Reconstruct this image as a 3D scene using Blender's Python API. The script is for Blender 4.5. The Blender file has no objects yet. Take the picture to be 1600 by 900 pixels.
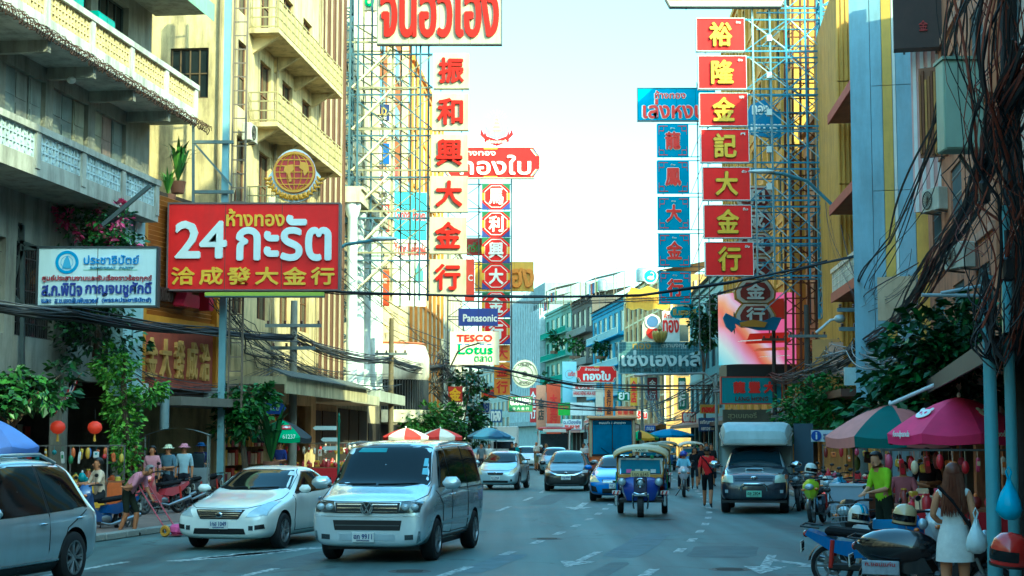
import bpy, bmesh, math, random
from mathutils import Vector, Matrix, Euler
from mathutils.bvhtree import BVHTree
R = math.radians
random.seed(11)
SC = bpy.context.scene
COL = SC.collection
# ---------------------------------------------------------------- camera, sky, sun, exposure
F_PX, HORIZON, EYE = 2500.0, 685.0, 2.0            # focal length in photo pixels, horizon row, eye height
TILT = math.atan((HORIZON - 450) / F_PX)
cam = bpy.data.objects.new('camera', bpy.data.cameras.new('camera'))
COL.objects.link(cam)
cam.location = (0, 0, EYE)
cam.rotation_euler = (math.pi / 2 + TILT, 0, 0)
cam.data.sensor_width = 36
cam.data.lens = 36 * F_PX / 1600
cam.data.clip_start = 0.1
cam.data.clip_end = 4000
SC.camera = cam
SUN_EL, SUN_AZ = R(33), R(42)                      # azimuth: to the right of straight behind the camera
to_sun = Vector((math.sin(SUN_AZ) * math.cos(SUN_EL), -math.cos(SUN_AZ) * math.cos(SUN_EL), math.sin(SUN_EL)))
world = bpy.data.worlds.new('World')
SC.world = world
world.use_nodes = True
wn = world.node_tree
sky = wn.nodes.new('ShaderNodeTexSky')
sky.sky_type = 'NISHITA'
sky.sun_disc = False
sky.sun_elevation = SUN_EL
sky.sun_rotation = math.atan2(to_sun.x, to_sun.y)
sky.air_density, sky.dust_density, sky.ozone_density = 1.5, 2.5, 5.0
wn.links.new(sky.outputs[0], wn.nodes['Background'].inputs[0])
wn.nodes['Background'].inputs[1].default_value = 0.15
sun = bpy.data.objects.new('sun', bpy.data.lights.new('sun', 'SUN'))
COL.objects.link(sun)
sun.data.energy = 2.0
sun.data.angle = R(0.6)
sun.data.color = (1.0, 0.78, 0.5)
sun.rotation_euler = (-to_sun).to_track_quat('-Z', 'Y').to_euler()
SC.view_settings.view_transform = 'Standard'
SC.view_settings.look = 'None'
SC.view_settings.gamma = 1.0
SC.view_settings.exposure = 2.28
SC.view_settings.use_white_balance = True          # the photograph's cool white balance
SC.view_settings.white_balance_temperature = 5350
SC.view_settings.white_balance_tint = -36
SC.render.engine = 'CYCLES'
SC.cycles.max_bounces = 6
SC.cycles.diffuse_bounces = 3
SC.cycles.glossy_bounces = 3
SC.cycles.transparent_max_bounces = 8
SC.cycles.use_denoising = True
SC.cycles.caustics_reflective = SC.cycles.caustics_refractive = False

# ---------------------------------------------------------------- where a photo pixel lies at a street distance
def at(px, py, d):
    rx, up = px - 800.0, 450.0 - py
    fy = F_PX * math.cos(TILT) - up * math.sin(TILT)
    fz = F_PX * math.sin(TILT) + up * math.cos(TILT)
    t = d / fy
    return Vector((rx * t, d, EYE + fz * t))
def ground_at(px, py, z=0.0):
    d = 40.0
    for _ in range(30):
        p = at(px, py, d)
        d *= (EYE - z) / max(1e-6, EYE - p.z)
    return at(px, py, d)

# ---------------------------------------------------------------- materials
def lin(h):
    h = h.lstrip('#')
    out = []
    for i in (0, 2, 4):
        s = int(h[i:i + 2], 16) / 255
        out.append(s / 12.92 if s <= 0.04045 else ((s + 0.055) / 1.055) ** 2.4)
    return tuple(out)
MATS = {}
def mat(col, rough=0.6, metal=0.0, var=0.12, scale=2.0, dirt=0.0, dirtcol='3a352c', bump=0.0, bscale=30.0, coat=0.0,
        emit=0.0, spec=0.5, trans=0.0, streak=True, wave=None):
    key = (col, rough, metal, var, scale, dirt, dirtcol, bump, bscale, coat, emit, spec, trans, streak, wave)
    if key in MATS:
        return MATS[key]
    m = bpy.data.materials.new('mat_' + (col if isinstance(col, str) else 'c') + str(len(MATS)))
    m.use_nodes = True
    nt = m.node_tree
    N, L = nt.nodes, nt.links
    b = N['Principled BSDF']
    base = lin(col)
    b.inputs['Roughness'].default_value = rough
    b.inputs['Metallic'].default_value = metal
    b.inputs['Specular IOR Level'].default_value = spec
    b.inputs['Coat Weight'].default_value = coat
    b.inputs['Coat Roughness'].default_value = 0.04
    b.inputs['Transmission Weight'].default_value = trans
    tc = N.new('ShaderNodeTexCoord')
    no = N.new('ShaderNodeTexNoise')
    no.inputs['Scale'].default_value = scale
    no.inputs['Detail'].default_value = 5
    no.inputs['Roughness'].default_value = 0.65
    L.new(tc.outputs['Object'], no.inputs['Vector'])
    mr = N.new('ShaderNodeMapRange')
    mr.inputs['From Min'].default_value, mr.inputs['From Max'].default_value = 0.3, 0.7
    mr.inputs['To Min'].default_value, mr.inputs['To Max'].default_value = 1 - var, 1 + var
    L.new(no.outputs['Fac'], mr.inputs['Value'])
    mx = N.new('ShaderNodeMix'); mx.data_type = 'RGBA'; mx.blend_type = 'MULTIPLY'
    mx.inputs['Factor'].default_value = 1.0
    mx.inputs['A'].default_value = (*base, 1)
    L.new(mr.outputs['Result'], mx.inputs['B'])
    last = mx.outputs['Result']
    if dirt > 0:
        mp = N.new('ShaderNodeMapping')
        mp.inputs['Scale'].default_value = (1.6, 1.6, 0.28) if streak else (1, 1, 1)
        L.new(tc.outputs['Object'], mp.inputs['Vector'])
        n2 = N.new('ShaderNodeTexNoise'); n2.inputs['Scale'].default_value = 1.3; n2.inputs['Detail'].default_value = 7
        n2.inputs['Roughness'].default_value = 0.7
        L.new(mp.outputs['Vector'], n2.inputs['Vector'])
        r2 = N.new('ShaderNodeMapRange'); r2.inputs['From Min'].default_value = 0.45; r2.inputs['From Max'].default_value = 0.75
        r2.inputs['To Max'].default_value = dirt
        L.new(n2.outputs['Fac'], r2.inputs['Value'])
        m2 = N.new('ShaderNodeMix'); m2.data_type = 'RGBA'
        m2.inputs['B'].default_value = (*lin(dirtcol), 1)
        L.new(r2.outputs['Result'], m2.inputs['Factor'])
        L.new(last, m2.inputs['A'])
        last = m2.outputs['Result']
    L.new(last, b.inputs['Base Color'])
    if emit > 0:
        L.new(last, b.inputs['Emission Color'])
        b.inputs['Emission Strength'].default_value = emit
    if bump > 0:
        n3 = N.new('ShaderNodeTexNoise'); n3.inputs['Scale'].default_value = bscale; n3.inputs['Detail'].default_value = 4
        L.new(tc.outputs['Object'], n3.inputs['Vector'])
        bp = N.new('ShaderNodeBump'); bp.inputs['Strength'].default_value = bump; bp.inputs['Distance'].default_value = 0.02
        L.new(n3.outputs['Fac'], bp.inputs['Height'])
        L.new(bp.outputs['Normal'], b.inputs['Normal'])
        r3 = N.new('ShaderNodeMapRange'); r3.inputs['To Min'].default_value = max(0.02, rough - 0.12)
        r3.inputs['To Max'].default_value = min(1, rough + 0.12)
        L.new(n3.outputs['Fac'], r3.inputs['Value'])
        L.new(r3.outputs['Result'], b.inputs['Roughness'])
    MATS[key] = m
    return m
def paint(col, metal=0.0): return mat(col, 0.28, metal, 0.06, 1.2, 0.22, '857c6c', coat=0.9, spec=0.5)
def plaster(col, dirt=0.45, dc='4a463c'): return mat(col, 0.85, 0, 0.18, 1.1, min(.9, dirt*1.35), dc, 0.35, 18)
def steel(col, dirt=0.3): return mat(col, 0.5, 0.25, 0.15, 2.0, dirt, '5a4634')
def cloth(col): return mat(col, 0.9, 0, 0.12, 9.0, spec=0.2)
def plastic(col): return mat(col, 0.4, 0, 0.06, 4.0)
def sheet(col, dirt=0.25): return mat(col, 0.5, 0, 0.1, 1.5, dirt, '5a4a3c', spec=0.2)
def glossy_letters(col): return mat(col, 0.4, 0, 0.08, 3.0)
GLASS = mat('10161a', 0.06, 0, 0.05, 1.0, spec=0.6)
WGLASS = mat('20282b', 0.12, 0, 0.25, 0.6, spec=0.6)
CHROME = mat('c8cccf', 0.14, 1.0, 0.03)
RUBBER = mat('17181a', 0.75, 0, 0.15, 6)
BLACK = mat('131416', 0.5, 0, 0.1)
DARK = mat('1c1b1a', 0.85, 0, 0.2)

# ---------------------------------------------------------------- mesh building
class MB:
    def __init__(s): s.v, s.f, s.m, s.sm = [], [], [], []
    def add(s, vs, fs, m=0, smooth=False):
        o = len(s.v)
        s.v += [tuple(v) for v in vs]
        for f in fs:
            s.f.append(tuple(i + o for i in f)); s.m.append(m); s.sm.append(smooth)
        return s
    def box(s, x0, x1, y0, y1, z0, z1, m=0):
        return s.add([(x0,y0,z0),(x1,y0,z0),(x1,y1,z0),(x0,y1,z0),(x0,y0,z1),(x1,y0,z1),(x1,y1,z1),(x0,y1,z1)],
            [(0,3,2,1),(4,5,6,7),(0,1,5,4),(1,2,6,5),(2,3,7,6),(3,0,4,7)], m)
    def cbox(s, c, sz, rot=None, m=0, bev=0.0):
        hx, hy, hz = sz[0]/2, sz[1]/2, sz[2]/2
        if bev > 0:
            b = min(bev, hx*.9, hy*.9, hz*.9)
            prof = [(-hx+b,-hz),(hx-b,-hz),(hx,-hz+b),(hx,hz-b),(hx-b,hz),(-hx+b,hz),(-hx,hz-b),(-hx,-hz+b)]
            vs = []
            for y, k in ((-hy, b*.7), (-hy+b, 0), (hy-b, 0), (hy, b*.7)):
                for (x, z) in prof:
                    vs.append(Vector((x*(1-k/hx), y, z*(1-k/hz))))
            fs = [tuple(range(8)), tuple(reversed(range(24, 32)))]
            for r in range(3):
                for i in range(8):
                    j = (i+1) % 8
                    fs.append((r*8+i, r*8+8+i, r*8+8+j, r*8+j))
        else:
            vs = [Vector(p) for p in ((-hx,-hy,-hz),(hx,-hy,-hz),(hx,hy,-hz),(-hx,hy,-hz),(-hx,-hy,hz),(hx,-hy,hz),(hx,hy,hz),(-hx,hy,hz))]
            fs = [(0,3,2,1),(4,5,6,7),(0,1,5,4),(1,2,6,5),(2,3,7,6),(3,0,4,7)]
        M = Euler(rot).to_matrix() if rot is not None else Matrix.Identity(3)
        return s.add([M @ v + Vector(c) for v in vs], fs, m)
    def quad(s, a, b, c, d, m=0): return s.add([a, b, c, d], [(0, 1, 2, 3)], m)
    def bar(s, p0, p1, w, h=None, m=0):
        p0, p1 = Vector(p0), Vector(p1); h = h or w
        d = (p1 - p0)
        if d.length < 1e-6: return s
        d.normalize()
        up = Vector((0,0,1)) if abs(d.z) < 0.95 else Vector((0,1,0))
        a = d.cross(up).normalized(); b = a.cross(d)
        vs = []
        for p in (p0, p1):
            for (i, j) in ((-1,-1),(1,-1),(1,1),(-1,1)):
                vs.append(p + a*(i*w/2) + b*(j*h/2))
        return s.add(vs, [(3,2,1,0),(4,5,6,7),(0,1,5,4),(1,2,6,5),(2,3,7,6),(3,0,4,7)], m)
    def tube(s, pts, r, n=6, m=0, caps=True, smooth=True):
        pts = [Vector(p) for p in pts]
        k = len(pts)
        rs = r if isinstance(r, (list, tuple)) else [r]*k
        vs = []
        prev = None
        for i, p in enumerate(pts):
            d = (pts[min(i+1, k-1)] - pts[max(i-1, 0)])
            if d.length < 1e-9: d = Vector((0,0,1))
            d.normalize()
            if prev is None:
                up = Vector((0,0,1)) if abs(d.z) < 0.9 else Vector((0,1,0))
                a = d.cross(up).normalized()
            else:
                a = (prev - d*prev.dot(d))
                a = a.normalized() if a.length > 1e-6 else d.orthogonal().normalized()
            prev = a
            b = d.cross(a)
            for j in range(n):
                t = 2*math.pi*j/n
                vs.append(p + (a*math.cos(t) + b*math.sin(t))*rs[i])
        fs = []
        for i in range(k-1):
            for j in range(n):
                j2 = (j+1) % n
                fs.append((i*n+j, i*n+j2, (i+1)*n+j2, (i+1)*n+j))
        s.add(vs, fs, m, smooth)
        if caps:
            o = len(s.v) - k*n
            s.f.append(tuple(o+j for j in reversed(range(n)))); s.m.append(m); s.sm.append(False)
            s.f.append(tuple(o+(k-1)*n+j for j in range(n))); s.m.append(m); s.sm.append(False)
        return s
    def cyl(s, p0, p1, r0, r1=None, n=10, m=0): return s.tube([p0, p1], [r0, r0 if r1 is None else r1], n, m)
    def lathe(s, prof, n=16, c=(0,0,0), axis='z', m=0, a0=0.0, a1=2*math.pi, smooth=True):
        full = abs(a1-a0-2*math.pi) < 1e-6
        cnt = n if full else n+1
        vs = []
        for (r, z) in prof:
            for j in range(cnt):
                t = a0 + (a1-a0)*j/n
                x, y = r*math.cos(t), r*math.sin(t)
                v = (x, y, z) if axis == 'z' else ((z, x, y) if axis == 'x' else (x, -z, y))
                vs.append((v[0]+c[0], v[1]+c[1], v[2]+c[2]))
        fs = []
        for i in range(len(prof)-1):
            for j in range(n if full else n):
                j2 = (j+1) % cnt if full else j+1
                fs.append((i*cnt+j, i*cnt+j2, (i+1)*cnt+j2, (i+1)*cnt+j))
        return s.add(vs, fs, m, smooth)
    def ell(s, c, r, nu=12, nv=8, m=0, rot=None):
        M = Euler(rot).to_matrix() if rot is not None else Matrix.Identity(3)
        vs, fs = [], []
        for i in range(nv+1):
            ph = math.pi*i/nv
            for j in range(nu):
                t = 2*math.pi*j/nu
                vs.append(M @ Vector((r[0]*math.sin(ph)*math.cos(t), r[1]*math.sin(ph)*math.sin(t), r[2]*math.cos(ph))) + Vector(c))
        for i in range(nv):
            for j in range(nu):
                j2 = (j+1) % nu
                fs.append((i*nu+j, (i+1)*nu+j, (i+1)*nu+j2, i*nu+j2))
        return s.add(vs, fs, m, True)
    def prism(s, poly, y0, y1, m=0, plane='xz'):
        n = len(poly)
        f = (lambda a, b, t: (a, t, b)) if plane == 'xz' else ((lambda a, b, t: (a, b, t)) if plane == 'xy' else (lambda a, b, t: (t, a, b)))
        vs = [f(a, b, y0) for a, b in poly] + [f(a, b, y1) for a, b in poly]
        fs = [tuple(range(n)), tuple(reversed(range(n, 2*n)))]
        for i in range(n):
            j = (i+1) % n
            fs.append((i, n+i, n+j, j))
        return s.add(vs, fs, m)
    def build(s, name, mats, parent=None, sharp=40, loc=None, fix=False):
        if not isinstance(mats, (list, tuple)): mats = [mats]
        me = bpy.data.meshes.new(name)
        me.from_pydata(s.v, [], s.f)
        for mm in mats: me.materials.append(mm)
        me.polygons.foreach_set('material_index', s.m)
        me.polygons.foreach_set('use_smooth', [bool(x) for x in s.sm])
        if fix:
            bm = bmesh.new(); bm.from_mesh(me); bmesh.ops.recalc_face_normals(bm, faces=bm.faces); bm.to_mesh(me); bm.free()
        if any(s.sm): me.set_sharp_from_angle(angle=R(sharp))
        me.update()
        return link(name, me, parent, loc)
def link(name, me, parent=None, loc=None, rot=None):
    o = bpy.data.objects.new(name, me)
    COL.objects.link(o)
    if parent is not None: o.parent = parent
    if loc is not None: o.location = loc
    if rot is not None: o.rotation_euler = rot
    return o
def tag(o, label=None, cat=None, group=None, kind=None):
    if label: o['label'] = label
    if cat: o['category'] = cat
    if group: o['group'] = group
    if kind: o['kind'] = kind
    return o
def thing(name, label, cat, loc=(0,0,0), rz=0.0, group=None):
    o = bpy.data.objects.new(name, None)
    COL.objects.link(o)
    o.empty_display_size = 0.3
    o.location = loc
    o.rotation_euler = (0, 0, rz)
    return tag(o, label, cat, group)
def copy_tree(o, parent=None):
    c = o.copy(); COL.objects.link(c)
    if parent is not None: c.parent = parent
    for ch in list(o.children): copy_tree(ch, c)
    return c
def struct(name, mb, mats, **k): return tag(mb.build(name, mats, **k), kind='structure')

# ---------------------------------------------------------------- writing
TXT = {}
def text_mesh(body, bold=0.012, extrude=0.02, res=2, space=1.0, shear=0.0):
    key = (body, bold, extrude, res, space, shear)
    if key not in TXT:
        cu = bpy.data.curves.new('t', 'FONT')
        cu.body = body; cu.offset = bold; cu.extrude = extrude; cu.resolution_u = res; cu.align_x = 'CENTER'
        cu.space_character = space; cu.shear = shear
        o = bpy.data.objects.new('t', cu)
        me = o.to_mesh()
        vs = [tuple(v.co) for v in me.vertices]
        fs = [tuple(p.vertices) for p in me.polygons]
        o.to_mesh_clear(); bpy.data.objects.remove(o); bpy.data.curves.remove(cu)
        xs = [v[0] for v in vs] or [0]; ys = [v[1] for v in vs] or [0]
        TXT[key] = (vs, fs, min(xs), max(xs), min(ys), max(ys))
    return TXT[key]
def add_text(mb, body, cx, cz, w, h, y=0.0, depth=0.02, m=0, bold=0.005, fat=0.0, keep=False, shear=0.0, fx=1):
    """letters in the xz plane, facing -y, filling a w x h box centred on (cx, cz); fat thickens the strokes"""
    vs, fs, x0, x1, y0, y1 = text_mesh(body, min(bold, .006), 0.02, 2, 1.0, shear)
    if not vs: return mb
    sx, sz = w/(x1-x0), h/(y1-y0)
    if keep: sx = sz = min(sx, sz)
    fat = max(fat, .010*h)
    offs = [(0, 0)] if fat <= 0 else [(-fat, 0), (fat, 0), (0, fat), (0, -fat)]
    for k, (ox, oz) in enumerate(offs):
        out = []
        for (vx, vy, vz) in vs:
            t = (vz + 0.02)/0.04
            out.append((fx*(cx + (vx-(x0+x1)/2)*sx + ox), y - t*depth - k*0.0015, cz + (vy-(y0+y1)/2)*sz + oz))
        mb.add(out, fs, m)
    return mb
# ---------------------------------------------------------------- the course of the street
SLOPE = [(-80, .33), (0, .31), (26, .205), (47, .11), (75, .04), (130, .03), (200, -.08), (260, -.14), (400, -.16)]
def _slope(d):
    for (a, s), (b, t) in zip(SLOPE, SLOPE[1:]):
        if d <= b: return s + (t-s)*(d-a)/(b-a)
    return SLOPE[-1][1]
LINE = {}
_x = -0.53
for _d in range(26, 401): LINE[_d] = _x; _x += _slope(_d + .5)
_x = -0.53
for _d in range(26, -81, -1): LINE[_d] = _x; _x -= _slope(_d - .5)
def XL(d):                       # x of the second lane line from the right
    i = int(math.floor(d)); i = max(-80, min(399, i)); t = d - i
    return LINE[i]*(1-t) + LINE[i+1]*t
KERB_L, KERB_R = -8.5, 6.1

def asphalt():
    m = bpy.data.materials.new('asphalt'); m.use_nodes = True
    N, L = m.node_tree.nodes, m.node_tree.links
    b = N['Principled BSDF']
    tc = N.new('ShaderNodeTexCoord')
    n1 = N.new('ShaderNodeTexNoise'); n1.inputs['Scale'].default_value = 0.35; n1.inputs['Detail'].default_value = 6
    n2 = N.new('ShaderNodeTexNoise'); n2.inputs['Scale'].default_value = 60; n2.inputs['Detail'].default_value = 3
    mp = N.new('ShaderNodeMapping'); mp.inputs['Rotation'].default_value = (0, 0, R(9)); mp.inputs['Scale'].default_value = (1.3, 0.035, 1)
    n3 = N.new('ShaderNodeTexNoise'); n3.inputs['Scale'].default_value = 1.0; n3.inputs['Detail'].default_value = 3
    L.new(tc.outputs['Object'], n1.inputs['Vector']); L.new(tc.outputs['Object'], n2.inputs['Vector'])
    L.new(tc.outputs['Object'], mp.inputs['Vector']); L.new(mp.outputs['Vector'], n3.inputs['Vector'])
    cr = N.new('ShaderNodeValToRGB')
    cr.color_ramp.elements[0].position = .4; cr.color_ramp.elements[0].color = (.036, .060, .060, 1)
    cr.color_ramp.elements[1].position = .64; cr.color_ramp.elements[1].color = (.12, .185, .18, 1)
    ad = N.new('ShaderNodeMath'); ad.operation = 'ADD'
    h1 = N.new('ShaderNodeMath'); h1.operation = 'MULTIPLY'; h1.inputs[1].default_value = .5
    h3 = N.new('ShaderNodeMath'); h3.operation = 'MULTIPLY'; h3.inputs[1].default_value = .5
    L.new(n1.outputs['Fac'], h1.inputs[0]); L.new(n3.outputs['Fac'], h3.inputs[0])
    L.new(h1.outputs[0], ad.inputs[0]); L.new(h3.outputs[0], ad.inputs[1])
    L.new(ad.outputs[0], cr.inputs['Fac'])
    mx = N.new('ShaderNodeMix'); mx.data_type = 'RGBA'; mx.blend_type = 'MULTIPLY'; mx.inputs['Factor'].default_value = .5
    L.new(cr.outputs['Color'], mx.inputs['A'])
    r2 = N.new('ShaderNodeMapRange'); r2.inputs['From Min'].default_value = .3; r2.inputs['From Max'].default_value = .7
    r2.inputs['To Min'].default_value = .55; r2.inputs['To Max'].default_value = 1.35
    L.new(n2.outputs['Fac'], r2.inputs['Value']); L.new(r2.outputs['Result'], mx.inputs['B'])
    vo = N.new('ShaderNodeTexVoronoi'); vo.feature = 'DISTANCE_TO_EDGE'; vo.inputs['Scale'].default_value = .3
    wv = N.new('ShaderNodeTexNoise'); wv.inputs['Scale'].default_value = 1.6; wv.inputs['Detail'].default_value = 5
    L.new(tc.outputs['Object'], wv.inputs['Vector'])
    va = N.new('ShaderNodeMix'); va.data_type = 'VECTOR'; va.inputs['Factor'].default_value = .5
    L.new(tc.outputs['Object'], va.inputs['A']); L.new(wv.outputs['Color'], va.inputs['B']); L.new(va.outputs['Result'], vo.inputs['Vector'])
    vr = N.new('ShaderNodeMapRange'); vr.inputs['From Max'].default_value = .008; vr.inputs['To Min'].default_value = .35; vr.inputs['To Max'].default_value = 1
    L.new(vo.outputs['Distance'], vr.inputs['Value'])
    m3 = N.new('ShaderNodeMix'); m3.data_type = 'RGBA'; m3.blend_type = 'MULTIPLY'; m3.inputs['Factor'].default_value = .8
    L.new(mx.outputs['Result'], m3.inputs['A']); L.new(vr.outputs['Result'], m3.inputs['B'])
    L.new(m3.outputs['Result'], b.inputs['Base Color'])
    rr = N.new('ShaderNodeMapRange'); rr.inputs['To Min'].default_value = .42; rr.inputs['To Max'].default_value = .8
    L.new(n1.outputs['Fac'], rr.inputs['Value']); L.new(rr.outputs['Result'], b.inputs['Roughness'])
    bp = N.new('ShaderNodeBump'); bp.inputs['Strength'].default_value = .35; bp.inputs['Distance'].default_value = .01
    L.new(n2.outputs['Fac'], bp.inputs['Height']); L.new(bp.outputs['Normal'], b.inputs['Normal'])
    return m
ASPHALT = asphalt()
g = MB(); g.quad((-2500,-2500,-.03),(2500,-2500,-.03),(2500,2500,-.03),(-2500,2500,-.03))
struct('ground', g, mat('6b665e', .9, 0, .2, .2))
def strip(o0, o1, z, d0=-75, d1=390, step=2):
    mb = MB(); ds = list(range(d0, d1, step))
    vs = []
    for d in ds: vs += [(XL(d)+o0, d, z), (XL(d)+o1, d, z)]
    mb.add(vs, [(2*i, 2*i+1, 2*i+3, 2*i+2) for i in range(len(ds)-1)])
    return mb
struct('road', strip(KERB_L-.1, KERB_R+.1, 0), ASPHALT)
PAVE = mat('7d6a60', .85, 0, .2, 1.5, .4, '2c2a27', .3, 25, streak=False)
KERBM = mat('8f928c', .85, 0, .2, 1.2, .5, '33322f', .3, 20, streak=False)
struct('pavement_left', strip(KERB_L-7.5, KERB_L-.18, .14), PAVE)
struct('pavement_right', strip(KERB_R+.18, KERB_R+8.5, .14), PAVE)
for nm, o0, o1 in (('kerb_left', KERB_L-.18, KERB_L), ('kerb_right', KERB_R, KERB_R+.18)):
    root = tag(strip(o0+.05, o1-.05, .02).build(nm, KERBM), kind='structure')
    stone = None
    d = 14.0
    while d < 120:
        ln = .98 if d < 60 else 1.96
        if stone is None or d == 60.0:
            s_ = MB(); s_.cbox((0, 0, .07), (.18, ln-.02, .15), bev=.025); o = s_.build('kerb_stone', KERBM, root); stone = o.data
        else:
            o = link('kerb_stone', stone, root)
        if d >= 60 and stone.name and ln > 1.5 and not getattr(strip, 'far'+nm, None):
            s_ = MB(); s_.cbox((0, 0, .07), (.18, ln-.02, .15), bev=.025); bpy.data.objects.remove(o); o = s_.build('kerb_stone', KERBM, root); stone = o.data
            setattr(strip, 'far'+nm, True)
        o.location = (XL(d+ln/2)+(o0+o1)/2, d+ln/2, random.uniform(-.008, .008)); o.rotation_euler = (0, 0, -math.atan(_slope(d+ln/2)))
        d += ln
    far = strip(o0, o1, .14, 120, 390)
    far.build('kerb_run', KERBM, root)
# painted markings, worn
def worn_paint():
    m = bpy.data.materials.new('road_paint'); m.use_nodes = True
    N, L = m.node_tree.nodes, m.node_tree.links
    b = N['Principled BSDF']; b.inputs['Roughness'].default_value = .7
    tc = N.new('ShaderNodeTexCoord'); no = N.new('ShaderNodeTexNoise'); no.inputs['Scale'].default_value = 9; no.inputs['Detail'].default_value = 6
    L.new(tc.outputs['Object'], no.inputs['Vector'])
    cr = N.new('ShaderNodeValToRGB')
    cr.color_ramp.elements[0].position = .42; cr.color_ramp.elements[0].color = (.10, .13, .13, 1)
    cr.color_ramp.elements[1].position = .58; cr.color_ramp.elements[1].color = (.55, .58, .56, 1)
    L.new(no.outputs['Fac'], cr.inputs['Fac']); L.new(cr.outputs['Color'], b.inputs['Base Color'])
    return m
RPAINT = worn_paint()
mk = tag(strip(-.01, .01, -.02, 380, 386).build('lane_markings', RPAINT), kind='structure')
def dash(d0, d1, off, w=.16):
    mb = MB(); vs = []
    k = max(2, int((d1-d0)/1.0)+1)
    for i in range(k):
        d = d0 + (d1-d0)*i/(k-1); vs += [(XL(d)+off-w/2, d, .004), (XL(d)+off+w/2, d, .004)]
    mb.add(vs, [(2*i, 2*i+1, 2*i+3, 2*i+2) for i in range(k-1)])
    return mb.build('dash', RPAINT, mk)
for off, ph in ((0.0, 0.2), (2.95, .9)):
    d = 27.6 + ph
    while d < 115: dash(d, d+1.0, off, .17); d += 2.95
dash(21.0, 25.3, 0, .17); dash(22.0, 24.9, 2.95, .17)
for off in (-2.9, -5.8):
    d = 14.5 + (1.3 if off < -4 else 0)
    while d < 110: dash(d, d+3.0, off, .14); d += 7.5
DARKASPH = mat('4c5a5c', .7, 0, .3, 2, .3, '15181a', .3, 40, streak=False)
LIGHTASPH = mat('66757a', .8, 0, .2, 3, .3, '2c3032', .3, 40, streak=False)
road_ = bpy.data.objects['road']
for (px, py, w, l, m_) in ((700, 840, .9, 5, DARKASPH), (1000, 850, .7, 7, LIGHTASPH), (1130, 862, 1.2, 3, DARKASPH), (860, 780, .8, 9, DARKASPH), (770, 880, .5, 4, LIGHTASPH), (1060, 760, .7, 12, LIGHTASPH), (500, 870, .8, 5, DARKASPH), (950, 890, .35, 3, DARKASPH)):
    p = ground_at(px, py); a = -math.atan(_slope(p.y)); rr_ = random.Random(px); mb = MB(); n_ = 22; ring_ = []
    for i in range(n_):
        t_ = 2*math.pi*i/n_; cx_, cy_ = math.copysign(abs(math.cos(t_))**.35, math.cos(t_))*w*.5*rr_.uniform(.9, 1.06), math.copysign(abs(math.sin(t_))**.35, math.sin(t_))*l*.5*rr_.uniform(.95, 1.03)
        ring_.append((p.x+cx_*math.cos(a)-cy_*math.sin(a), p.y+cx_*math.sin(a)+cy_*math.cos(a), .003))
    mb.add(ring_, [tuple(range(n_))]); mb.build('asphalt_patch', m_, road_)
for (px, py) in ((855, 842), (1140, 890), (640, 893), (930, 770), (1035, 812)):
    p = ground_at(px, py); mb = MB(); mb.lathe([(0, .006), (.27, .006), (.27, .009), (.3, .009), (.33, .003)], 24, (p.x, p.y, 0))
    for k in range(-2, 3): mb.box(p.x-.2, p.x+.2, p.y+k*.09-.02, p.y+k*.09+.02, .006, .011)
    mb.build('manhole_cover', mat('4a4642', .6, .5, .2, 6, .4), road_)
def arrow(px, py, s=1.0, turn=0):
    p = ground_at(px, py); mb = MB()
    a = -math.atan(_slope(p.y))
    def q(x, y): return (p.x + (x*math.cos(a)-y*math.sin(a))*s, p.y + (x*math.sin(a)+y*math.cos(a))*s, .004)
    mb.add([q(-.1, -.2), q(.1, -.2), q(.1, 3.0), q(-.1, 3.0)], [(0, 1, 2, 3)])
    mb.add([q(-.42, -.2), q(0, -2.0), q(.42, -.2)], [(0, 1, 2)])
    if turn:
        mb.add([q(.1*turn, 1.2), q(.75*turn, .2), q(.9*turn, .5), q(.1*turn, 1.7)], [(0, 1, 2, 3) if turn > 0 else (3, 2, 1, 0)])
        mb.add([q(.55*turn, -.1), q(1.3*turn, -.4), q(1.05*turn, .8)], [(0, 1, 2) if turn > 0 else (2, 1, 0)])
    mb.build('arrow', RPAINT, mk)
arrow(906, 876, .72); arrow(1196, 884, .8, 1); arrow(905, 792, 1.0)
# chevrons by the side street on the left
for k in range(3):
    p = ground_at(330+k*45, 874-k*5); mb = MB()
    mb.add([(p.x-.7, p.y-.4, .004), (p.x-.4, p.y-.5, .004), (p.x+.9, p.y+1.3, .004), (p.x+.55, p.y+1.4, .004)], [(0, 1, 2, 3)])
    mb.build('chevron', RPAINT, mk)

# ---------------------------------------------------------------- building kit
def facade(mb, W, H, ops, rev=.18, m=0, x0=0.0, z0=0.0, y=0.0):
    """front wall in the xz plane facing -y, with openings (x0,x1,z0,z1) and their reveals"""
    xs = sorted({x0, x0+W, *[v for o in ops for v in (o[0], o[1])]})
    zs = sorted({z0, z0+H, *[v for o in ops for v in (o[2], o[3])]})
    for a, b in zip(xs, xs[1:]):
        for c, d in zip(zs, zs[1:]):
            mx_, mz_ = (a+b)/2, (c+d)/2
            if any(o[0] < mx_ < o[1] and o[2] < mz_ < o[3] for o in ops): continue
            mb.quad((a, y, c), (b, y, c), (b, y, d), (a, y, d), m)
    for (a, b, c, d) in [o[:4] for o in ops]:
        mb.quad((a, y, c), (a, y+rev, c), (a, y+rev, d), (a, y, d), m)
        mb.quad((b, y, c), (b, y, d), (b, y+rev, d), (b, y+rev, c), m)
        mb.quad((a, y, d), (a, y+rev, d), (b, y+rev, d), (b, y, d), m)
        mb.quad((a, y, c), (b, y, c), (b, y+rev, c), (a, y+rev, c), m)
    return mb
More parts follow.
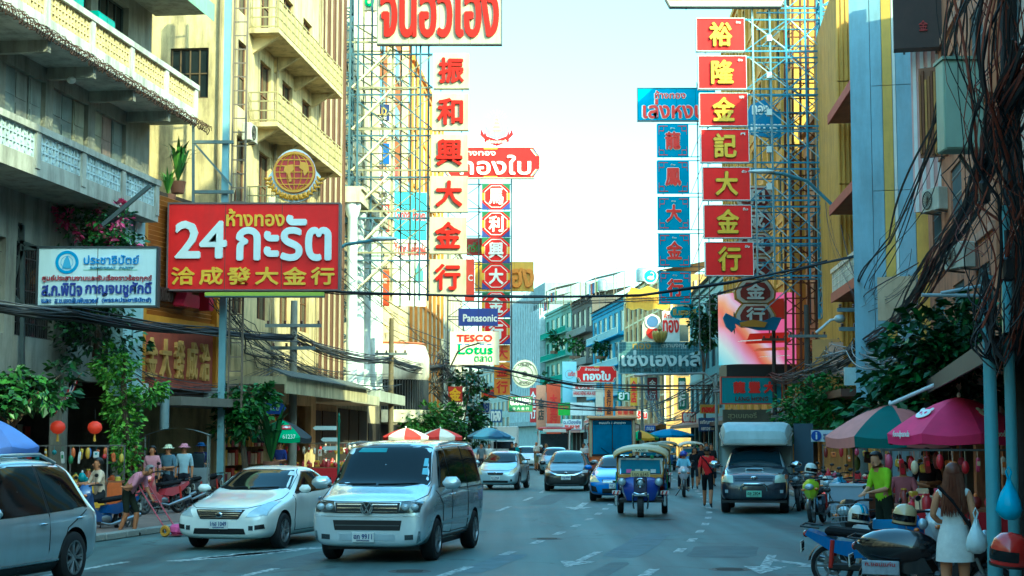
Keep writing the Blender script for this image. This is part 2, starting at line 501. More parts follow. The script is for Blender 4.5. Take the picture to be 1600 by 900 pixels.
def shell(mb, W, H, D, m=0, z0=0.0):
    mb.quad((0,0,z0),(0,0,H),(0,D,H),(0,D,z0), m)
    mb.quad((W,0,z0),(W,D,z0),(W,D,H),(W,0,H), m)
    mb.quad((0,D,z0),(0,D,H),(W,D,H),(W,D,z0), m)
    mb.quad((0,0,H),(W,0,H),(W,D,H),(0,D,H), m)
    return mb
WINC = {}
def window(parent, x0, x1, z0, z1, y=.12, fm=None, nx=2, nz=1, name='window', pane=None, grille=False):
    fm = fm or mat('5d6a6c', .5, 0, .1); pane = pane or WGLASS
    w, h = x1-x0, z1-z0
    key = (round(w, 2), round(h, 2), nx, nz, fm.name, grille)
    if key not in WINC:
        f = MB(); t = .05
        f.box(0, w, -.03, .03, 0, t); f.box(0, w, -.03, .03, h-t, h)
        f.box(0, t, -.029, .029, t, h-t); f.box(w-t, w, -.029, .029, t, h-t)
        for i in range(1, nx): f.box(w*i/nx-.02, w*i/nx+.02, -.025, .025, t, h-t)
        for i in range(1, nz): f.box(t, w-t, -.022, .022, h*i/nz-.02, h*i/nz+.02)
        if grille:
            k = int(w/.13)
            for i in range(1, k): f.box(w*i/k-.008, w*i/k+.008, -.085, -.07, 0, h)
            for zz in (.15, .5, .85): f.box(0, w, -.09, -.072, h*zz-.012, h*zz+.012)
        o = f.build(name, fm, parent); 
        p = MB(); p.quad((t, .012, t), (w-t, .012, t), (w-t, .012, h-t), (t, .012, h-t)); po = p.build('pane', pane, o)
        WINC[key] = (o.data, po.data)
    else:
        o = link(name, WINC[key][0], parent); po = link('pane', WINC[key][1], o)
        if po.data.materials[0] != pane:
            pass
    o.location = (x0, y, z0)
    return o
def corrugated(mb, W, H, pitch=.2, amp=.03, m=0, x0=0.0, z0=0.0, y=0.0):
    n = max(2, int(W/(pitch/4))); vs = []
    for i in range(n+1):
        x = W*i/n; yy = y + (-amp if (i % 4) in (1, 2) else 0)
        vs += [(x0+x, yy, z0), (x0+x, yy, z0+H)]
    return mb.add(vs, [(2*i, 2*i+2, 2*i+3, 2*i+1) for i in range(n)], m)
def lattice_panel(mb, W, H, y=0.0, x0=0.0, z0=0.0, cell=.2, t=.035, m=0, style=0):
    nx, nz = max(2, round(W/cell)), max(2, round(H/cell))
    for i in range(nx+1): x = x0+W*i/nx; mb.box(x-t/2, x+t/2, y, y+.09, z0, z0+H, m)
    for j in range(nz+1): z = z0+H*j/nz; mb.box(x0, x0+W, y+.004, y+.086, z-t/2, z+t/2, m)
    for i in range(nx):
        for j in range(nz):
            if (i+j) % 2 == 0:
                cx, cz = x0+W*(i+.5)/nx, z0+H*(j+.5)/nz
                mb.cbox((cx, y+.045, cz), (cell*.42, .07, cell*.42), (0, R(45) if style else 0, 0), m)
    return mb
def place(p0, p1):
    d = Vector((p1[0]-p0[0], p1[1]-p0[1], 0))
    return d.length, math.atan2(d.y, d.x)
def air_unit(x, y, z, parent=None, rz=0.0, label=None):
    t = thing('air_conditioner', label or 'grey outdoor unit', 'air conditioner', (x, y, z), rz)
    b = MB(); b.cbox((0, 0, .3), (.85, .32, .6), bev=.02); bo = b.build('casing', mat('b9b6a8', .5, 0, .1, 3, .4), t)
    f = MB(); f.lathe([(.23, 0), (.25, .02), (.23, .03)], 18, (-.12, -.165, .3), 'y')
    for k in range(9): f.bar((-.12+.23*math.cos(k*math.pi/9), -.175, .3+.23*math.sin(k*math.pi/9)), (-.12-.23*math.cos(k*math.pi/9), -.175, .3-.23*math.sin(k*math.pi/9)), .008)
    f.build('fan_grille', BLACK, t)
    b = MB(); b.bar((-.3, .3, -.05), (-.3, -.2, -.02), .04); b.bar((.3, .3, -.05), (.3, -.2, -.02), .04); b.build('bracket', steel('6a6a66'), t)
    return t

def shophouse(label, p0, p1, H, wallm, storeys, depth=10, trim=None, name='shophouse', base=3.6, nwin=3, fm=None, group=None,
              win=(.6, .62), pil=False, balc=None, roof=None, ground='shop', canopy=None, nx=2, nz=1, lit=False, cat='building', ac=False, grille=False):
    """a street building: front with real openings, windows of its own, pilasters, balconies, roof edge"""
    W, rz = place(p0, p1)
    t = thing(name, label, cat, (p0[0], p0[1], 0), rz, group)
    ops, wins = [], []
    fh = (H-base-.5)/storeys
    bw = W/nwin
    for s in range(storeys):
        z = base + s*fh
        for i in range(nwin):
            w = bw*win[0]; h = fh*win[1]
            a = bw*i + (bw-w)/2; c = z + fh*(1-win[1])*.55
            ops.append((a, a+w, c, c+h)); wins.append((a, a+w, c, c+h))
    if ground == 'shop':
        k = max(1, round(W/4)); sw = W/k
        for i in range(k): ops.append((sw*i+.25, sw*(i+1)-.25, .16, base-.55))
    mb = MB(); facade(mb, W, H, ops, .22); shell(mb, W, H, depth); mb.build('wall', wallm, t)
    for (a, b, c, d) in wins: window(t, a, b, c, d, .12, fm, nx, nz, grille=grille)
    if ground == 'shop':
        k = max(1, round(W/4)); sw = W/k
        for i in range(k):
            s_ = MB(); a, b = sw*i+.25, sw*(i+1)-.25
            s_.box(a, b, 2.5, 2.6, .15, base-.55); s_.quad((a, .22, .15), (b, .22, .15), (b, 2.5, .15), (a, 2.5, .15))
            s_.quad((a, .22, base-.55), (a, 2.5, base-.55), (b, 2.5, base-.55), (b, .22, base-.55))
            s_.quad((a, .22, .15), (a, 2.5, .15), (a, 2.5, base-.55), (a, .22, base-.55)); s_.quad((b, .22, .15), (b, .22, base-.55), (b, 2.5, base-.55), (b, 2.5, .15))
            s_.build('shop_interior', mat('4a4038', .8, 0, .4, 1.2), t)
            st = MB()
            for q in range(5):
                for lv in range(3):
                    st.box(a+.2+q*(b-a-.4)/5, a+.2+(q+.8)*(b-a-.4)/5, 2.1, 2.4, .6+lv*.7, .95+lv*.7+random.random()*.2, random.randrange(4))
            st.build('goods', [mat('9b2f28'), mat('c9a23a'), mat('3d6a78'), mat('b9b3a2')], t)
    trim = trim or wallm
    r_ = MB(); r_.box(-.05, W+.05, -.25, .1, H-.02, H+.35); r_.box(0, W, -.14, -.003, H-.5, H-.25); r_.build('cornice', trim, t)
    for s in range(1, storeys+0):
        b_ = MB(); z = base+s*fh; b_.box(.02, W-.02, -.08, -.003, z-.09, z+.09); b_.build('string_course', trim, t)
    if pil:
        for i in range(nwin+1):
            x = min(max(bw*i, .16), W-.16); q = MB(); q.box(x-.16, x+.16, -.18, -.003, base, H-.52); q.build('pilaster', trim, t)
    if balc:
        for s in balc:
            z = base+s*fh+.1; q = MB(); q.box(.1, W-.1, -1.0, -.003, z-.12, z); q.build('balcony_slab', trim, t)
            q = MB(); q.box(.1, W-.1, -1.0, -.95, z+.85, z+.92)
            k = int((W-.2)/.16)
            for i in range(k+1): x = .12+(W-.24)*i/k; q.box(x-.012, x+.012, -.985, -.961, z, z+.85)
            q.build('balcony_railing', fm or steel('7c8a8c'), t)
    if canopy:
        q = MB(); q.quad((0, -1.9, base-.5), (W, -1.9, base-.5), (W, -.02, base+.1), (0, -.02, base+.1)); q.box(0, W, -1.92, -1.88, base-.75, base-.5)
        q.quad((0, -1.9, base-.53), (0, -.02, base+.07), (W, -.02, base+.07), (W, -1.9, base-.53))
        q.build('canopy', canopy, t)
    if roof == 'tin':
        q = MB(); q.quad((-.2, -.6, H+.4), (W+.2, -.6, H+.4), (W+.2, depth*.6, H+1.7), (-.2, depth*.6, H+1.7)); q.build('roof_sheet', sheet('7f7468', .6), t)
    return t
# ---------------------------------------------------------------- left row
def xb(d): return -9.8 + .13*(d-50)
def left_balcony_house():
    p0, p1 = (xb(16)-1.5, 16), (xb(49.5)-1.5, 49.5)
    W, rz = place(p0, p1)
    t = thing('balcony_house', 'weathered grey concrete shophouse with long breeze block balconies, left foreground', 'building', (p0[0], p0[1], 0), rz)
    conc = plaster('a3a196', .7); conc2 = plaster('b4b4ac', .65)
    LB = W - 3.2                                   # where the lower balcony ends
    ops = []
    for k in range(11):
        a = .4 + k*2.9
        if a+2.5 < W: ops.append((a, a+2.4, 9.0, 11.4)); ops.append((a, a+2.4, 12.4, 15.0))
    for k in range(7): ops.append((.4+k*4.6, 4.6+k*4.6, .16, 3.6))
    for k in range(10): ops.append((.5+k*3.0, 2.9+k*3.0, 4.6, 7.0))
    mb = MB(); facade(mb, W, 21, ops, .35); shell(mb, W, 21, 12); mb.build('wall', plaster('8e8c80', .8), t)
    grey = mat('7f847c', .6, .1, .15, 1.2, .6, '3b3a34')
    cols = ['8d928a', '76807a', '9a9780', 'a08a80', '7d8580', '8f8f85']
    for i, (a, b, c, d) in enumerate(ops):
        if c > 8 and c < 12:
            for q in range(3):                      # folding shutter leaves
                s = MB(); w = (b-a)/3
                s.box(a+w*q+.02, a+w*(q+1)-.02, .12+.03*(q % 2), .16+.03*(q % 2), c, d)
                for r in range(3): s.box(a+w*q+.08, a+w*(q+1)-.08, .10+.03*(q % 2), .13+.03*(q % 2), c+.1+r*.8, c+.75+r*.8)
                s.build('shutter_leaf', mat(cols[(i+q) % 6], .6, 0, .2, 1.5, .7, '3b3a34'), t)
        elif c > 12: window(t, a, b, c, d, .2, mat('3e4a48', .5), 4, 2)
        elif c > 4: window(t, a, b, c, d, .2, mat('4a4440', .5), 4, 1, grille=True)
        else:
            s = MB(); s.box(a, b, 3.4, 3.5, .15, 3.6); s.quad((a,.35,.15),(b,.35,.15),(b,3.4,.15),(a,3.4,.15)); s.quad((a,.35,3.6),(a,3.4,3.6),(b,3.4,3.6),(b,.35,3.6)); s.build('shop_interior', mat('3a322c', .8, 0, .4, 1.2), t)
            st = MB()
            for q in range(7):
                for lv in range(3): st.box(a+.2+q*.55, a+.6+q*.55, 2.8, 3.2, .5+lv*.75, .8+lv*.75+random.random()*.3, random.randrange(5))
            st.build('goods', [mat('9b2f28'), mat('c9a23a'), mat('3d6a9a'), mat('b9b3a2'), mat('5a8a68')], t)
    for (z, L, tint, brz) in ((11.8, W+.1, conc2, mat('cdb98a', .85, 0, .12, 2, .5)), (8.25, LB, conc, mat('b5c2c6', .85, 0, .12, 2, .5))):
        s = MB(); s.box(0, L, -1.5, -.003, z, z+.18); s.build('balcony_slab', tint, t)
        q = MB(); q.box(0, L, -1.5, -1.34, z+.18, z+.42); q.build('parapet_base', tint, t)
        q = MB(); q.box(0, L+.05, -1.56, -1.28, z+1.06, z+1.22); q.build('parapet_rail', tint, t)
        n = round(L/2.8); bw = L/n
        for i in range(n+1):
            x = min(max(bw*i, .14), L-.14)
            q = MB(); q.box(x-.13, x+.13, -1.53, -1.31, z+.18, z+1.06); q.build('parapet_post', tint, t)
        for i in range(n):
            q = MB(); lattice_panel(q, bw-.26, .64, -1.47, bw*i+.13, z+.42, .2, .04, 0, i % 2)
            q.build('breeze_block_panel', brz, t)
    s = MB(); s.box(0, W+.3, -1.9, -.003, 15.35, 15.55); s.build('roof_slab', conc, t)
    s = MB(); corrugated(s, W+.3, .55, .12, .03, 0, 0, 15.1, -1.93); s.build('fascia', sheet('7fa38c', .5), t)
    s = MB(); s.box(W-.25, W, -.9, -.003, 3.3, 8.2); s.build('end_pier', plaster('9fb3b4', .4), t)
    for k in range(1, 12):                          # beams under the balcony
        s = MB(); s.box(k*2.9-.1, k*2.9+.1, -1.3, -.003, 11.5, 11.8); s.build('beam', conc, t)
    for k in range(4):
        s = MB(); s.ell((8+k*6, -.7, 11.45), (.12, .12, .1), 10, 6); s.build('ceiling_lamp', mat('d9d9d0', .3), t)
    # rusty coil of wire running under the balcony rim
    w = thing('wire_coil', 'rusty tangled wire coil along the underside of the upper breeze block balcony', 'wire', (p0[0], p0[1], 0), rz)
    for k in range(6):
        pts = []
        for i in range(150):
            x = 16+i*(W-15)/150; a = i*1.1+k*1.05
            pts.append((x, -1.62+.13*math.cos(a)+random.uniform(-.04, .04), 11.75+.12*math.sin(a)+random.uniform(-.05, .05)))
        q = MB(); q.tube(pts, .011, 4); q.build('wire', mat('4a3226', .8, .2, .3, 3), w)
    # teal cupboards standing on the upper balcony
    for k, (x, h) in enumerate(((W-11, 1.9), (W-8.8, 1.6), (W-6.6, 1.5))):
        M = Matrix.Rotation(rz, 4, 'Z'); p = M @ Vector((x, -.9, 11.98)) + Vector((p0[0], p0[1], 0))
        c = thing('cupboard', ['tall teal cupboard on the upper balcony nearest the camera', 'middle teal cupboard standing on the upper balcony', 'smallest teal cupboard at the far end of the upper balcony'][k], 'cupboard', p, rz, 'cupboards on the balcony')
        q = MB(); q.box(-.6, .6, -.25, .25, 0, h); q.build('carcass', mat('2f7f78', .6, 0, .15, 2, .4), c)
        for s in (-1, 1):
            q = MB(); q.box(.02 if s > 0 else -.57, .57 if s > 0 else -.02, -.275, -.252, .06, h-.06); q.build('door', mat('3a8f88', .5, 0, .15, 2, .4), c)
left_balcony_house()

def flank_house():
    """cream house whose side wall looks at us beyond the balconies; sunny balconies to the street"""
    p0, p1 = (-9.4, 52), (-8.05, 65.8)
    W, rz = place(p0, p1)
    t = thing('cream_house', 'cream plastered house with barred side window and sunny railed balconies', 'building', (p0[0], p0[1], 0), rz)
    cream = plaster('cbb788', .68, '56493a')
    ops = []
    for z in (6.2, 9.9, 13.2, 16.5):
        for k in range(4): ops.append((.9+k*3.3, 2.5+k*3.3, z, z+2.3))
    ops.append((.5, 6.4, .16, 3.3)); ops.append((7.0, 13.0, .16, 3.3))
    mb = MB(); facade(mb, W, 22, ops, .25)
    # side wall with window, seen from the street end
    mb.quad((W,0,0),(W,9,0),(W,9,22),(W,0,22)); mb.quad((0,9,0),(0,9,22),(W,9,22),(W,9,0)); mb.quad((0,0,22),(W,0,22),(W,9,22),(0,9,22))
    so = [(.65, 1.95, 13.2, 14.9), (3.4, 5.0, 9.7, 11.2)]
    ys = sorted({0, 9, *[v for o in so for v in o[:2]]}); zs = sorted({0, 22, *[v for o in so for v in o[2:]]})
    for a, b in zip(ys, ys[1:]):
        for c, d in zip(zs, zs[1:]):
            if any(o[0] <= a < o[1] and o[2] <= c < o[3] for o in so): continue
            mb.quad((0, a, c), (0, a, d), (0, b, d), (0, b, c))
    mb.build('wall', cream, t)
    for (a, b, c, d) in so:
        q = window(t, 0, b-a, 0, d-c, 0, mat('5b4a33', .6), 4, 2, pane=WGLASS); q.location = (.1, b, c); q.rotation_euler = (0, 0, -math.pi/2)
    for (a, b, c, d) in ops:
        if c > 1: window(t, a, b, c, d, .14, mat('6b4a30', .6), 2, 2)
        else:
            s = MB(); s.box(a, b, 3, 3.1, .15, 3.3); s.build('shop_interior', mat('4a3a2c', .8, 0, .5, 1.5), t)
            st = MB()
            for q in range(12):
                for lv in range(4): st.box(a+.1+q*.48, a+.45+q*.48, 1.0, 1.25, .4+lv*.65, .75+lv*.65+random.random()*.2, random.randrange(4))
            st.build('goods', [mat('b03a30'), mat('d9b54a'), mat('8a2a4a'), mat('d6d0c0')], t)
    for z in (9.6, 12.9, 16.2):
        s = MB(); s.box(2.6, W-.3, -1.05, -.003, z-.16, z); s.build('balcony_slab', cream, t)
        for k in range(4): s = MB(); s.prism([(-.95, z-.16), (-.003, z-.16), (-.003, z-.75)], 3.1+k*3.1, 3.3+k*3.1, plane='yz'); s.build('bracket', cream, t)
        r = MB(); xs = [2.65+(W-3.0)*i/18 for i in range(19)]
        for hh in (.05, .38, .71, 1.02): r.box(2.6, W-.3, -1.04, -1.0, z+hh, z+hh+.04); r.box(2.6, 2.64, -1.0, -.02, z+hh, z+hh+.04)
        for x in xs: r.box(x-.02, x+.02, -1.05, -1.01, z, z+1.04)
        for y in (-.7, -.4, -.1): r.box(2.6, 2.64, y-.02, y+.02, z, z+1.04)
        r.build('railing', mat('a89a6c', .6, 0, .1, 2, .5), t)
        s = MB(); s.quad((2.7, -1.02, z+.06), (W-.35, -1.02, z+.06), (W-.35, -1.02, z+.95), (2.7, -1.02, z+.95)); s.build('mesh_panel', mat('b8a874', .7, 0, .15, 2, .6), t)
    s = MB(); s.box(-.1, W, -2.1, -.003, 3.75, 4.0); s.box(-.1, W, -2.14, -2.08, 3.45, 4.05); s.build('marquee', plaster('b8ad88', .7), t)
    s = MB()
    for i in range(46):                            # roof tiles on the marquee edge
        s.cbox((i*.3, -1.95, 4.12), (.26, .75, .05), (R(22), 0, 0))
    s.build('tile_row', mat('5a5f5c', .8, 0, .3, 3, .4), t)['kind'] = 'stuff'
    for k, x in enumerate((.35, 6.0, W-.4)):
        q = MB(); q.tube([(x, -.12, 4.2), (x, -.12, 10+k*3), (x+.25, -.12, 10.3+k*3), (x+.25, -.12, 21)], .06, 7); q.build('drain_pipe', plaster('9a8a6a', .5), t)
    for y in (.25, 2.6, 4.4): q = MB(); q.tube([(-.09, y, 4), (-.09, y, 21.5)], .05, 7); q.build('drain_pipe', plaster('8a7a5a', .6), t)
    M = Matrix.Rotation(rz, 4, 'Z')
    for k, (x, z) in enumerate(((1.6, 8.6), (5.2, 10.0), (8.5, 13.3), (1.6, 12.0))):
        p = M @ Vector((x, -.35, z)) + Vector((p0[0], p0[1], 0)); air_unit(p.x, p.y, p.z, None, rz, ['low', 'middle', 'upper right', 'upper left'][k]+' grey outdoor unit on the cream house')
    return t
flank_house()

def gold_shop():
    p0, p1 = (-10.95, 46.4), (-9.52, 51.9)
    W, rz = place(p0, p1)
    t = thing('gold_shop', 'gold louvred shop front between pale columns under the big red sign', 'shop', (p0[0], p0[1], 0), rz)
    gold = mat('c68a2c', .5, .1, .12, 2, .3); wood = mat('a5682a', .55, .05, .15, 2, .25)
    s = MB(); s.box(0, W, .25, 4, 3.2, 9.5); s.build('wall', mat('4b3a28', .8), t)
    for i in range(26):
        z = 5.75+i*.14
        s = MB(); s.cbox((W/2, .1, z), (W-.9, .05, .15), (R(28), 0, 0)); s.build('slat', wood, t)
    for x in (.22, W-.22):
        s = MB(); s.box(x-.22, x+.22, -.12, .25, 3.2, 9.0); s.build('column', gold, t)
        s = MB(); s.box(x-.3, x+.3, -.2, .25, 8.6, 8.75); s.box(x-.34, x+.34, -.24, .25, 8.9, 9.2); s.build('capital', plaster('c9c3a8', .3), t)
        s = MB(); s.box(x-.3, x+.3, -.2, .25, 3.2, 3.6); s.build('plinth', plaster('b9c3c0', .3), t)
    s = MB(); s.box(.4, W-.4, -.05, .2, 5.35, 5.65); s.build('beam', gold, t)
    s = MB(); s.box(.45, W-.45, 0, .2, 3.5, 5.3); s.build('sign_panel', mat('9a4a3a', .5, 0, .2, 2, .3), t)
    q = MB()
    for i, ch in enumerate('金大發成洽'): add_text(q, ch, .95+i*.9, 4.4, .62, 1.15, -.003, .1, 0, .015)
    q.build('lettering', mat('caa05a', .5, 0, .15, 3), t)
    q = MB(); add_text(q, '24', W*.6, 7.1, 2.2, 2.1, -.05, .35, 0, .02, .04); q.build('numerals', mat('c42a4a', .3, 0, .15, 2), t)
    q = MB(); add_text(q, 'ห้างทอง', 1.35, 6.4, 1.3, .6, -.05, .15, 0, .015); q.build('lettering', mat('3b2d28', .5), t)
    s = MB(); s.box(-.2, W+.2, -1.6, .25, 2.95, 3.2); s.build('canopy', mat('6e6a60', .7, 0, .2, 2, .5), t)
    s = MB(); s.quad((-.6, -.25, 3.2), (0, -.25, 3.2), (0, -.25, 9.4), (-.6, -.25, 9.4)); s.box(-1.1, -.02, -.2, .25, 3.2, 9.4); s.build('pale_cladding', sheet('a8c4c6', .3), t)
    return t
gold_shop()

def finned_house():
    p0, p1 = (-8.6, 66.2), (-8.1, 74)
    W, rz = place(p0, p1)
    t = thing('finned_house', 'tall house with brown louvred side wall and vertical rods behind the steel tower', 'building', (p0[0], p0[1], 0), rz)
    s = MB(); shell(s, W, 26, 9); s.quad((0,0,0),(W,0,0),(W,0,26),(0,0,26)); s.build('wall', plaster('8f7a58', .6), t)
    br = mat('a87a3a', .6, 0, .15, 2, .25)
    s = MB()
    for i in range(70): s.cbox((-.06, .75, 13.2+i*.18), (.05, 1.4, .19), (0, R(-30), 0))
    s.build('louvre', br, t)['kind'] = 'stuff'
    s = MB(); s.box(-.25, -.003, -.12, .12, 3, 26); s.build('corner_post', mat('8a5a22', .6, 0, .15, 2), t)
    for i in range(16):
        x = .3+i*(W-.5)/16
        s = MB(); s.box(x, x+.14, -.4, -.2, 4.2, 26); s.build('rod', mat(['5a3c2a', 'b8a888', '6a4a34'][i % 3], .6, 0, .15, 2, .3), t)
    s = MB(); s.box(-.3, W, -2.0, -.003, 3.5, 3.9); s.build('marquee', plaster('b5b096', .6), t)
    for k in range(2): q = MB(); q.box(.3+k*3.8, 3.7+k*3.8, -.06, -.003, .15, 3.2); q.build('shop_shade_slab', mat('2a221e', .8, 0, .5, 2), t)  # solid dark slabs on the wall; the shops' inner shade is their colour
    q = MB(); q.box(-.06, -.003, .2, 5, .15, 3.2); q.build('side_shade_slab', mat('2c2622', .8, 0, .5, 2), t)  # dark slab on the side wall, coloured as shaded interior
finned_house()

def column_house():
    p0, p1 = (-8.1, 74.2), (-7.6, 84)
    W, rz = place(p0, p1)
    t = thing('column_house', 'white classical house with tall round columns and arched windows', 'building', (p0[0], p0[1], 0), rz)
    wh = plaster('c9bea0', .55)
    ops = [(.8+k*3, 2.2+k*3, z, z+2.4) for k in range(3) for z in (5.2, 9.2, 13.2, 17)]
    s = MB(); facade(s, W, 22, ops, .25); shell(s, W, 22, 9); s.build('wall', wh, t)
    for (a, b, c, d) in ops:
        window(t, a, b, c, d, .14, mat('4c6266', .5), 2, 2)
        q = MB(); q.lathe([(.7, -.06), (.82, -.06), (.82, 0), (.7, 0)], 10, ((a+b)/2, -.05, d), 'y', a0=0, a1=math.pi); q.build('arch', wh, t)
    for k in range(5):
        x = .35+k*(W-.7)/4
        q = MB(); q.lathe([(.36, 4.2), (.36, 4.5), (.26, 4.6), (.25, 8.5), (.22, 12.3), (.3, 12.45), (.38, 12.8), (.38, 13.0)], 14, (x, -.6, 0)); q.build('column', plaster('dfe9ea', .3), t)
    q = MB(); q.box(-.1, W+.1, -1.05, -.003, 13.0, 13.6); q.box(-.1, W+.1, -1.15, -.003, 13.6, 13.75); q.build('entablature', wh, t)
    q = MB(); q.box(-.1, W+.1, -2.0, -.003, 3.7, 4.2); q.build('marquee', plaster('a8ada2', .6), t)
    for k in range(3): q = MB(); q.box(.3+k*3.2, 3.1+k*3.2, -.06, -.003, .15, 3.4); q.build('shop_shade_slab', mat('2a2420', .8, 0, .5, 2), t)  # shaded shop interiors painted as dark slabs on a closed wall
column_house()

def brick_house():
    p0, p1 = (-7.6, 84.2), (-6.7, 104)
    W, rz = place(p0, p1)
    t = thing('brick_house', 'tall white house with brown brick panels and a rounded white bay', 'building', (p0[0], p0[1], 0), rz)
    s = MB(); shell(s, W, 30, 10); s.quad((0,0,0),(W,0,0),(W,0,30),(0,0,30)); s.build('wall', plaster('d9c6a0', .45), t)
    bm_ = bpy.data.materials.new('brown_brick'); bm_.use_nodes = True
    N, L = bm_.node_tree.nodes, bm_.node_tree.links
    tc = N.new('ShaderNodeTexCoord'); mp = N.new('ShaderNodeMapping'); mp.inputs['Rotation'].default_value = (R(90), 0, 0)
    bt = N.new('ShaderNodeTexBrick'); bt.inputs['Color1'].default_value = (*lin('b5651f'), 1); bt.inputs['Color2'].default_value = (*lin('8f4a16'), 1)
    bt.inputs['Mortar'].default_value = (*lin('7a4a24'), 1); bt.inputs['Scale'].default_value = 3.2
    L.new(tc.outputs['Object'], mp.inputs['Vector']); L.new(mp.outputs['Vector'], bt.inputs['Vector']); L.new(bt.outputs['Color'], N['Principled BSDF'].inputs['Base Color'])
    N['Principled BSDF'].inputs['Roughness'].default_value = .85
    for (a, b) in ((.6, 6.5), (8.0, 13.5), (15.0, 19.0)):
        q = MB(); q.box(a, b, -.12, -.003, 14.5, 29); q.build('brick_panel', bm_, t)
        for z in (16.5, 20, 23.5):
            q = MB(); q.box(a+1.2, b-1.2, -.17, -.121, z, z+1.9); wo = q.build('window', mat('6a6a60', .5), t)
            q = MB(); q.box(a+1.3, b-1.3, -.19, -.171, z+.1, z+1.8); q.build('pane', WGLASS, wo)
    for x in (.3, 7.2, 14.2):
        q = MB(); q.box(x-.3, x+.3, -.45, -.003, 8, 30); q.build('pilaster', plaster('e3cfa2', .3), t)
    # rounded bay
    cx = 7.5
    q = MB(); q.lathe([(0, 5.3), (2.3, 5.3), (2.42, 5.5), (2.42, 6.6), (2.2, 7.25), (2.1, 7.3), (0, 7.3)], 28, (cx, -.1, 0), a0=math.pi, a1=2*math.pi); q.build('bay', plaster('d9d4c6', .35), t)
    q = MB(); q.lathe([(2.12, 7.3), (2.2, 7.36), (2.12, 7.42)], 28, (cx, -.1, 0), a0=math.pi, a1=2*math.pi); q.build('bay_band', mat('b5653a', .6), t)
    q = MB(); q.lathe([(2.0, 2.9), (2.45, 2.9), (2.45, 3.6), (2.0, 3.6)], 28, (cx, -.1, 0), a0=math.pi, a1=2*math.pi); q.build('bay_band', plaster('e6dcc0', .3), t)
    q = MB(); q.lathe([(2.0, 3.6), (2.0, 5.3)], 28, (cx, -.1, 0), a0=math.pi, a1=2*math.pi); q.build('bay_glass', WGLASS, t)
    q = MB()
    for i in range(45):
        a = math.pi+math.pi*i/44; q.box(cx+2.36*math.cos(a)-.03, cx+2.36*math.cos(a)+.03, -.1+2.36*math.sin(a)-.03, -.1+2.36*math.sin(a)+.03, 3.6, 5.3)
    q.build('bars', mat('3c4148', .5), t)
    for k in range(4):
        q = MB(); q.box(.3+k*5, 4.9+k*5, -.05, -.003, .15, 2.8); q.build('shop_shade_slab', mat('2a2420', .8, 0, .5, 2), t)  # flat dark panels coloured as the shade inside the shops
brick_house()
L5 = shophouse('cream and orange house of narrow upright pilasters behind the white sign boards', (-6.7, 104.2), (-5.6, 126), 27, plaster('f0d9a8', .3), 6, nwin=7, pil=True, trim=plaster('d08a3a', .3), win=(.45, .6), canopy=sheet('b9a988'))
L6 = shophouse('pale tall house at the far end of the left row', (-5.6, 126.2), (-4.9, 152), 19, plaster('cfc8b4', .5), 4, nwin=6, pil=True, trim=plaster('b8b09a'), canopy=sheet('7c8a88'))
L7 = shophouse('grey house past the left row where the street bends away', (-4.9, 152.2), (-5.9, 205), 13, plaster('a8a79c', .6), 3, nwin=9)
L0 = shophouse('unseen concrete house behind the camera on the left, added for reflections', (-25.5, -60), (-14.4, 15.6), 15, plaster('a9a08c', .5), 4, nwin=14)  # out of view, added as surroundings for reflections

# ---------------------------------------------------------------- right row (facade runs towards us)
def rf(d, o=3.5): return (XL(d)+KERB_R+o, d)
R0 = shophouse('unseen plain building row behind the camera on the right, added to shade the road', rf(17), rf(-70), 17, plaster('b59a86', .5), 4, nwin=16, depth=18)  # out of view, added to cast shade over the near road
R0b = shophouse('plain building beside the camera on the right, added tall to shade the left side', rf(33.8), rf(17.2), 29, plaster('b39c88', .5), 5, nwin=4, depth=16, canopy=sheet('38383a'))  # added; height chosen so its shadow covers the left balcony house
R1 = shophouse('salmon plastered house behind the thick cable bundle on the right', rf(46, 3.3), rf(34, 3.3), 16, plaster('b57a58', .7, '4a3428'), 4, nwin=3, trim=plaster('b98a70'), win=(.5, .5), depth=12, canopy=sheet('38302c'), grille=True)
def striped_house():
    p0, p1 = (12.55, 53), (11.15, 47.6)
    W, rz = place(p0, p1)
    t = thing('striped_house', 'narrow house with light blue and yellow upright cladding strips', 'building', (p0[0], p0[1], 0), rz)
    s = MB(); shell(s, W, 16.5, 1.5); s.quad((0,0,0),(W,0,0),(W,0,16.5),(0,0,16.5)); s.build('wall', plaster('9db8c4', .3), t)
    # strips on the end wall that looks at us (local x = W)
    blue, yel, wht = mat('94b4c4', .5, 0, .1, 1.5, .35), mat('d0ac4a', .5, 0, .1, 1.5, .35), mat('dfe3dc', .5, 0, .08, 1.5, .2)
    y = -.3
    for w, mm in ((.34, blue), (.3, yel), (.1, wht), (.5, blue), (.36, yel), (.5, blue)):
        z = 3.0
        while z < 16:
            h = 3.2
            q = MB(); q.box(W+.003, W+.1, y+.008, y+w-.008, z+.01, min(z+h, 16.5)-.01); q.build('cladding_strip', mm, t); z += h
        y += w
    q = MB(); q.box(W-.8, W+.1, -.9, -.31, 3, 16.5); q.build('fin', blue, t)
striped_house()
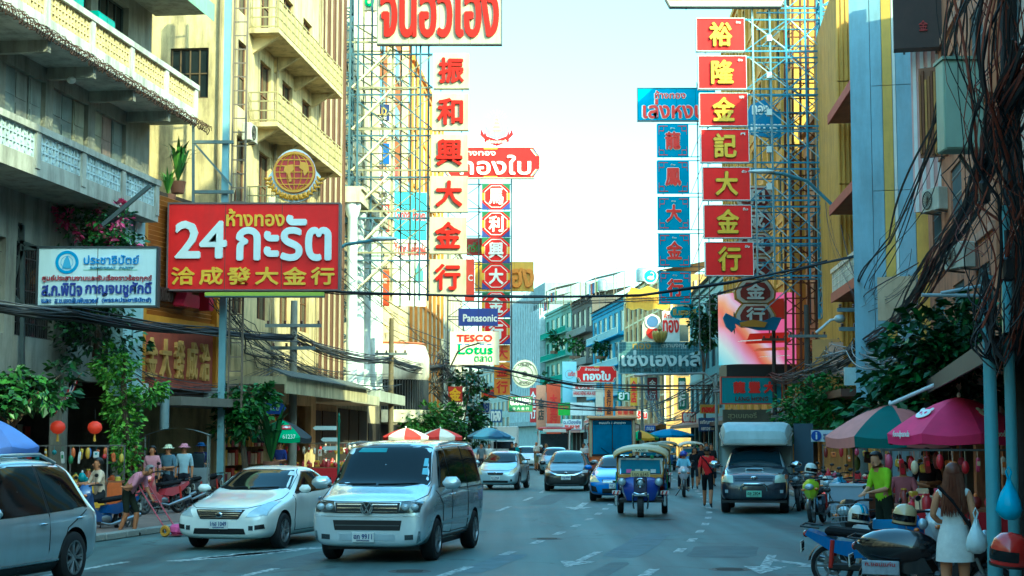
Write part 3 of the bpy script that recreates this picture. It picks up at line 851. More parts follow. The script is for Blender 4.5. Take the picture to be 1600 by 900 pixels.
def balcony_house_right():
    p0, p1 = (13.35, 61.8), (12.75, 53.2)
    W, rz = place(p0, p1)
    t = thing('red_balcony_house', 'yellow house with red edged balconies beside the striped cladding', 'building', (p0[0], p0[1], 0), rz)
    ops = [(.8+k*2.8, 2.6+k*2.8, z, z+2.2) for k in range(3) for z in (5, 8.6, 12.2, 15.8)]
    s = MB(); facade(s, W, 18.6, ops, .25); shell(s, W, 18.6, 9); s.build('wall', plaster('d8b86a', .4), t)
    for o in ops: window(t, *o, .14, mat('5a4a3a', .5), 2, 1)
    for z in (7.6, 11.0, 14.6):
        q = MB(); q.box(.2, W-.3, -.95, -.003, z-.35, z-.1); q.build('balcony_slab', plaster('8a5a4a', .4), t)
        q = MB(); q.box(.15, W-.25, -1.0, -.94, z-.38, z-.02); q.build('balcony_edge', mat('8e3028', .6, 0, .15, 2), t)
        if z < 8:
            q = MB(); lattice_panel(q, W-.6, .75, -.95, .25, z, .28, .05); q.box(.2, W-.3, -1.0, -.9, z+.75, z+.9); q.build('balustrade', plaster('ded6c4', .3), t)
            q = MB(); q.box(W-.3, W-.24, -.95, -.02, z-.1, z+.9); q.build('balustrade_end', plaster('e6dccc', .3), t)
    for z, y_ in ((8.3, -.5), (12.0, -.5)):
        M = Matrix.Rotation(rz, 4, 'Z'); p = M @ Vector((W-.9, -.55, z-.5 if z > 10 else z-.6)) + Vector((p0[0], p0[1], 0))
        if z > 10: air_unit(p.x, p.y, p.z-.45, None, R(-8), 'grey outdoor unit on the red edged balcony by the yellow wall')
    q = MB(); q.tube([(W-.5, -.25, 16), (W-.5, -.25, 13.6), (W-1.0, -.25, 13.4), (W-1.0, -.25, 12.8), (W-.5, -.25, 12.6), (W-.5, -.25, 9)], .07, 8); q.build('drain_pipe', plaster('c9c2ae', .3), t)
    q = MB(); q.box(.1, W-.1, -1.8, -.003, 3.4, 3.65); q.build('canopy', sheet('5a4038'), t)
balcony_house_right()
def corrugated_house():
    p0, p1 = (14.0, 72.5), (12.9, 62.1)
    W, rz = place(p0, p1)
    t = thing('yellow_sheet_house', 'tall house clad in sunlit yellow corrugated sheet', 'building', (p0[0], p0[1], 0), rz)
    s = MB(); shell(s, W-.1, 20, 9); s.quad((0,0,0),(W-.1,0,0),(W-.1,0,20),(0,0,20)); s.build('wall', plaster('a8854a', .6), t)
    yel = mat('bf9340', .55, 0, .12, 1.2, .6, '6a4a22')
    for k, (z0, z1) in enumerate(((4.0, 7.9), (7.95, 11.9), (11.95, 16), (16.05, 20))):
        for j in range(2):
            q = MB(); vs = []; n = 40
            y0_, y1_ = -.1+j*1.8, 1.68+j*1.8
            for i in range(n+1):
                y = y0_+(y1_-y0_)*i/n; x = W+(.05 if i % 4 in (1, 2) else 0)
                vs += [(x, y, z0), (x, y, z1)]
            q.add(vs, [(2*i, 2*i+2, 2*i+3, 2*i+1) for i in range(n)]); q.build('cladding_sheet', yel, t)
    q = MB(); corrugated(q, W, 16, .18, .04, 0, 0, 4, -.05); q.build('cladding_sheet', yel, t)
    q = MB(); q.box(.1, W-.1, -1.8, -.06, 3.3, 3.6); q.build('canopy', sheet('4a4038'), t)
corrugated_house()
R3b = shophouse('brown house behind the blue steel tower', rf(79.5), rf(72.8), 17, plaster('a8794a', .4), 4, nwin=3, canopy=sheet('4a5a5c'))
R4 = shophouse('tall ochre yellow building with dark upright windows behind the red boards', rf(117, 3.2), rf(80, 3.2), 31, plaster('c8983a', .4, '6a4a22'), 8, nwin=9, pil=True, trim=plaster('d0a448', .35), win=(.42, .66), depth=14, canopy=sheet('5a4a40'), nz=2)
R5 = shophouse('teal clad house under the blue sign boards', rf(150), rf(117.3), 14.5, sheet('5f8f98', .5), 3, nwin=7, trim=sheet('49747c'), roof='tin', canopy=sheet('6a3a30'))
R7 = shophouse('ochre house with cream fluted front on the far bend', rf(203), rf(170), 19.5, plaster('b08448', .5), 5, nwin=8, pil=True, trim=plaster('ecd9a8', .3), win=(.4, .6), roof='tin', canopy=sheet('8a5a3a'))
W7 = place(rf(203), rf(170))[0]
for y in (1.2, 3.8, 6.4):
    for z in (5, 8.6, 12.2, 15.6):
        q = MB(); q.box(W7+.003, W7+.06, y, y+1.3, z, z+1.9); o7 = q.build('window', mat('7a6a50', .5), R7); q = MB(); q.box(W7+.061, W7+.07, y+.08, y+1.22, z+.08, z+1.82); q.build('pane', WGLASS, o7)
    q = MB(); q.box(W7+.003, W7+.2, y-.7, y-.4, 4, 18.8); q.build('pilaster', plaster('d8c08a', .5), R7)
R8 = shophouse('bright blue house with green shutters and tin lean-to on the far bend', rf(231), rf(203.5), 19.5, plaster('5a98b4', .5), 4, nwin=6, trim=plaster('3a86ae'), win=(.62, .7), fm=mat('bcd3d0', .5), balc=[1, 2, 3], roof='tin', canopy=sheet('8a8474'))
R9 = shophouse('dark weathered house with hanging plants on the far bend', rf(250), rf(231.5), 22.5, plaster('5c544c', .6), 4, nwin=4, balc=[1, 2, 3], roof='tin', fm=mat('9a9a90'), canopy=sheet('8a3a30'))
R10 = shophouse('green and teal house with railed balconies on the far bend', rf(276), rf(250.5), 23, plaster('86aa98', .5), 5, nwin=5, balc=[1, 2, 3, 4], fm=mat('4f9a80'), canopy=sheet('4a7a70'))
def fluted_house():
    p0, p1 = rf(312), rf(276.5)
    W, rz = place(p0, p1)
    t = thing('fluted_house', 'tall grey building with upright concrete fins at the street end', 'building', (p0[0], p0[1], 0), rz)
    s = MB(); shell(s, W, 29, 12); s.quad((0,0,0),(W,0,0),(W,0,29),(0,0,29)); s.build('wall', plaster('8f9a98', .4), t)
    for i in range(18):
        x = .4+i*(W-.8)/17
        s = MB(); s.box(x-.4, x+.4, -1.0, -.003, 5, 28.6 if i < 12 else 24.5); s.build('fin', plaster('b9c2c0', .35), t)
    for i in range(17):
        x = .4+(i+.5)*(W-.8)/17
        for z in (8, 13, 18, 23):
            q = MB(); q.box(x-.55, x+.55, -.08, -.003, z, z+2.8); q.build('window', WGLASS, t)
    s = MB(); s.box(-.1, W+.1, -1.2, -.003, 4.2, 5); s.build('marquee', plaster('8a8f8c'), t)
fluted_house()
R12 = shophouse('low pale row closing the far end of the street', rf(395), rf(312.5), 17, plaster('a3a89c', .4), 4, nwin=14)


# ---------------------------------------------------------------- sign boards
RED, YEL, WHT, BLU = sheet('d81c22', .12), mat('eab82c', .45, 0, .1, 2), mat('dfe6e4', .45, 0, .06, 2), sheet('3aa0cc', .12)
LRED = glossy_letters('dc1f1a')
FRAME = steel('5c5f60')
def poly_scaled(poly, w, h): return [((x-.5)*w, z*h) for x, z in poly]
OCT = [(.3, 0), (.7, 0), (1, .28), (1, .72), (.7, 1), (.3, 1), (0, .72), (0, .28)]
CUT = [(.06, 0), (.94, 0), (1, .3), (1, .7), (.94, 1), (.06, 1), (0, .7), (0, .3)]
def sign(label, px0, px1, py0, py1, d, board, items=(), yaw=0.0, thick=.22, frame=None, group=None, name='sign_board', shape=None, cat='sign', extra=None, fw=.05, back=True):
    a, b, top = at(px0, py1, d), at(px1, py1, d), at(px0, py0, d)
    w, h = (b-a).length, (top-a).z
    t = thing(name, label, cat, (a+b)/2, R(yaw), group)
    q = MB()
    if shape: q.prism(poly_scaled(shape, w, h), 0, thick)
    else: q.box(-w/2, w/2, 0, thick, 0, h)
    q.build('board', board, t)
    if frame is not None:
        q = MB()
        if shape:
            P = poly_scaled(shape, w, h)
            for i in range(len(P)):
                (x0, z0), (x1, z1) = P[i], P[(i+1) % len(P)]
                q.bar((x0, thick/2, z0), (x1, thick/2, z1), thick+.05, fw)
        else:
            q.box(-w/2-fw, w/2+fw, -.03, thick+.02, -fw, 0); q.box(-w/2-fw, w/2+fw, -.03, thick+.02, h, h+fw)
            q.box(-w/2-fw, -w/2, -.028, thick+.018, 0, h); q.box(w/2, w/2+fw, -.028, thick+.018, 0, h)
        q.build('frame', frame, t)
    if w > 2.6 and not shape:
        for k in range(1, int(w/1.3)): q = MB(); x = -w/2+w*k/int(w/1.3); q.box(x-.008, x+.008, -.006, 0, 0, h); q.build('seam', mat('4a4038', .8), t)
    for it in items:
        body, cx, cz, iw, ih, m = it[:6]
        o = it[6] if len(it) > 6 else {}
        q = MB(); add_text(q, body, (cx-.5)*w, cz*h, iw*w, ih*h, -.004, o.get('depth', .04), 0, o.get('bold', .014), o.get('fat', 0), o.get('keep', False), o.get('shear', 0))
        q.build('lettering', m, t)
        if o.get('rim'):
            q = MB(); add_text(q, body, (cx-.5)*w, cz*h, iw*w*1.03, ih*h*1.03, -.002, .015, 0, o.get('bold', .014), o['rimw'] if 'rimw' in o else .05)
            q.build('letter_rim', o['rim'], t)
    if extra: extra(t, w, h)
    if back and thick > .1:
        q = MB(); q.bar((-w*.3, thick+.03, -.05), (-w*.3, thick+.03, h+.05), .05); q.bar((w*.3, thick+.03, -.05), (w*.3, thick+.03, h+.05), .05); q.build('batten', FRAME, t)
    return t, w, h
def disc(mb, cx, cz, r, y0, y1, n=28, m=0): return mb.prism([(cx+r*math.cos(2*math.pi*i/n), cz+r*math.sin(2*math.pi*i/n)) for i in range(n)], y0, y1, m)
def ring(mb, cx, cz, r0, r1, y, th=.02, n=32, m=0, a0=0, a1=2*math.pi): return mb.lathe([(r0, y), (r0, y-th), (r1, y-th), (r1, y)], n, (cx, 0, cz), 'y', m, a0, a1) if False else ring2(mb, cx, cz, r0, r1, y, th, n, m, a0, a1)
def ring2(mb, cx, cz, r0, r1, y, th, n, m, a0, a1):
    vs, fs = [], []
    for i in range(n+1):
        a = a0+(a1-a0)*i/n
        for r, yy in ((r0, y), (r0, y-th), (r1, y-th), (r1, y)): vs.append((cx+r*math.cos(a), yy, cz+r*math.sin(a)))
    for i in range(n):
        for j in range(4): fs.append((i*4+j, i*4+(j+1) % 4, i*4+4+(j+1) % 4, i*4+4+j))
    return mb.add(vs, fs, m)
def lattice_beam(mb, p0, p1, w, n, r=.03, m=0, dirv=Vector((0, 1, 0)), legs=True):
    """four chords round the line p0-p1 with zigzag lacing"""
    p0, p1 = Vector(p0), Vector(p1)
    ax = (p1-p0).normalized(); a = ax.cross(dirv).normalized(); b = dirv
    C = [(-w/2, -w/2), (w/2, -w/2), (w/2, w/2), (-w/2, w/2)]
    if legs:
        for (i, j) in C: mb.bar(p0+a*i+b*j, p1+a*i+b*j, r*2, None, m)
    for k in range(n):
        q0, q1 = p0.lerp(p1, k/n), p0.lerp(p1, (k+1)/n)
        for s in range(4):
            (i0, j0), (i1, j1) = C[s], C[(s+1) % 4]
            u, v = ((i0, j0), (i1, j1)) if (k+s) % 2 else ((i1, j1), (i0, j0))
            mb.bar(q0+a*u[0]+b*u[1], q1+a*v[0]+b*v[1], r*1.3, None, m)
            mb.bar(q0+a*i0+b*j0, q0+a*i1+b*j1, r*1.3, None, m)
    return mb

# --- white boards with red characters on the left, and their steel
LREDS = mat('a8130e', .5, 0, .1, 3, .15, '6a3020', spec=.15)
WB = mat('b8b094', .55, 0, .08, 1.2, .5, '7a6a48', spec=.25)
ORD = ['topmost', 'second', 'third', 'fourth', 'fifth', 'sixth', 'lowest']
D1 = 75
sign('wide white sign board with large red lettering at the top of the left tower', 590, 783, -34, 68, D1, WB, [('จินฮวเฮง', .5, .5, .95, .8, LREDS, {'depth': .12, 'fat': .05, 'bold': .02})], frame=FRAME, thick=.35)
sign('small white board with green letter beside the top white sign', 567, 588, -22, 16, 78, WB, [('ฮ', .5, .5, .7, .7, mat('2f8f4f'), {'fat': .02})])
LB = [(677, 733, 83, 138), (675, 732, 146, 203), (673, 731, 210, 267), (672, 731, 275, 331), (671, 729, 339, 396), (671, 728, 405, 461)]
for i, (ch, (a, b, c, d_)) in enumerate(zip('振和興大金行', LB)):
    sign(f'{ORD[i] if i < 5 else "lowest"} white board with one red character, left vertical sign', a, b, c, d_, D1, WB, [(ch, .5, .5, .68, .7, LREDS, {'depth': .12, 'fat': .03, 'bold': .018})], group='white character boards', thick=.4, frame=None)
tw = thing('lattice_tower', 'grey steel lattice tower with arms carrying the white boards with red characters', 'steel tower', (-8.3, 75.3, 0))
TM = steel('486470', .4); TMy = steel('948c6c', .5)
def W2L(t, p): return Vector(p) - t.location
x0, x1 = at(508, 400, D1).x, at(548, 400, D1).x
q = MB(); lattice_beam(q, (0, 0, 3.6), (0, 0, 24), x1-x0, 26, .05); q.build('shaft', TM, tw)
for k, (xx, dd, mm) in enumerate(((545, 76.3, TMy), (611, 75.6, TMy), (611, 76.6, TM), (668, 75.6, TM), (486, 76.0, TM), (497, 76.6, TM), (556, 75.4, TM), (578, 76.6, TM), (640, 76.6, TMy), (655, 75.4, TM))):
    p, u = at(xx, 470, dd), at(xx, -40, dd); q = MB(); q.bar(W2L(tw, (p.x, dd, p.z)), W2L(tw, (p.x, dd, u.z)), .09); q.build('upright', mm, tw)
ys = []
for (a, b, c, d_) in LB: ys += [c+2, d_-1]
for k, y in enumerate([66]+ys):
    for dd in (75.5, 76.5):
        q = MB(); p, u = at(482, y, dd), at(676, y, dd); q.bar(W2L(tw, (p.x, dd, p.z)), W2L(tw, (u.x, dd, p.z)), .08); q.build('rail', TM if k % 2 else TMy, tw)
for k in range(len(LB)):
    c, d_ = LB[k][2]+2, LB[k][3]-1
    for (xa, xb_) in ((484, 520), (548, 611), (578, 640), (611, 676)):
        for dd in (75.5, 76.5):
            for s in (0, 1):
                p, u = at(xa, d_ if s else c, dd), at(xb_, c if s else d_, dd); q = MB(); q.bar(W2L(tw, p), W2L(tw, u), .055 if dd > 76 else .05); q.build('brace', TMy if s else TM, tw)
    p, u = at(550, d_, 75.5), at(611, c-8, 75.5); q = MB(); q.bar(W2L(tw, p), W2L(tw, u), .14, .08); q.build('strut', mat('d9cfa8', .6, 0, .1, 2, .3), tw)

for k in range(22):
    y = 40+k*20; q = MB(); p, u = at(484+(k % 3)*8, y, 76.9), at(664-(k % 4)*12, y, 76.9); q.bar(W2L(tw, p), W2L(tw, Vector((u.x, u.y, p.z))), .05); q.build('rail', TMy if k % 3 else TM, tw)
    q = MB(); q.bar(W2L(tw, at(486 if k % 2 else 556, y, 77)), W2L(tw, at(556 if k % 2 else 640, y+52, 77)), .06); q.build('brace', TMy, tw)
for xx in (505, 530, 566, 596, 625, 648): q = MB(); q.bar(W2L(tw, at(xx, 480, 77)), W2L(tw, at(xx+3, -30, 77)), .07); q.build('upright', TM if xx % 2 else TMy, tw)
# --- red board 24
def extra24(t, w, h):
    q = MB(); q.box(-w*.28, w*.42, -.05, .25, -.2, -.09); q.build('light_trough', mat('a8b83a', .5), t)
    q = MB(); q.box(-w*.28, w*.42, -.06, .26, -.235, -.203); q.build('trough_lip', mat('4a5a5c', .5), t)
sign('big red sign board reading 24 in white with gold characters', 262, 528, 319, 452, 48, RED, [
    ('2', .115, .58, .14, .42, WHT, {'depth': .08, 'fat': .03}), ('4', .265, .58, .15, .42, WHT, {'depth': .08, 'fat': .03}), ('กะรัต', .68, .6, .55, .52, WHT, {'depth': .08, 'fat': .03, 'bold': .02}),
    ('ห้างทอง', .51, .84, .34, .2, YEL, {'fat': .012}),
    *[(ch, .09+i*.164, .155, .135, .2, YEL, {'fat': .014}) for i, ch in enumerate('洽成發大金行')]], thick=.5, frame=steel('6a5a58'), extra=extra24)
def globe(t, w, h):
    c = h*.56; r = w*.4
    q = MB(); disc(q, 0, c, r*1.02, -.06, 0); q.build('globe_disc', mat('b02420', .45, 0, .08), t)
    gold = mat('d99a2a', .4, .1, .1)
    q = MB(); ring(q, 0, c, r*.9, r, -.06, .03)
    for k in (-.6, -.3, 0, .3, .6):
        zz = c+r*k; hw = r*.9*math.sqrt(1-k*k); q.box(-hw, hw, -.085, -.06, zz-.015, zz+.015)
        n = 14; pts = [(r*.9*k*math.cos(-math.pi/2+math.pi*i/n)*1.3, -.075, c+r*.9*math.sin(-math.pi/2+math.pi*i/n)) for i in range(n+1)]
        q.tube(pts, .016, 4)
    q.build('globe_grid', gold, t)
    q = MB()
    q.prism([(-.45*r, c+.3*r), (-.05*r, c+.38*r), (.0*r, c+.1*r), (-.18*r, c-.05*r), (-.1*r, c-.45*r), (-.22*r, c-.5*r), (-.3*r, c-.1*r), (-.5*r, c+.05*r)], -.1, -.061)
    q.prism([(.3*r, c+.5*r), (.62*r, c+.45*r), (.7*r, c+.05*r), (.5*r, c-.2*r), (.42*r, c+.1*r), (.25*r, c+.2*r)], -.1, -.061)
    q.build('land', gold, t)
    for s in (-1, 1):
        q = MB()
        for i in range(11):
            a = R(-165+i*10) if s < 0 else R(-15-i*10)
            rr = r*1.22; x, z = rr*math.cos(a), c+rr*math.sin(a)
            q.ell((x, -.05, z), (.1, .03, .045), 8, 5, rot=(0, -a+s*.7, 0)); q.ell((x*1.12, -.05, z-.02), (.1, .03, .04), 8, 5, rot=(0, -a-s*.6, 0))
        q.build('wreath', gold, t)
SH = [(.5+.5*math.cos(2*math.pi*i/32)*(1.0 if math.sin(2*math.pi*i/32) < .1 else .84), .5+.5*math.sin(2*math.pi*i/32)) for i in range(32)]
sign('round red globe emblem with gold wreath standing on the red 24 board', 419, 500, 233, 316, 48.1, WHT, [], shape=SH, extra=globe, thick=.12, name='globe_emblem', cat='emblem', back=False)
pl = thing('sign_mast', 'light blue steel mast with ladder behind the red 24 board', 'mast', at(351, 640, 49.4))
b0 = pl.location
q = MB()
p = at(350, 400, 49.4); q.bar((p.x-b0.x, 0, -3), (p.x-b0.x, 0, 15.2), .2, .2)
q.build('post', mat('86aab4', .5, .1, .12, 2, .4), pl)
q = MB(); xa, xb2 = at(360, 400, 49.4).x-b0.x, at(381, 400, 49.4).x-b0.x
q.bar((xa, 0, 0), (xa, 0, 15.2), .05); q.bar((xb2, 0, 0), (xb2, 0, 15.2), .06)
for k in range(34): q.bar((xa, 0, .3+k*.44), (xb2, 0, .3+k*.44), .035)
q.build('ladder', steel('7a6a5c', .5), pl)
q = MB()
for (y0, y1) in ((222, 222), (300, 300), (345, 345), (440, 440)):
    p, u = at(300, y0, 49.2), at(365, y1, 49.2); q.bar(p-b0, u-b0, .1)
q.bar(at(302, 222, 49.2)-b0, at(362, 290, 49.2)-b0, .06); q.bar(at(302, 160, 49.2)-b0, at(302, 330, 49.2)-b0, .08)
q.build('bracket', steel('5f6f72'), pl)

# --- party office board
def emblem(t, w, h):
    q = MB(); ring(q, -.26*w, .755*h, .145*w*.5, .165*w*.5*1.2, 0, .02); ring(q, -.26*w, .755*h, .05*w, .053*w, 0, .02); q.build('emblem_ring', mat('3f8fc4', .5), t)
    q = MB(); q.prism([(-.26*w-.12, .64*h), (-.26*w+.12, .64*h), (-.26*w+.06, .8*h), (-.26*w, .88*h), (-.26*w-.07, .79*h)], -.02, -.002); q.build('emblem_figure', mat('5fa3cc', .5), t)
    q = MB(); q.box(-.12*w, .34*w, -.012, -.002, .615*h, .622*h); q.build('rule', mat('5cae74'), t)
BL2, MAR = mat('2b5fae', .5), mat('a03040', .5)
sign('white party office board with round blue emblem and Thai writing, left foreground', 59, 243, 388, 477, 40, mat('cfe0e2', .4, 0, .05, 1, .15), [
    ('ประชาธิปัตย์', .62, .8, .47, .16, mat('3f86c8', .5)), ('DEMOCRAT', .55, .655, .22, .04, mat('6fa6c8', .5)), ('PARTY', .75, .655, .12, .04, mat('6fa6c8', .5)),
    ('ศูนย์ประสานงานและรับเรื่องราวร้องทุกข์', .5, .47, .93, .13, MAR), ('ส.ก.พินิจ', .205, .275, .34, .22, mat('23348a', .5), {'fat': .008}), ('กาญจนชูศักดิ์', .685, .275, .56, .26, mat('23348a', .5), {'fat': .008}),
    ('และ', .075, .075, .08, .07, BL2), ('ส.ข.เขตสัมพันธวงศ์', .33, .085, .37, .1, BL2), ('(พรรคประชาธิปัตย์)', .755, .085, .42, .1, BL2)], frame=mat('2b3338', .5), extra=emblem, thick=.25)
g_ = thing('sign_bracket', 'dark steel posts and struts holding the white party office board', 'bracket', at(35, 560, 40.3)); b0 = g_.location
for pa, pb in (((35, 600), (35, 352)), ((0, 440), (35, 352)), ((0, 365), (60, 388)), ((35, 388), (243, 388)), ((35, 478), (60, 478)), ((0, 500), (35, 392)), ((35, 478), (0, 440)), ((160, 352), (235, 290)), ((0, 345), (35, 352))):
    q = MB(); q.bar(at(*pa, 40.4)-b0, at(*pb, 40.4)-b0, .1); q.build('bar', steel('3f4a4c'), g_)

# --- red gold-shop sign with pagoda emblem, octagon boards below it
def stripes(t, w, h):
    for s in (-1, 1):
        for k, c in enumerate(('2a3f8f', 'd9b03a', 'e6e6dc')):
            for v in (0, 1):
                z0, z1 = (.06*h, .28*h) if v == 0 else (.94*h, .72*h)
                q = MB(); q.bar((s*w*(.435-k*.012), -.015, z0), (s*w*(.49-k*.012), -.015, z1), .02, .07); q.build('corner_stripe', mat(c, .5), t)
    q = MB(); q.box(-.07*w, .07*w, -.02, -.002, .93*h, .99*h); q.box(-.07*w, .07*w, -.02, -.002, .01*h, .06*h); q.build('accent', mat('d9b03a'), t)
LW = mat('eef0ea', .4, 0, .04)
sign('red sign with cut corners and white Thai lettering above the octagon boards', 690, 843, 230, 278, 112, RED, [('ทองใบ', .55, .42, .72, .62, LW, {'fat': .03, 'bold': .02, 'depth': .1}), ('ห้างทอง', .38, .83, .34, .2, LW, {'fat': .01})], shape=CUT, frame=mat('d9d4c4', .5), extra=stripes, thick=.4)
def pagoda(t, w, h):
    sil = mat('cfd0c4', .45, .1, .1)
    for k in range(9):
        z0 = h*(.38+.05*k); q = MB(); hw = w*(.16-.016*k); q.prism([(-hw, z0), (hw, z0), (hw*.85, z0+h*.045), (-hw*.85, z0+h*.045)], -.08, .08); q.build('spire_tier', mat('c9b9a8' if k % 2 else 'b88f86', .5), t)
    q = MB(); q.cyl((0, 0, h*.83), (0, 0, h*.97), .05, .01); q.build('finial', sil, t)
    for s in (-1, 1):
        q = MB(); q.prism([(s*.02*w, h*.2), (s*.2*w, h*.26), (s*.33*w, h*.5), (s*.2*w, h*.4), (s*.04*w, h*.36)][::s], -.1, -.02); q.build('wing', mat('9fbcb4', .5), t)
        q = MB(); q.prism([(s*.3*w, .12*h), (s*.5*w, .3*h), (s*.46*w, .46*h), (s*.38*w, .3*h), (s*.36*w, .42*h), (s*.28*w, .22*h)][::s], -.06, .02); q.build('ribbon_end', RED, t)
    for k in range(9):
        a = R(20+k*17.5); q = MB(); q.bar((math.cos(a)*w*.22, 0, h*.7+math.sin(a)*h*.17), (math.cos(a)*w*.34, 0, h*.7+math.sin(a)*h*.28), .02); q.build('ray', sil, t)
    q = MB(); add_text(q, 'เครื่องหมายการค้า', 0, .115*h, .62*w, .11*h, -.09, .03); q.build('lettering', LW, t)
RIB = [(.12, .12), (.5, 0), (.88, .12), (.84, .28), (.5, .17), (.16, .28)]
sign('pagoda emblem with red ribbon standing on the red cut-corner sign', 750, 802, 170, 228, 112, RED, [], shape=RIB, extra=pagoda, thick=.08, name='pagoda_emblem', cat='emblem', back=False)
def octx(t, w, h):
    for k, c in enumerate(('d9a82c', '2f3f8f', 'd9a82c', '2f6a44')):
        pass
    cs = [('2f3f8f', [(.0, .0), (.3, 0), (0, .28)]), ('2f3f8f', [(.7, 0), (1, 0), (1, .28)]), ('2f6a3f', [(1, .72), (1, 1), (.7, 1)]), ('2f6a3f', [(.3, 1), (0, 1), (0, .72)])]
    for c, P in cs:
        q = MB(); q.prism(poly_scaled(P, w, h), .02, .3); q.build('corner_piece', mat(c, .5), t)
    for s in (-1, 1): q = MB(); q.box(s*w*.44-.07*w, s*w*.44+.05*w, -.012, -.002, .36*h, .64*h); q.build('side_piece', mat('d9a82c', .5), t)
    q = MB(); P = poly_scaled([(.5+(x-.5)*.8, .5+(z-.5)*.84) for x, z in OCT], w, h)
    for i in range(8): (xa, za), (xb_, zb_) = P[i], P[(i+1) % 8]; q.bar((xa, -.02, za), (xb_, -.02, zb_), .02, .05)
    q.build('rim', LW, t)
OY = [307, 350, 391, 432, 476, 518]
for i, (ch, y) in enumerate(zip('馬利興大金行', OY)):
    sign(f'{ORD[i] if i < 5 else "lowest"} red octagon board with one white character, far left column', 753, 797, y-20, y+20, 112, RED, [(ch, .5, .5, .5, .6, LW, {'fat': .03, 'bold': .02, 'depth': .08})], shape=OCT, extra=octx, group='octagon character boards', thick=.35)
OR = mat('e8962a', .45, 0, .08, 2, .2)
for i, (ch, y) in enumerate(zip('大金行', (552, 579, 605))):
    sign(f'{["upper", "middle", "lower"][i]} small orange board with red character under the octagons', 772, 797, y-13, y+12, 112.5, OR, [(ch, .5, .5, .7, .75, LRED, {'fat': .015})], group='small orange boards')
st = thing('sign_scaffold', 'steel arms carrying the octagon boards out from the left row', 'scaffold', (at(735, 500, 113).x, 113, 0)); b0 = Vector(st.location)
for y in OY:
    for yy in (y-19, y+19): q = MB(); q.bar(at(700, yy, 113)-b0, at(800, yy, 113)-b0, .07); q.build('rail', FRAME, st)
    q = MB(); q.bar(at(700, y-19, 113)-b0, at(752, y+19, 113)-b0, .05); q.bar(at(700, y+19, 113)-b0, at(752, y-19, 113)-b0, .05); q.build('brace', FRAME, st)
for xx in (700, 748, 799): q = MB(); p = at(xx, 400, 113); q.bar((p.x-b0.x, 0, 5.3), (p.x-b0.x, 0, 22), .1); q.build('upright', FRAME, st)
sign('yellow sign with orange raised Thai letters behind the octagon boards', 742, 834, 409, 455, 119, mat('e3bb4a', .5, 0, .08, 2, .2), [('เฮง', .76, .45, .46, .62, OR, {'depth': .2, 'fat': .05, 'rim': LRED})], thick=.4)
sign('dark red sign with green Thai writing beside the third octagon board', 729, 760, 373, 399, 114, mat('a02a26', .5, 0, .1, 2, .3), [('ทรัพย์', .5, .5, .8, .6, mat('4fae5a'))])
sign('red hanging panel with white corner sign behind the lowest white board', 726, 741, 405, 470, 100, mat('d8402a', .5, 0, .1), [('C', .6, .55, .5, .15, LW)])
sign('blue electrical brand sign partly behind the octagon boards', 716, 778, 482, 509, 107, mat('2a3f9a', .45, 0, .08, 2, .2), [('Panasonic', .55, .45, .85, .42, LW, {'fat': .015})], thick=.3)
def flagdash(t, w, h):
    for k in range(5): q = MB(); x = (-.36+k*.15)*w; q.prism([(x, .6*h), (x+.1*w, .6*h), (x+.12*w, .63*h), (x+.02*w, .63*h)], -.02, -.002); q.build('dash_mark', mat('3a6fae'), t)
sign('cream supermarket sign with red and green lettering below the octagon boards', 703, 780, 518, 570, 97, mat('efe6c8', .45, 0, .05, 1, .15), [('TESCO', .5, .8, .72, .2, LRED, {'fat': .02}), ('Lotus', .52, .46, .7, .27, mat('2f9a58'), {'fat': .015}), ('ตลาด', .68, .18, .36, .16, mat('2f9a58'))], extra=flagdash, thick=.6)

# --- stack of panels behind the tower
GS = 'stacked panels behind the left tower'
navy = mat('1f2f66', .5, 0, .08)
P8 = 86
sign('navy panel with gold lettering, topmost of the stack behind the left tower', 567, 608, 163, 188, P8, navy, [('GOLD', .5, .55, .8, .5, mat('d9b04a')), ('ONLINE', .5, .16, .8, .22, LW)], group=GS, back=False)
sign('white panel with grey Thai words below the navy gold panel', 567, 608, 189, 201, P8, LW, [('ซื้อ ขาย', .5, .5, .8, .7, mat('4a4a48'))], group=GS, back=False)
sign('lower white panel with grey Thai word above the blue floor panel', 567, 608, 202, 215, P8, LW, [('ออม', .5, .5, .6, .7, mat('4a4a48'))], group=GS, back=False)
sign('blue panel with big white eight behind the left tower', 567, 608, 224, 256, P8, mat('1f5aa8', .5, 0, .08), [('8', .55, .45, .4, .8, LW, {'fat': .05}), ('ชั้น', .18, .75, .3, .35, LW)], group=GS, back=False)
def hlogo(t, w, h):
    for x, c in ((-.22, 'd9962a'), (.05, 'b02a2a'), (.22, 'b02a2a')): q = MB(); q.box((x-.06)*w, (x+.06)*w, -.02, -.002, .6*h, .88*h); q.build('logo_bar', mat(c), t)
    q = MB(); q.box(-.2*w, .25*w, -.025, -.003, .72*h, .76*h); q.build('logo_bar', mat('d9962a'), t)
sign('white panel with orange and red logo behind the left tower', 567, 608, 268, 318, P8, LW, [('วังเช่งเฮง', .5, .3, .85, .22, mat('3a3a3a')), ('พิงเจอร์', .6, .1, .6, .12, mat('5a5a5a'))], extra=hlogo, group=GS, back=False)
sign('red panel with white telephone number behind the left tower', 567, 608, 320, 362, P8, mat('c8322a', .5), [('02 223 229', .5, .84, .9, .2, LW), ('B1', .55, .35, .6, .5, LW, {'fat': .04})], group=GS, back=False)
def beigelogo(t, w, h): q = MB(); ring(q, 0, .62*h, .2*w, .3*w, 0, .02); q.box(-.32*w, .32*w, -.03, -.002, .6*h, .68*h); q.build('logo', BLACK, t)
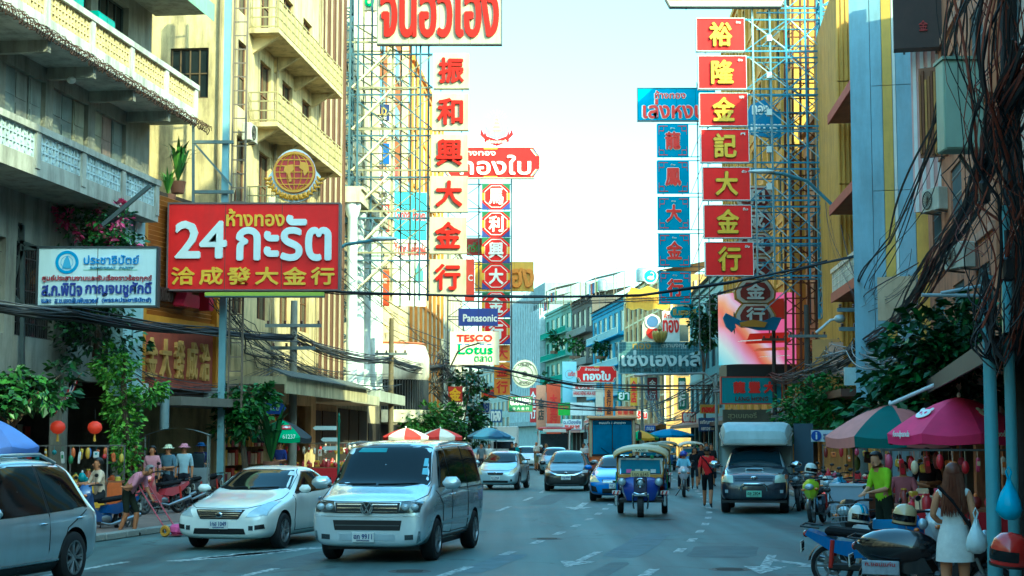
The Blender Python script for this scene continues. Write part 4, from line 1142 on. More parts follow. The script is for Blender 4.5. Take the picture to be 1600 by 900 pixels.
sign('beige bank panel with black logo behind the left tower', 567, 608, 385, 421, P8, mat('d9c8a0', .5), [('การเงินออม', .5, .12, .85, .16, mat('4a3a30'))], extra=beigelogo, group=GS, back=False)
sign('orange red panel, lowest of the stack behind the left tower', 567, 608, 422, 478, P8, mat('d84a22', .5), [('TWIN EXCHANGE', .5, .7, .8, .14, LW)], group=GS, back=False)
def pawn(t, w, h):
    q = MB(); q.box(-w/2, w/2, -.02, -.002, .58*h, h); q.build('cyan_field', mat('4fb8d0', .5, 0, .1), t)
    q = MB(); q.prism([(.1*w, .2*h), (.4*w, .22*h), (.42*w, .3*h), (.25*w, .38*h), (.15*w, .3*h)], -.02, -.002); q.build('picture', mat('5a9a94'), t)
sign('tall white and cyan billboard with red lettering on the brick house', 613, 667, 300, 478, 92, LW, [('Global Pawn', .5, .8, .9, .1, LRED), ('Your Reliable', .5, .5, .95, .11, LRED)], yaw=20, extra=pawn, thick=.15)

# --- far left small signs
q_ = sign('blue pointed street sign with white number 8', 413, 447, 628, 647, 53, mat('2a4fae', .45), [('8', .62, .55, .14, .55, LW), ('ซอย', .3, .5, .25, .3, LW)], shape=[(0, 0), (.78, 0), (1, .5), (.78, 1), (0, 1)], thick=.08)
def roundtxt(t, w, h):
    q = MB(); ring(q, 0, h/2, .3*w, .32*w, 0, .04); ring(q, 0, h/2, .44*w, .47*w, 0, .04); disc(q, 0, h/2, .1*w, -.04, 0); q.build('rings', mat('6a6f66', .6), t)
CIRC = [(.5+.5*math.cos(2*math.pi*i/24), .5+.5*math.sin(2*math.pi*i/24)) for i in range(24)]
sign('round grey shop sign at the far left of the bend', 800, 840, 562, 606, 150, mat('b3b8ac', .6, 0, .12, 1, .4), [('金', .5, .5, .2, .2, mat('4a4a44')), ('บริษัท', .5, .83, .5, .1, mat('4a4a44')), ('จำกัด', .5, .18, .45, .1, mat('4a4a44'))], shape=CIRC, extra=roundtxt, thick=.3)
sign('green shop sign with white Thai lettering below the round sign', 795, 832, 620, 643, 150, mat('3f7f52', .5, 0, .1, 2, .2), [('ฉ.มนคง', .5, .68, .86, .48, LW, {'fat': .03}), ('金 大 金 行', .5, .2, .7, .2, LW)], frame=mat('7a4a30', .6), thick=.3)
tl = thing('traffic_light', 'black traffic signal box hanging beside the round sign', 'traffic light', at(791, 601, 147))
q = MB(); q.box(-.5, .5, 0, .35, 0, 1.25); q.build('housing', BLACK, tl)
for k in range(3): q = MB(); q.lathe([(0, .02), (.16, .02), (.16, .0)], 12, (0, 0, .25+k*.38), 'y'); q.build('lens', mat(['1f4a34', '5a4a1f', '4a1f1c'][k], .3), tl)
q = MB(); q.bar((-.5, .2, 1.1), (-9, .2, 1.2), .1); q.build('arm', FRAME, tl)

# --- boards on the far bend
def sh(label, *a, **k): return sign(label, *a, **k)
sh('small red sign with white Thai lettering and striped corners on the far bend', 902, 963, 572, 597, 190, RED, [('ทองใบ', .5, .4, .68, .55, LW, {'fat': .05}), ('ห้างทอง', .38, .8, .36, .2, LW)], shape=CUT, extra=stripes, frame=mat('d9d4c4'), thick=.4)
sh('tall orange banner with white field and red characters at the street end', 854, 876, 600, 682, 205, mat('d8502a', .5, 0, .1), [('大\n金\n行', .5, .5, .5, .6, LRED, {'fat': .05})])
sh('pale orange banner with dark characters left of the tall orange banner', 838, 853, 602, 670, 207, mat('d99a78', .5, 0, .1), [('金\n店', .5, .45, .6, .5, mat('4a4a40'), {'fat': .03})])
sh('tall light blue sign with oval on the far bend', 879, 901, 565, 645, 198, mat('a8d3e0', .5, 0, .06), [('เจริญ', .7, .75, .6, .1, LRED)], extra=lambda t, w, h: ring2(MB(), 0, h*.75, .5, .55, 0, .03, 20, 0, 0, 6.28).build('oval', mat('7f9aa8'), t))
sh('white sign with red Latin letters on the far bend', 895, 932, 598, 620, 197, LW, [('HANG HENG HUA KEE', .5, .25, .94, .26, LRED), ('咸亨大金行', .5, .7, .8, .3, LRED)])
sh('half green half white sign on the far bend', 872, 929, 629, 649, 190, mat('e6ecea', .5), [('กระจก', .16, .6, .24, .3, LRED)], extra=lambda t, w, h: MB().box(-w/2, -w*.17, -.03, -.002, 0, h).build('green_field', mat('5fae3a'), t), thick=.3, yaw=-8)
sh('white sign with red panel beside the half green sign', 931, 943, 607, 648, 188, mat('e6d9c4', .5), [('馬', .5, .2, .6, .2, LRED)], thick=.3)
sh('white board with blue and red characters low on the far bend', 879, 909, 655, 671, 185, mat('d3dde0', .5), [('ฉ.เมืองชัย', .5, .72, .9, .36, mat('2a4a8a')), ('黎發號', .5, .25, .8, .36, LRED)], thick=.2)
sh('slim orange upright sign with dark characters beside the big grey blue sign', 945, 958, 600, 656, 182, mat('e07a2a', .5, 0, .1), [('金\n行\n店', .5, .5, .5, .7, mat('5a2a1c'), {'fat': .03})])
sh('red lettered board on the ochre house low at the bend', 962, 993, 635, 662, 176, mat('c98a5a', .6, 0, .1), [('裕 順 興', .5, .7, .8, .35, LRED), ('YU HUNG', .5, .25, .7, .2, LRED)])
def gridx(t, w, h):
    q = MB()
    for i in range(27): x = -w/2+w*i/26; q.box(x-.012, x+.012, -.03, -.005, 0, h)
    for i in range(11): z = h*i/10; q.box(-w/2, w/2, -.029, -.006, z-.012, z+.012)
    q.build('grid', mat('7fa9b0', .5), t)
sh('large grey blue grid sign with white Thai lettering over the bend', 968, 1097, 535, 583, 140, mat('4f7580', .55, 0, .1, 2, .3), [('เซ่งเฮงหลี', .5, .48, .94, .5, mat('cfe0e0'), {'depth': .2, 'fat': .04}), ('ทอง', .27, .87, .22, .18, mat('a88a3a')), ('ตรามงกุฎ', .66, .87, .3, .16, mat('cfd6d0')), ('成 興 利 大 金 行', .55, .1, .8, .12, mat('33454a'))], frame=mat('9ab0b0', .5), extra=gridx, thick=.5)
def crest(t, w, h):
    q = MB(); disc(q, 0, h*.7, w*.28, -.08, 0, 18); q.build('crest_disc', mat('4f6fa0'), t); q = MB(); disc(q, 0, h*.3, w*.3, -.08, 0, 18); q.build('crest_disc', LRED, t)
    q = MB(); ring(q, 0, h*.7, w*.3, w*.36, 0, .1); q.build('crest_ring', LW, t)
sh('arched crest sign with blue and red medallions above the grid sign', 1004, 1035, 490, 533, 142, mat('c9c2b0', .5, 0, .1), [('龍', .5, .7, .4, .3, LW)], shape=[(0, 0), (1, 0), (1, .6), (.85, .88), (.5, 1), (.15, .88), (0, .6)], extra=crest)
sh('white board with red Thai letters behind the crest sign', 1035, 1062, 486, 534, 146, mat('ece6d8', .5), [('ทอง', .5, .5, .9, .4, LRED, {'fat': .03}), ('ห้าง', .35, .85, .5, .16, LRED)])
sh('small cyan ornate sign with gold letters under the lowest blue board', 1047, 1092, 478, 497, 125, mat('3a9ab0', .5, 0, .1), [('ชี.เฮงหลี', .5, .5, .8, .5, mat('c9a84a'), {'fat': .02})], shape=[(.05, .1), (.2, 0), (.8, 0), (.95, .1), (1, .5), (.9, .9), (.5, 1), (.1, .9), (0, .5)])
lot = thing('lotus_lamp', 'golden lotus shaped ornament on top of the grid sign', 'ornament', at(1031, 535, 139.6))
for k in range(9):
    a = 2*math.pi*k/9; q = MB(); q.ell((.42*math.cos(a), .42*math.sin(a), .5), (.22, .22, .55), 8, 6, rot=(0, .35*1, a)); q.build('petal', mat('a8924a', .4, .3, .15), lot)
q = MB(); q.lathe([(.2, 0), (.35, .1), (.1, .3), (.1, 1.0), (.25, 1.15), (.02, 1.5)], 10); q.build('stem', mat('8a7a3a', .4, .3), lot)
sh('ornate yellow sign with scalloped edge under the swan emblem', 980, 1045, 447, 485, 136, mat('dba93a', .5, 0, .12, 2, .2), [('ฮั่วเซ่งเฮง', .5, .5, .75, .35, mat('c98f2a'))], shape=[(.02, .1), (.12, .02), (.3, .1), (.5, 0), (.7, .1), (.88, .02), (.98, .1), (1, .6), (.9, .95), (.7, .85), (.5, 1), (.3, .85), (.1, .95), (0, .6)], frame=mat('e6c45a'))
def swan(t, w, h):
    q = MB(); disc(q, 0, h/2, w*.42, -.05, 0, 20); q.build('disc', mat('4fb0d0'), t)
    q = MB(); q.ell((0, -.08, h*.38), (w*.24, .05, h*.13), 10, 6); q.tube([(w*.15, -.08, h*.45), (w*.2, -.08, h*.62), (w*.08, -.08, h*.75), (0, -.08, h*.68)], .05, 6); q.build('bird', mat('e6e0c8'), t)
sh('round blue swan emblem above the ornate yellow sign', 1005, 1028, 419, 444, 136.5, LW, [], shape=CIRC, extra=swan, thick=.15, name='swan_emblem', cat='emblem', back=False)
sh('hanging maroon sign with two white characters below the grid sign', 1008, 1031, 588, 630, 141, mat('a8b4b0', .6, 0, .1), [('金', .5, .72, .45, .3, LW), ('行', .5, .3, .45, .3, LW)], extra=lambda t, w, h: MB().box(-w*.34, w*.34, -.003, .05, .1*h, .95*h).build('field', mat('7a1f26', .5), t), shape=[(.1, .12), (.3, .1), (.5, 0), (.7, .1), (.9, .12), (1, .2), (1, 1), (0, 1), (0, .2)])

# --- right: blue boards
DB = 110
def keys(t, w, h):
    z0, z1, x0, x1 = .06*h, .94*h, -.44*w, .44*w; s = .14*w
    for (cx, cz, sx, sz) in ((x0, z0, 1, 1), (x1, z0, -1, 1), (x0, z1, 1, -1), (x1, z1, -1, -1)):
        q = MB(); a = [(cx, cz+sz*s*2), (cx, cz), (cx+sx*s*2, cz)]
        for (xa, za), (xb_, zb_) in zip(a, a[1:]): q.bar((xa, -.015, za), (xb_, -.015, zb_), .02, .05)
        b = [(cx+sx*s*1.1, cz+sz*.0), (cx+sx*s*1.1, cz+sz*s*1.1), (cx+sx*.0, cz+sz*s*1.1)]
        for (xa, za), (xb_, zb_) in zip(b, b[1:]): q.bar((xa, -.015, za), (xb_, -.015, zb_), .02, .05)
        q.build('corner_key', LRED, t)
BY = [(1027, 1076, 194, 245), (1027, 1077, 251, 302), (1028, 1078, 308, 359), (1029, 1079, 365, 417), (1030, 1080, 424, 475)]
for i, (ch, (a, b, c, d_)) in enumerate(zip('龍鳳大金行', BY)):
    sign(f'{ORD[i] if i < 4 else "lowest"} blue board with one red character and corner key pattern', a, b, c, d_, DB, BLU, [(ch, .5, .5, .46, .52, LRED, {'fat': .03, 'depth': .08, 'rim': LW, 'rimw': .06}), ('ห้าง', .5, .88, .14, .06, LW)], extra=keys, group='blue character boards', thick=.3)
sign('wide blue sign with red Thai lettering heading the blue boards', 997, 1117, 138, 188, DB, BLU, [('เล่งหงษ์', .48, .36, .82, .58, LRED, {'fat': .03, 'rim': LW, 'rimw': .06}), ('ห้างทอง', .42, .8, .4, .24, LRED, {'rim': LW, 'rimw': .03})], frame=FRAME, thick=.35)
SB = steel('4a84a0', .35)
sb = thing('sign_scaffold', 'thin steel frame carrying the blue boards', 'scaffold', (at(1105, 400, 111).x, 111, 0)); b0 = Vector(sb.location)
for (a, b, c, d_) in BY+[(0, 0, 140, 187)]:
    for y in (c, d_): q = MB(); q.bar(at(1027, y, 111)-b0, at(1170, y, 111)-b0, .06); q.build('rail', FRAME, sb)
    q = MB(); q.bar(at(1080, d_, 111)-b0, at(1100, c, 111)-b0, .04); q.build('brace', FRAME, sb)
for xx in (1092, 1108, 1150): q = MB(); p = at(xx, 400, 111); q.bar((p.x-b0.x, 0, 8), (p.x-b0.x, 0, 27), .08); q.build('upright', FRAME, sb)

# --- right: red boards and the blue tower
DR = 70
GOLDL = mat('dcb42c', .4, 0, .08, 3)
RB = [(1089, 1163, 29, 79), (1092, 1166, 88, 138), (1094, 1168, 146, 196), (1096, 1170, 203, 253), (1099, 1172, 262, 312), (1101, 1174, 321, 371), (1103, 1177, 379, 430)]
for i, (ch, th, (a, b, c, d_)) in enumerate(zip('裕隆金記大金行', ['ห้าง', 'ฮั้ว', 'ทอง', 'กี่', 'ตั้ว', 'กิม', 'ฮั้ง'], RB)):
    sign(f'{ORD[i]} red board with one gold character, right vertical sign', a, b, c, d_, DR, RED, [(ch, .5, .5, .46, .72, GOLDL, {'depth': .1, 'fat': .025, 'bold': .018, 'rim': mat('6a3a10', .6), 'rimw': .045}), (th, .88, .88, .1, .08, LW)], frame=mat('cfd3d0', .5), group='red character boards', thick=.3, fw=.03)
sign('red and cream sign cut by the top edge of the picture', 1033, 1235, -50, 10, DR, mat('efdcae', .5), [('ทองใบ', .5, .9, .5, .2, YEL)], shape=[(.07, 0), (.93, 0), (1, .45), (1, 1), (0, 1), (0, .45)], extra=lambda t, w, h: MB().prism([(-.44*w, .16*h), (.44*w, .16*h), (.48*w, .5*h), (.48*w, h), (-.48*w, h), (-.48*w, .5*h)], -.02, -.002).build('field', RED, t), frame=FRAME, thick=.35)
bt_ = thing('blue_lattice_tower', 'light blue steel lattice tower with arms carrying the red boards', 'steel tower', (at(1303, 400, 70.6).x, 70.6, 0)); b0 = Vector(bt_.location)
tw_ = at(1320, 300, 70.6).x-at(1288, 300, 70.6).x
q = MB(); lattice_beam(q, (-.15, 0, 7.3), (.0, 0, 22), tw_, 22, .055); q.build('shaft', SB, bt_)
for k, (a, b, c, d_) in enumerate(RB+[(1089, 1163, -40, 12)]):
    for y in (c+2, d_+1):
        for dd in (70.4, 71.2): q = MB(); p, u = at(a if dd < 71 else b, y, dd), at(1288, y, dd); q.bar(Vector((p.x, dd, p.z))-b0, Vector((u.x, dd, p.z))-b0, .07); q.build('rail', SB, bt_)
    for (xa, xb_) in ((b+2, 1232), (1232, 1288)):
        for s in (0, 1):
            q = MB(); p, u = at(xa, d_ if s else c, 70.4), at(xb_, c if s else d_, 70.4); q.bar(p-b0, u-b0, .045); q.build('brace', SB if s else steel('a8bcc0'), bt_)
for xx, mm in ((1232, SB), (1180, steel('8fa3a8')), (1262, SB), (1207, steel('6f8f9c'))):
    for dd in (70.4, 71.2): q = MB(); p, u = at(xx+4, 435, dd), at(xx-6, -40, dd); q.bar(p-b0, u-b0, .08); q.build('upright', mm, bt_)
for k in range(5):
    p = at(1202, 60+k*58, 70.2); q = MB(); q.cbox(p-b0, (.22, .12, .3), (R(-15), 0, 0)); q.build('floodlight', mat('b8bcb4', .4), bt_)
for k in range(17):
    y = 20+k*26; q = MB(); q.bar(at(1182, y, 71.9)-b0, at(1318, y, 71.9)-b0, .06); q.build('rail', SB, bt_); q = MB(); q.bar(at(1190 if k % 2 else 1250, y, 71.8)-b0, at(1250 if k % 2 else 1190, y+52, 71.8)-b0, .05); q.build('brace', steel('7aa0b0'), bt_)
# rusty scaffold behind
rs = thing('rusty_scaffold', 'rusty brown steel scaffold behind the blue tower', 'scaffold', (at(1265, 400, 74).x, 74, 0)); b0 = Vector(rs.location)
RU = mat('6a3c26', .8, .2, .25, 3, .4, '2c1d15')
for xx in (1228, 1240, 1252, 1264, 1276, 1288):
    for dd in (73.4, 74.6): q = MB(); p, u = at(xx, 640, dd), at(xx-2, -30, dd); q.bar(p-b0, u-b0, .1); q.build('upright', RU, rs)
for k in range(26):
    y = 10+k*24
    q = MB(); q.bar(at(1226, y, 73.4)-b0, at(1290, y, 73.4)-b0, .055); q.bar(at(1226, y, 74.6)-b0, at(1290, y, 74.6)-b0, .055); q.build('rail', RU, rs)
    q = MB(); q.bar(at(1228 if k % 2 else 1288, y, 73.4)-b0, at(1288 if k % 2 else 1228, y+48, 73.4)-b0, .045); q.build('brace', RU, rs)

# --- gourd shaped column sign, cloud sign, screen and teal board
def gourd(label, cy, ch, group):
    a = at(1180, cy+20, 76.5); s = 76.5/2500
    t = thing('gourd_sign', label, 'sign', a, 0, group)
    w, h = 66*s, 39*s
    o = [(-.32, 0), (.32, 0), (.48, .2), (.5, .5), (.4, .8), (.3, 1), (-.3, 1), (-.4, .8), (-.5, .5), (-.48, .2)]
    for sc, y, c, nm in ((1.0, 0, 'b8862a', 'gold_rim'), (.9, -.05, 'd6d0bc', 'pale_rim'), (.72, -.1, '7a2a20', 'field')):
        q = MB(); q.prism([(x*w*sc, h*.5+(z-.5)*h*(.98 if sc == 1 else sc)) for x, z in o], y-.04, y+(.25 if sc == 1 else .02)); q.build(nm, mat(c, .5, 0, .15, 2, .25), t)
    q = MB(); add_text(q, ch, 0, h*.5, w*.42, h*.6, -.145, .08, 0, .015, .02); q.build('lettering', mat('d9dcd2'), t)
for i, ch in enumerate('和成興大金行'):
    gourd(f'{ORD[i] if i < 5 else "lowest"} brown gourd shaped board with white character behind the red boards', 492-(5-i)*37, ch, 'gourd boards')
sign('blue wave shaped base below the gourd boards', 1130, 1222, 489, 519, 76, mat('2a6a94', .5, 0, .15, 2, .2), [], shape=[(.0, .75), (.05, .3), (.15, 0), (.22, .25), (.2, .45), (.35, .3), (.6, .1), (.9, .1), (1, .75), (.85, .8), (.7, .6), (.3, .6), (.15, .85), (.05, 1)], extra=lambda t, w, h: MB().prism([(-.2*w, .3*h), (.2*w, .25*h), (.25*w, .5*h), (0, .65*h), (-.22*w, .5*h)], -.06, -.003).build('gold_leaf', mat('b8862a'), t))
sign('blue cloud shaped sign with white Thai letters behind the tower', 1165, 1250, 155, 216, 84, mat('2f78a8', .5, 0, .12, 2, .2), [('ทอง', .28, .72, .3, .22, LW, {'fat': .02}), ('เยาวราช', .45, .25, .7, .2, LW, {'fat': .02})], shape=[(.1, .1), (.5, 0), (.9, .1), (1, .4), (.85, .6), (.55, .7), (.35, 1), (.1, .85), (0, .5)])
def ledmat():
    m = bpy.data.materials.new('led_picture'); m.use_nodes = True
    N, L = m.node_tree.nodes, m.node_tree.links; b = N['Principled BSDF']
    tc = N.new('ShaderNodeTexCoord'); mp = N.new('ShaderNodeMapping'); mp.inputs['Scale'].default_value = (.28, .28, .28); mp.inputs['Rotation'].default_value = (0, R(35), 0); mp.inputs['Location'].default_value = (.42, 0, .05)
    no = N.new('ShaderNodeTexNoise'); no.inputs['Scale'].default_value = 1.1; no.inputs['Detail'].default_value = 2; no.inputs['Distortion'].default_value = .6
    L.new(tc.outputs['Object'], mp.inputs['Vector']); L.new(mp.outputs['Vector'], no.inputs['Vector'])
    gr = N.new('ShaderNodeTexGradient'); L.new(mp.outputs['Vector'], gr.inputs['Vector'])
    ad = N.new('ShaderNodeMath'); ad.operation = 'MULTIPLY_ADD'; ad.inputs[1].default_value = .35; L.new(no.outputs['Fac'], ad.inputs[0]); L.new(gr.outputs['Fac'], ad.inputs[2])
    cr = N.new('ShaderNodeValToRGB'); e = cr.color_ramp.elements
    e[0].position = .12; e[0].color = (.03, .55, .85, 1); e[1].position = .9; e[1].color = (.95, .12, .35, 1)
    for p, c in ((.38, (.7, .75, .85)), (.5, (.9, .35, .65)), (.6, (.85, .10, .09)), (.7, (.95, .3, .18)), (.8, (.95, .55, .8))):
        n = e.new(p); n.color = (*c, 1)
    L.new(ad.outputs[0], cr.inputs['Fac']); L.new(cr.outputs['Color'], b.inputs['Emission Color']); b.inputs['Emission Strength'].default_value = .17
    b.inputs['Base Color'].default_value = (.02, .02, .02, 1); b.inputs['Roughness'].default_value = .35
    return m
led = thing('video_screen', 'large curved pink video screen above the teal sign', 'screen', at(1187, 572, 79.3))
a, b_ = at(1130, 570, 79.3), at(1245, 570, 79.3); w = (b_-a).x; h = (at(1130, 455, 79.3)-a).z
q = MB(); n = 24; vs = []
for i in range(n+1):
    u = i/n; x = -w/2+w*u; y = .0 if u > .25 else 1.6*((.25-u)/.25)**2
    vs += [(x, y, .1), (x, y, h)]
q.add(vs, [(2*i, 2*i+2, 2*i+3, 2*i+1) for i in range(n)], 0, True); q.build('screen', ledmat(), led)
for k, (x_, z_, w_, h_, c_) in enumerate(((.12, .3, .62, .16, 'c8201c'), (.16, .2, .5, .06, 'e86a50'), (.2, .12, .44, .03, 'f0d8d8'), (-.1, .33, .4, .035, 'f2e6ea'), (.22, .62, .3, .3, '8a2018'))):
    q = MB(); q.prism([((x_-w_/2)*w, z_*h), ((x_+w_/2)*w, (z_+.02)*h), ((x_+w_/2-.03)*w, (z_+h_)*h), ((x_-w_/2+.06)*w, (z_+h_-.02)*h)], -.03-k*.004, -.006); q.build('screen_field', mat(c_, .4, 0, .1, 1, emit=.09), led)
q = MB(); q.box(-w/2+.3, w/2, 1.7, 3.0, .05, h); q.box(-w/2+.2, w/2, .15, 3.0, -.6, .05); q.build('housing', BLACK, led)
sign('teal sign with red characters and dark Latin letters under the video screen', 1128, 1221, 590, 630, 78, mat('3f8a94', .5, 0, .1, 2, .3), [('龍 豐 大', .55, .62, .7, .42, LRED, {'fat': .03}), ('LANG HONG', .5, .17, .55, .18, mat('5a2a22'))], frame=mat('a83a30', .5), thick=.4)
sign('dark olive board with faded Thai letters behind the pickup', 1130, 1205, 640, 660, 77.5, mat('4a4838', .7, 0, .2), [('สุวเบเกอรี่', .4, .5, .6, .6, mat('8a8462'))])
sign('small dark blue board with pale writing at the side street', 1092, 1120, 653, 674, 110, mat('2f4a7a', .5), [('เจริญกรุง', .5, .65, .85, .35, LW), ('เยาวราช', .5, .2, .7, .2, LW)])
sign('blue street name plate below the cables of the side street', 1008, 1024, 665, 674, 130, mat('2a5ab4', .5), [('ถนน', .5, .5, .7, .6, LW)])
def info(t, w, h):
    q = MB(); disc(q, -.33*w, .5*h, .45*h, -.02, 0, 20); q.build('info_disc', mat('2f4fa8'), t)
    q = MB(); add_text(q, 'i', -.33*w, .5*h, .14*h, .6*h, -.022, .01, 0, .03); q.build('lettering', LW, t)
sign('white information sign with blue disc beside the salmon umbrella', 1268, 1312, 672, 690, 37, mat('d3dbe0', .4), [('INFORMATION', .66, .6, .5, .14, mat('8a86b0')), ('POLICE', .6, .3, .36, .14, mat('8a86b0'))], extra=info, thick=.06)
sign('cream roadside board cut by the right edge of the picture', 1572, 1660, 330, 600, 22, mat('d9cf9a', .6, 0, .08, 2, .2), [('จุด', .14, .17, .22, .09, mat('3a3a38')), ('จอดรถ', .3, .3, .5, .09, mat('3a3a38'))], thick=.1)
dk = sign('dark brown hanging signboard at the top right', 1398, 1480, -60, 74, 42, mat('3a2620', .6, 0, .25, 2, .4), [('金', .55, .25, .16, .12, mat('9a2a2a'))], yaw=-12, thick=.5)
# ---------------------------------------------------------------- vehicles (front looks to -y, origin on the road)
def eval_mesh(o):
    dg = bpy.context.evaluated_depsgraph_get()
    return bpy.data.meshes.new_from_object(o.evaluated_get(dg))
TMPSC = bpy.data.scenes.new('workshop')
def apply_mods(me, mods):
    """run modifiers on a mesh inside an otherwise empty scene"""
    o = bpy.data.objects.new('w', me); TMPSC.collection.objects.link(o)
    extra = []
    for typ, kw in mods:
        m = o.modifiers.new(typ, typ)
        for k, v in kw.items():
            if k == 'cut':
                c = bpy.data.objects.new('c', v); TMPSC.collection.objects.link(c); extra.append(c); m.object = c; m.operation = 'DIFFERENCE'; m.solver = 'EXACT'
            else: setattr(m, k, v)
    with bpy.context.temp_override(scene=TMPSC, view_layer=TMPSC.view_layers[0]):
        dg = bpy.context.evaluated_depsgraph_get(); dg.update()
        out = bpy.data.meshes.new_from_object(o.evaluated_get(dg))
    bpy.data.objects.remove(o)
    for c in extra: bpy.data.objects.remove(c)
    return out
class Body:
    """smooth lofted shell; trims are patches laid on its surface"""
    def __init__(s, t, stations, mt, wheels=(), wr=.33, under=None):
        rows = []
        for (y, w, zb, zs, wt, zt) in stations:
            L = lambda a: (w*.985+(wt-w*.985)*a, zs+(zt-.05-zs)*a)
            half = [(0, zb), (w*.7, zb), (w*.94, zb+.05), (w, zb+.45*(zs-zb)), (w*.995, zs-.07), L(.03), L(.55), L(.96), (wt*.9, zt-.012), (wt*.5, zt+.012), (0, zt+.02)]
            pts = half + [(-x, z) for x, z in reversed(half[1:-1])]
            rows.append([(x, y, z) for x, z in pts])
        n = len(rows[0]); vs = [p for r in rows for p in r]; fs = []
        for i in range(len(rows)-1):
            for j in range(n): j2 = (j+1) % n; fs.append((i*n+j, i*n+j2, (i+1)*n+j2, (i+1)*n+j))
        fs.append(tuple(reversed(range(n)))); fs.append(tuple((len(rows)-1)*n+j for j in range(n)))
        me = bpy.data.meshes.new('body'); me.from_pydata(vs, [], fs)
        bm = bmesh.new(); bm.from_mesh(me); bmesh.ops.recalc_face_normals(bm, faces=bm.faces); bm.to_mesh(me); bm.free()
        me.materials.append(mt)
        me2 = apply_mods(me, [('SUBSURF', {'levels': 2, 'render_levels': 2})])
        s.bvh = BVHTree.FromPolygons([tuple(v.co) for v in me2.vertices], [tuple(p.vertices) for p in me2.polygons])
        if wheels:
            c = MB()
            for (x, y) in wheels:
                sx = 1 if x > 0 else -1
                c.cyl((sx*(abs(x)-.22), y, wr), (sx*(abs(x)+.5), y, wr), wr*1.17, n=28)
            cm = bpy.data.meshes.new('c'); cm.from_pydata(c.v, [], c.f)
            bm = bmesh.new(); bm.from_mesh(cm); bmesh.ops.recalc_face_normals(bm, faces=bm.faces); bm.to_mesh(cm); bm.free()
            cm.materials.append(BLACK)
            me2.materials.append(BLACK)
            me2 = apply_mods(me2, [('BOOLEAN', {'cut': cm})])
        for p in me2.polygons: p.use_smooth = True
        me2.set_sharp_from_angle(angle=R(38))
        s.t = t; s.o = link('body', me2, t)
    def hit(s, o, d):
        r = s.bvh.ray_cast(Vector(o), Vector(d).normalized()); return r[0], r[1]
    def patch(s, name, poly, view, mt, off=.008, parent=None, rings=5, sub=4, side=1, lift=0.0):
        """poly in (x,z) seen from the front/rear, or (y,z) seen from one side, or (x,y) from the top"""
        P = []
        for i in range(len(poly)):
            a, b = poly[i], poly[(i+1) % len(poly)]
            for k in range(sub): P.append((a[0]+(b[0]-a[0])*k/sub, a[1]+(b[1]-a[1])*k/sub))
        cx = sum(p[0] for p in P)/len(P); cz = sum(p[1] for p in P)/len(P)
        def proj(u, v):
            if view == 'f': h, n = s.hit((u, -9, v), (0, 1, 0))
            elif view == 'r': h, n = s.hit((u, 9, v), (0, -1, 0))
            elif view == 's': h, n = s.hit((side*9, u, v), (-side, 0, 0))
            else: h, n = s.hit((u, v, 9), (0, 0, -1))
            if h is None: return None
            dv = {'f': Vector((0, -1, 0)), 'r': Vector((0, 1, 0)), 's': Vector((side, 0, 0)), 't': Vector((0, 0, 1))}[view]
            if n.dot(dv) < 0: n = -n
            return h + (n*.75+dv*.25)*(off) + dv*lift
        vs, n = [], len(P)
        last = None
        for k in range(rings+1):
            f = 1-k/rings if k < rings else .02
            for (u, v) in P:
                p = proj(cx+(u-cx)*f, cz+(v-cz)*f)
                if p is None: p = last if last is not None else Vector((0, 0, 0))
                last = p; vs.append(p)
        mb = MB(); fs = []
        for k in range(rings):
            for j in range(n): j2 = (j+1) % n; fs.append((k*n+j, k*n+j2, (k+1)*n+j2, (k+1)*n+j))
        mb.add(vs, fs, 0, True)
        # skirt so that the patch is a solid lip on the body
        rim = [Vector(v) for v in vs[:n]]
        dv = {'f': Vector((0, 1, 0)), 'r': Vector((0, -1, 0)), 's': Vector((-side, 0, 0)), 't': Vector((0, 0, -1))}[view]
        o = len(mb.v); mb.v += [tuple(p+dv*(off+lift+.01)) for p in rim]
        for j in range(n): j2 = (j+1) % n; mb.f.append((j, o+j, o+j2, j2)); mb.m.append(0); mb.sm.append(False)
        return mb.build(name, mt, parent or s.t, 50, fix=True)
    def both(s, name, poly, view, mt, **k):
        a = s.patch(name, poly, view, mt, **k)
        if view in 'frt': b = s.patch(name, [(-x, z) for x, z in reversed(poly)], view, mt, **k)
        else: b = s.patch(name, poly, view, mt, side=-1, **k)
        return a, b
    def point(s, u, v, view, side=1, off=.0):
        h, n = {'f': lambda: s.hit((u, -9, v), (0, 1, 0)), 's': lambda: s.hit((side*9, u, v), (-side, 0, 0)), 'r': lambda: s.hit((u, 9, v), (0, -1, 0)), 't': lambda: s.hit((u, v, 9), (0, 0, -1))}[view]()
        return h if h is not None else Vector((0, 0, 0))
WHEELS = {}
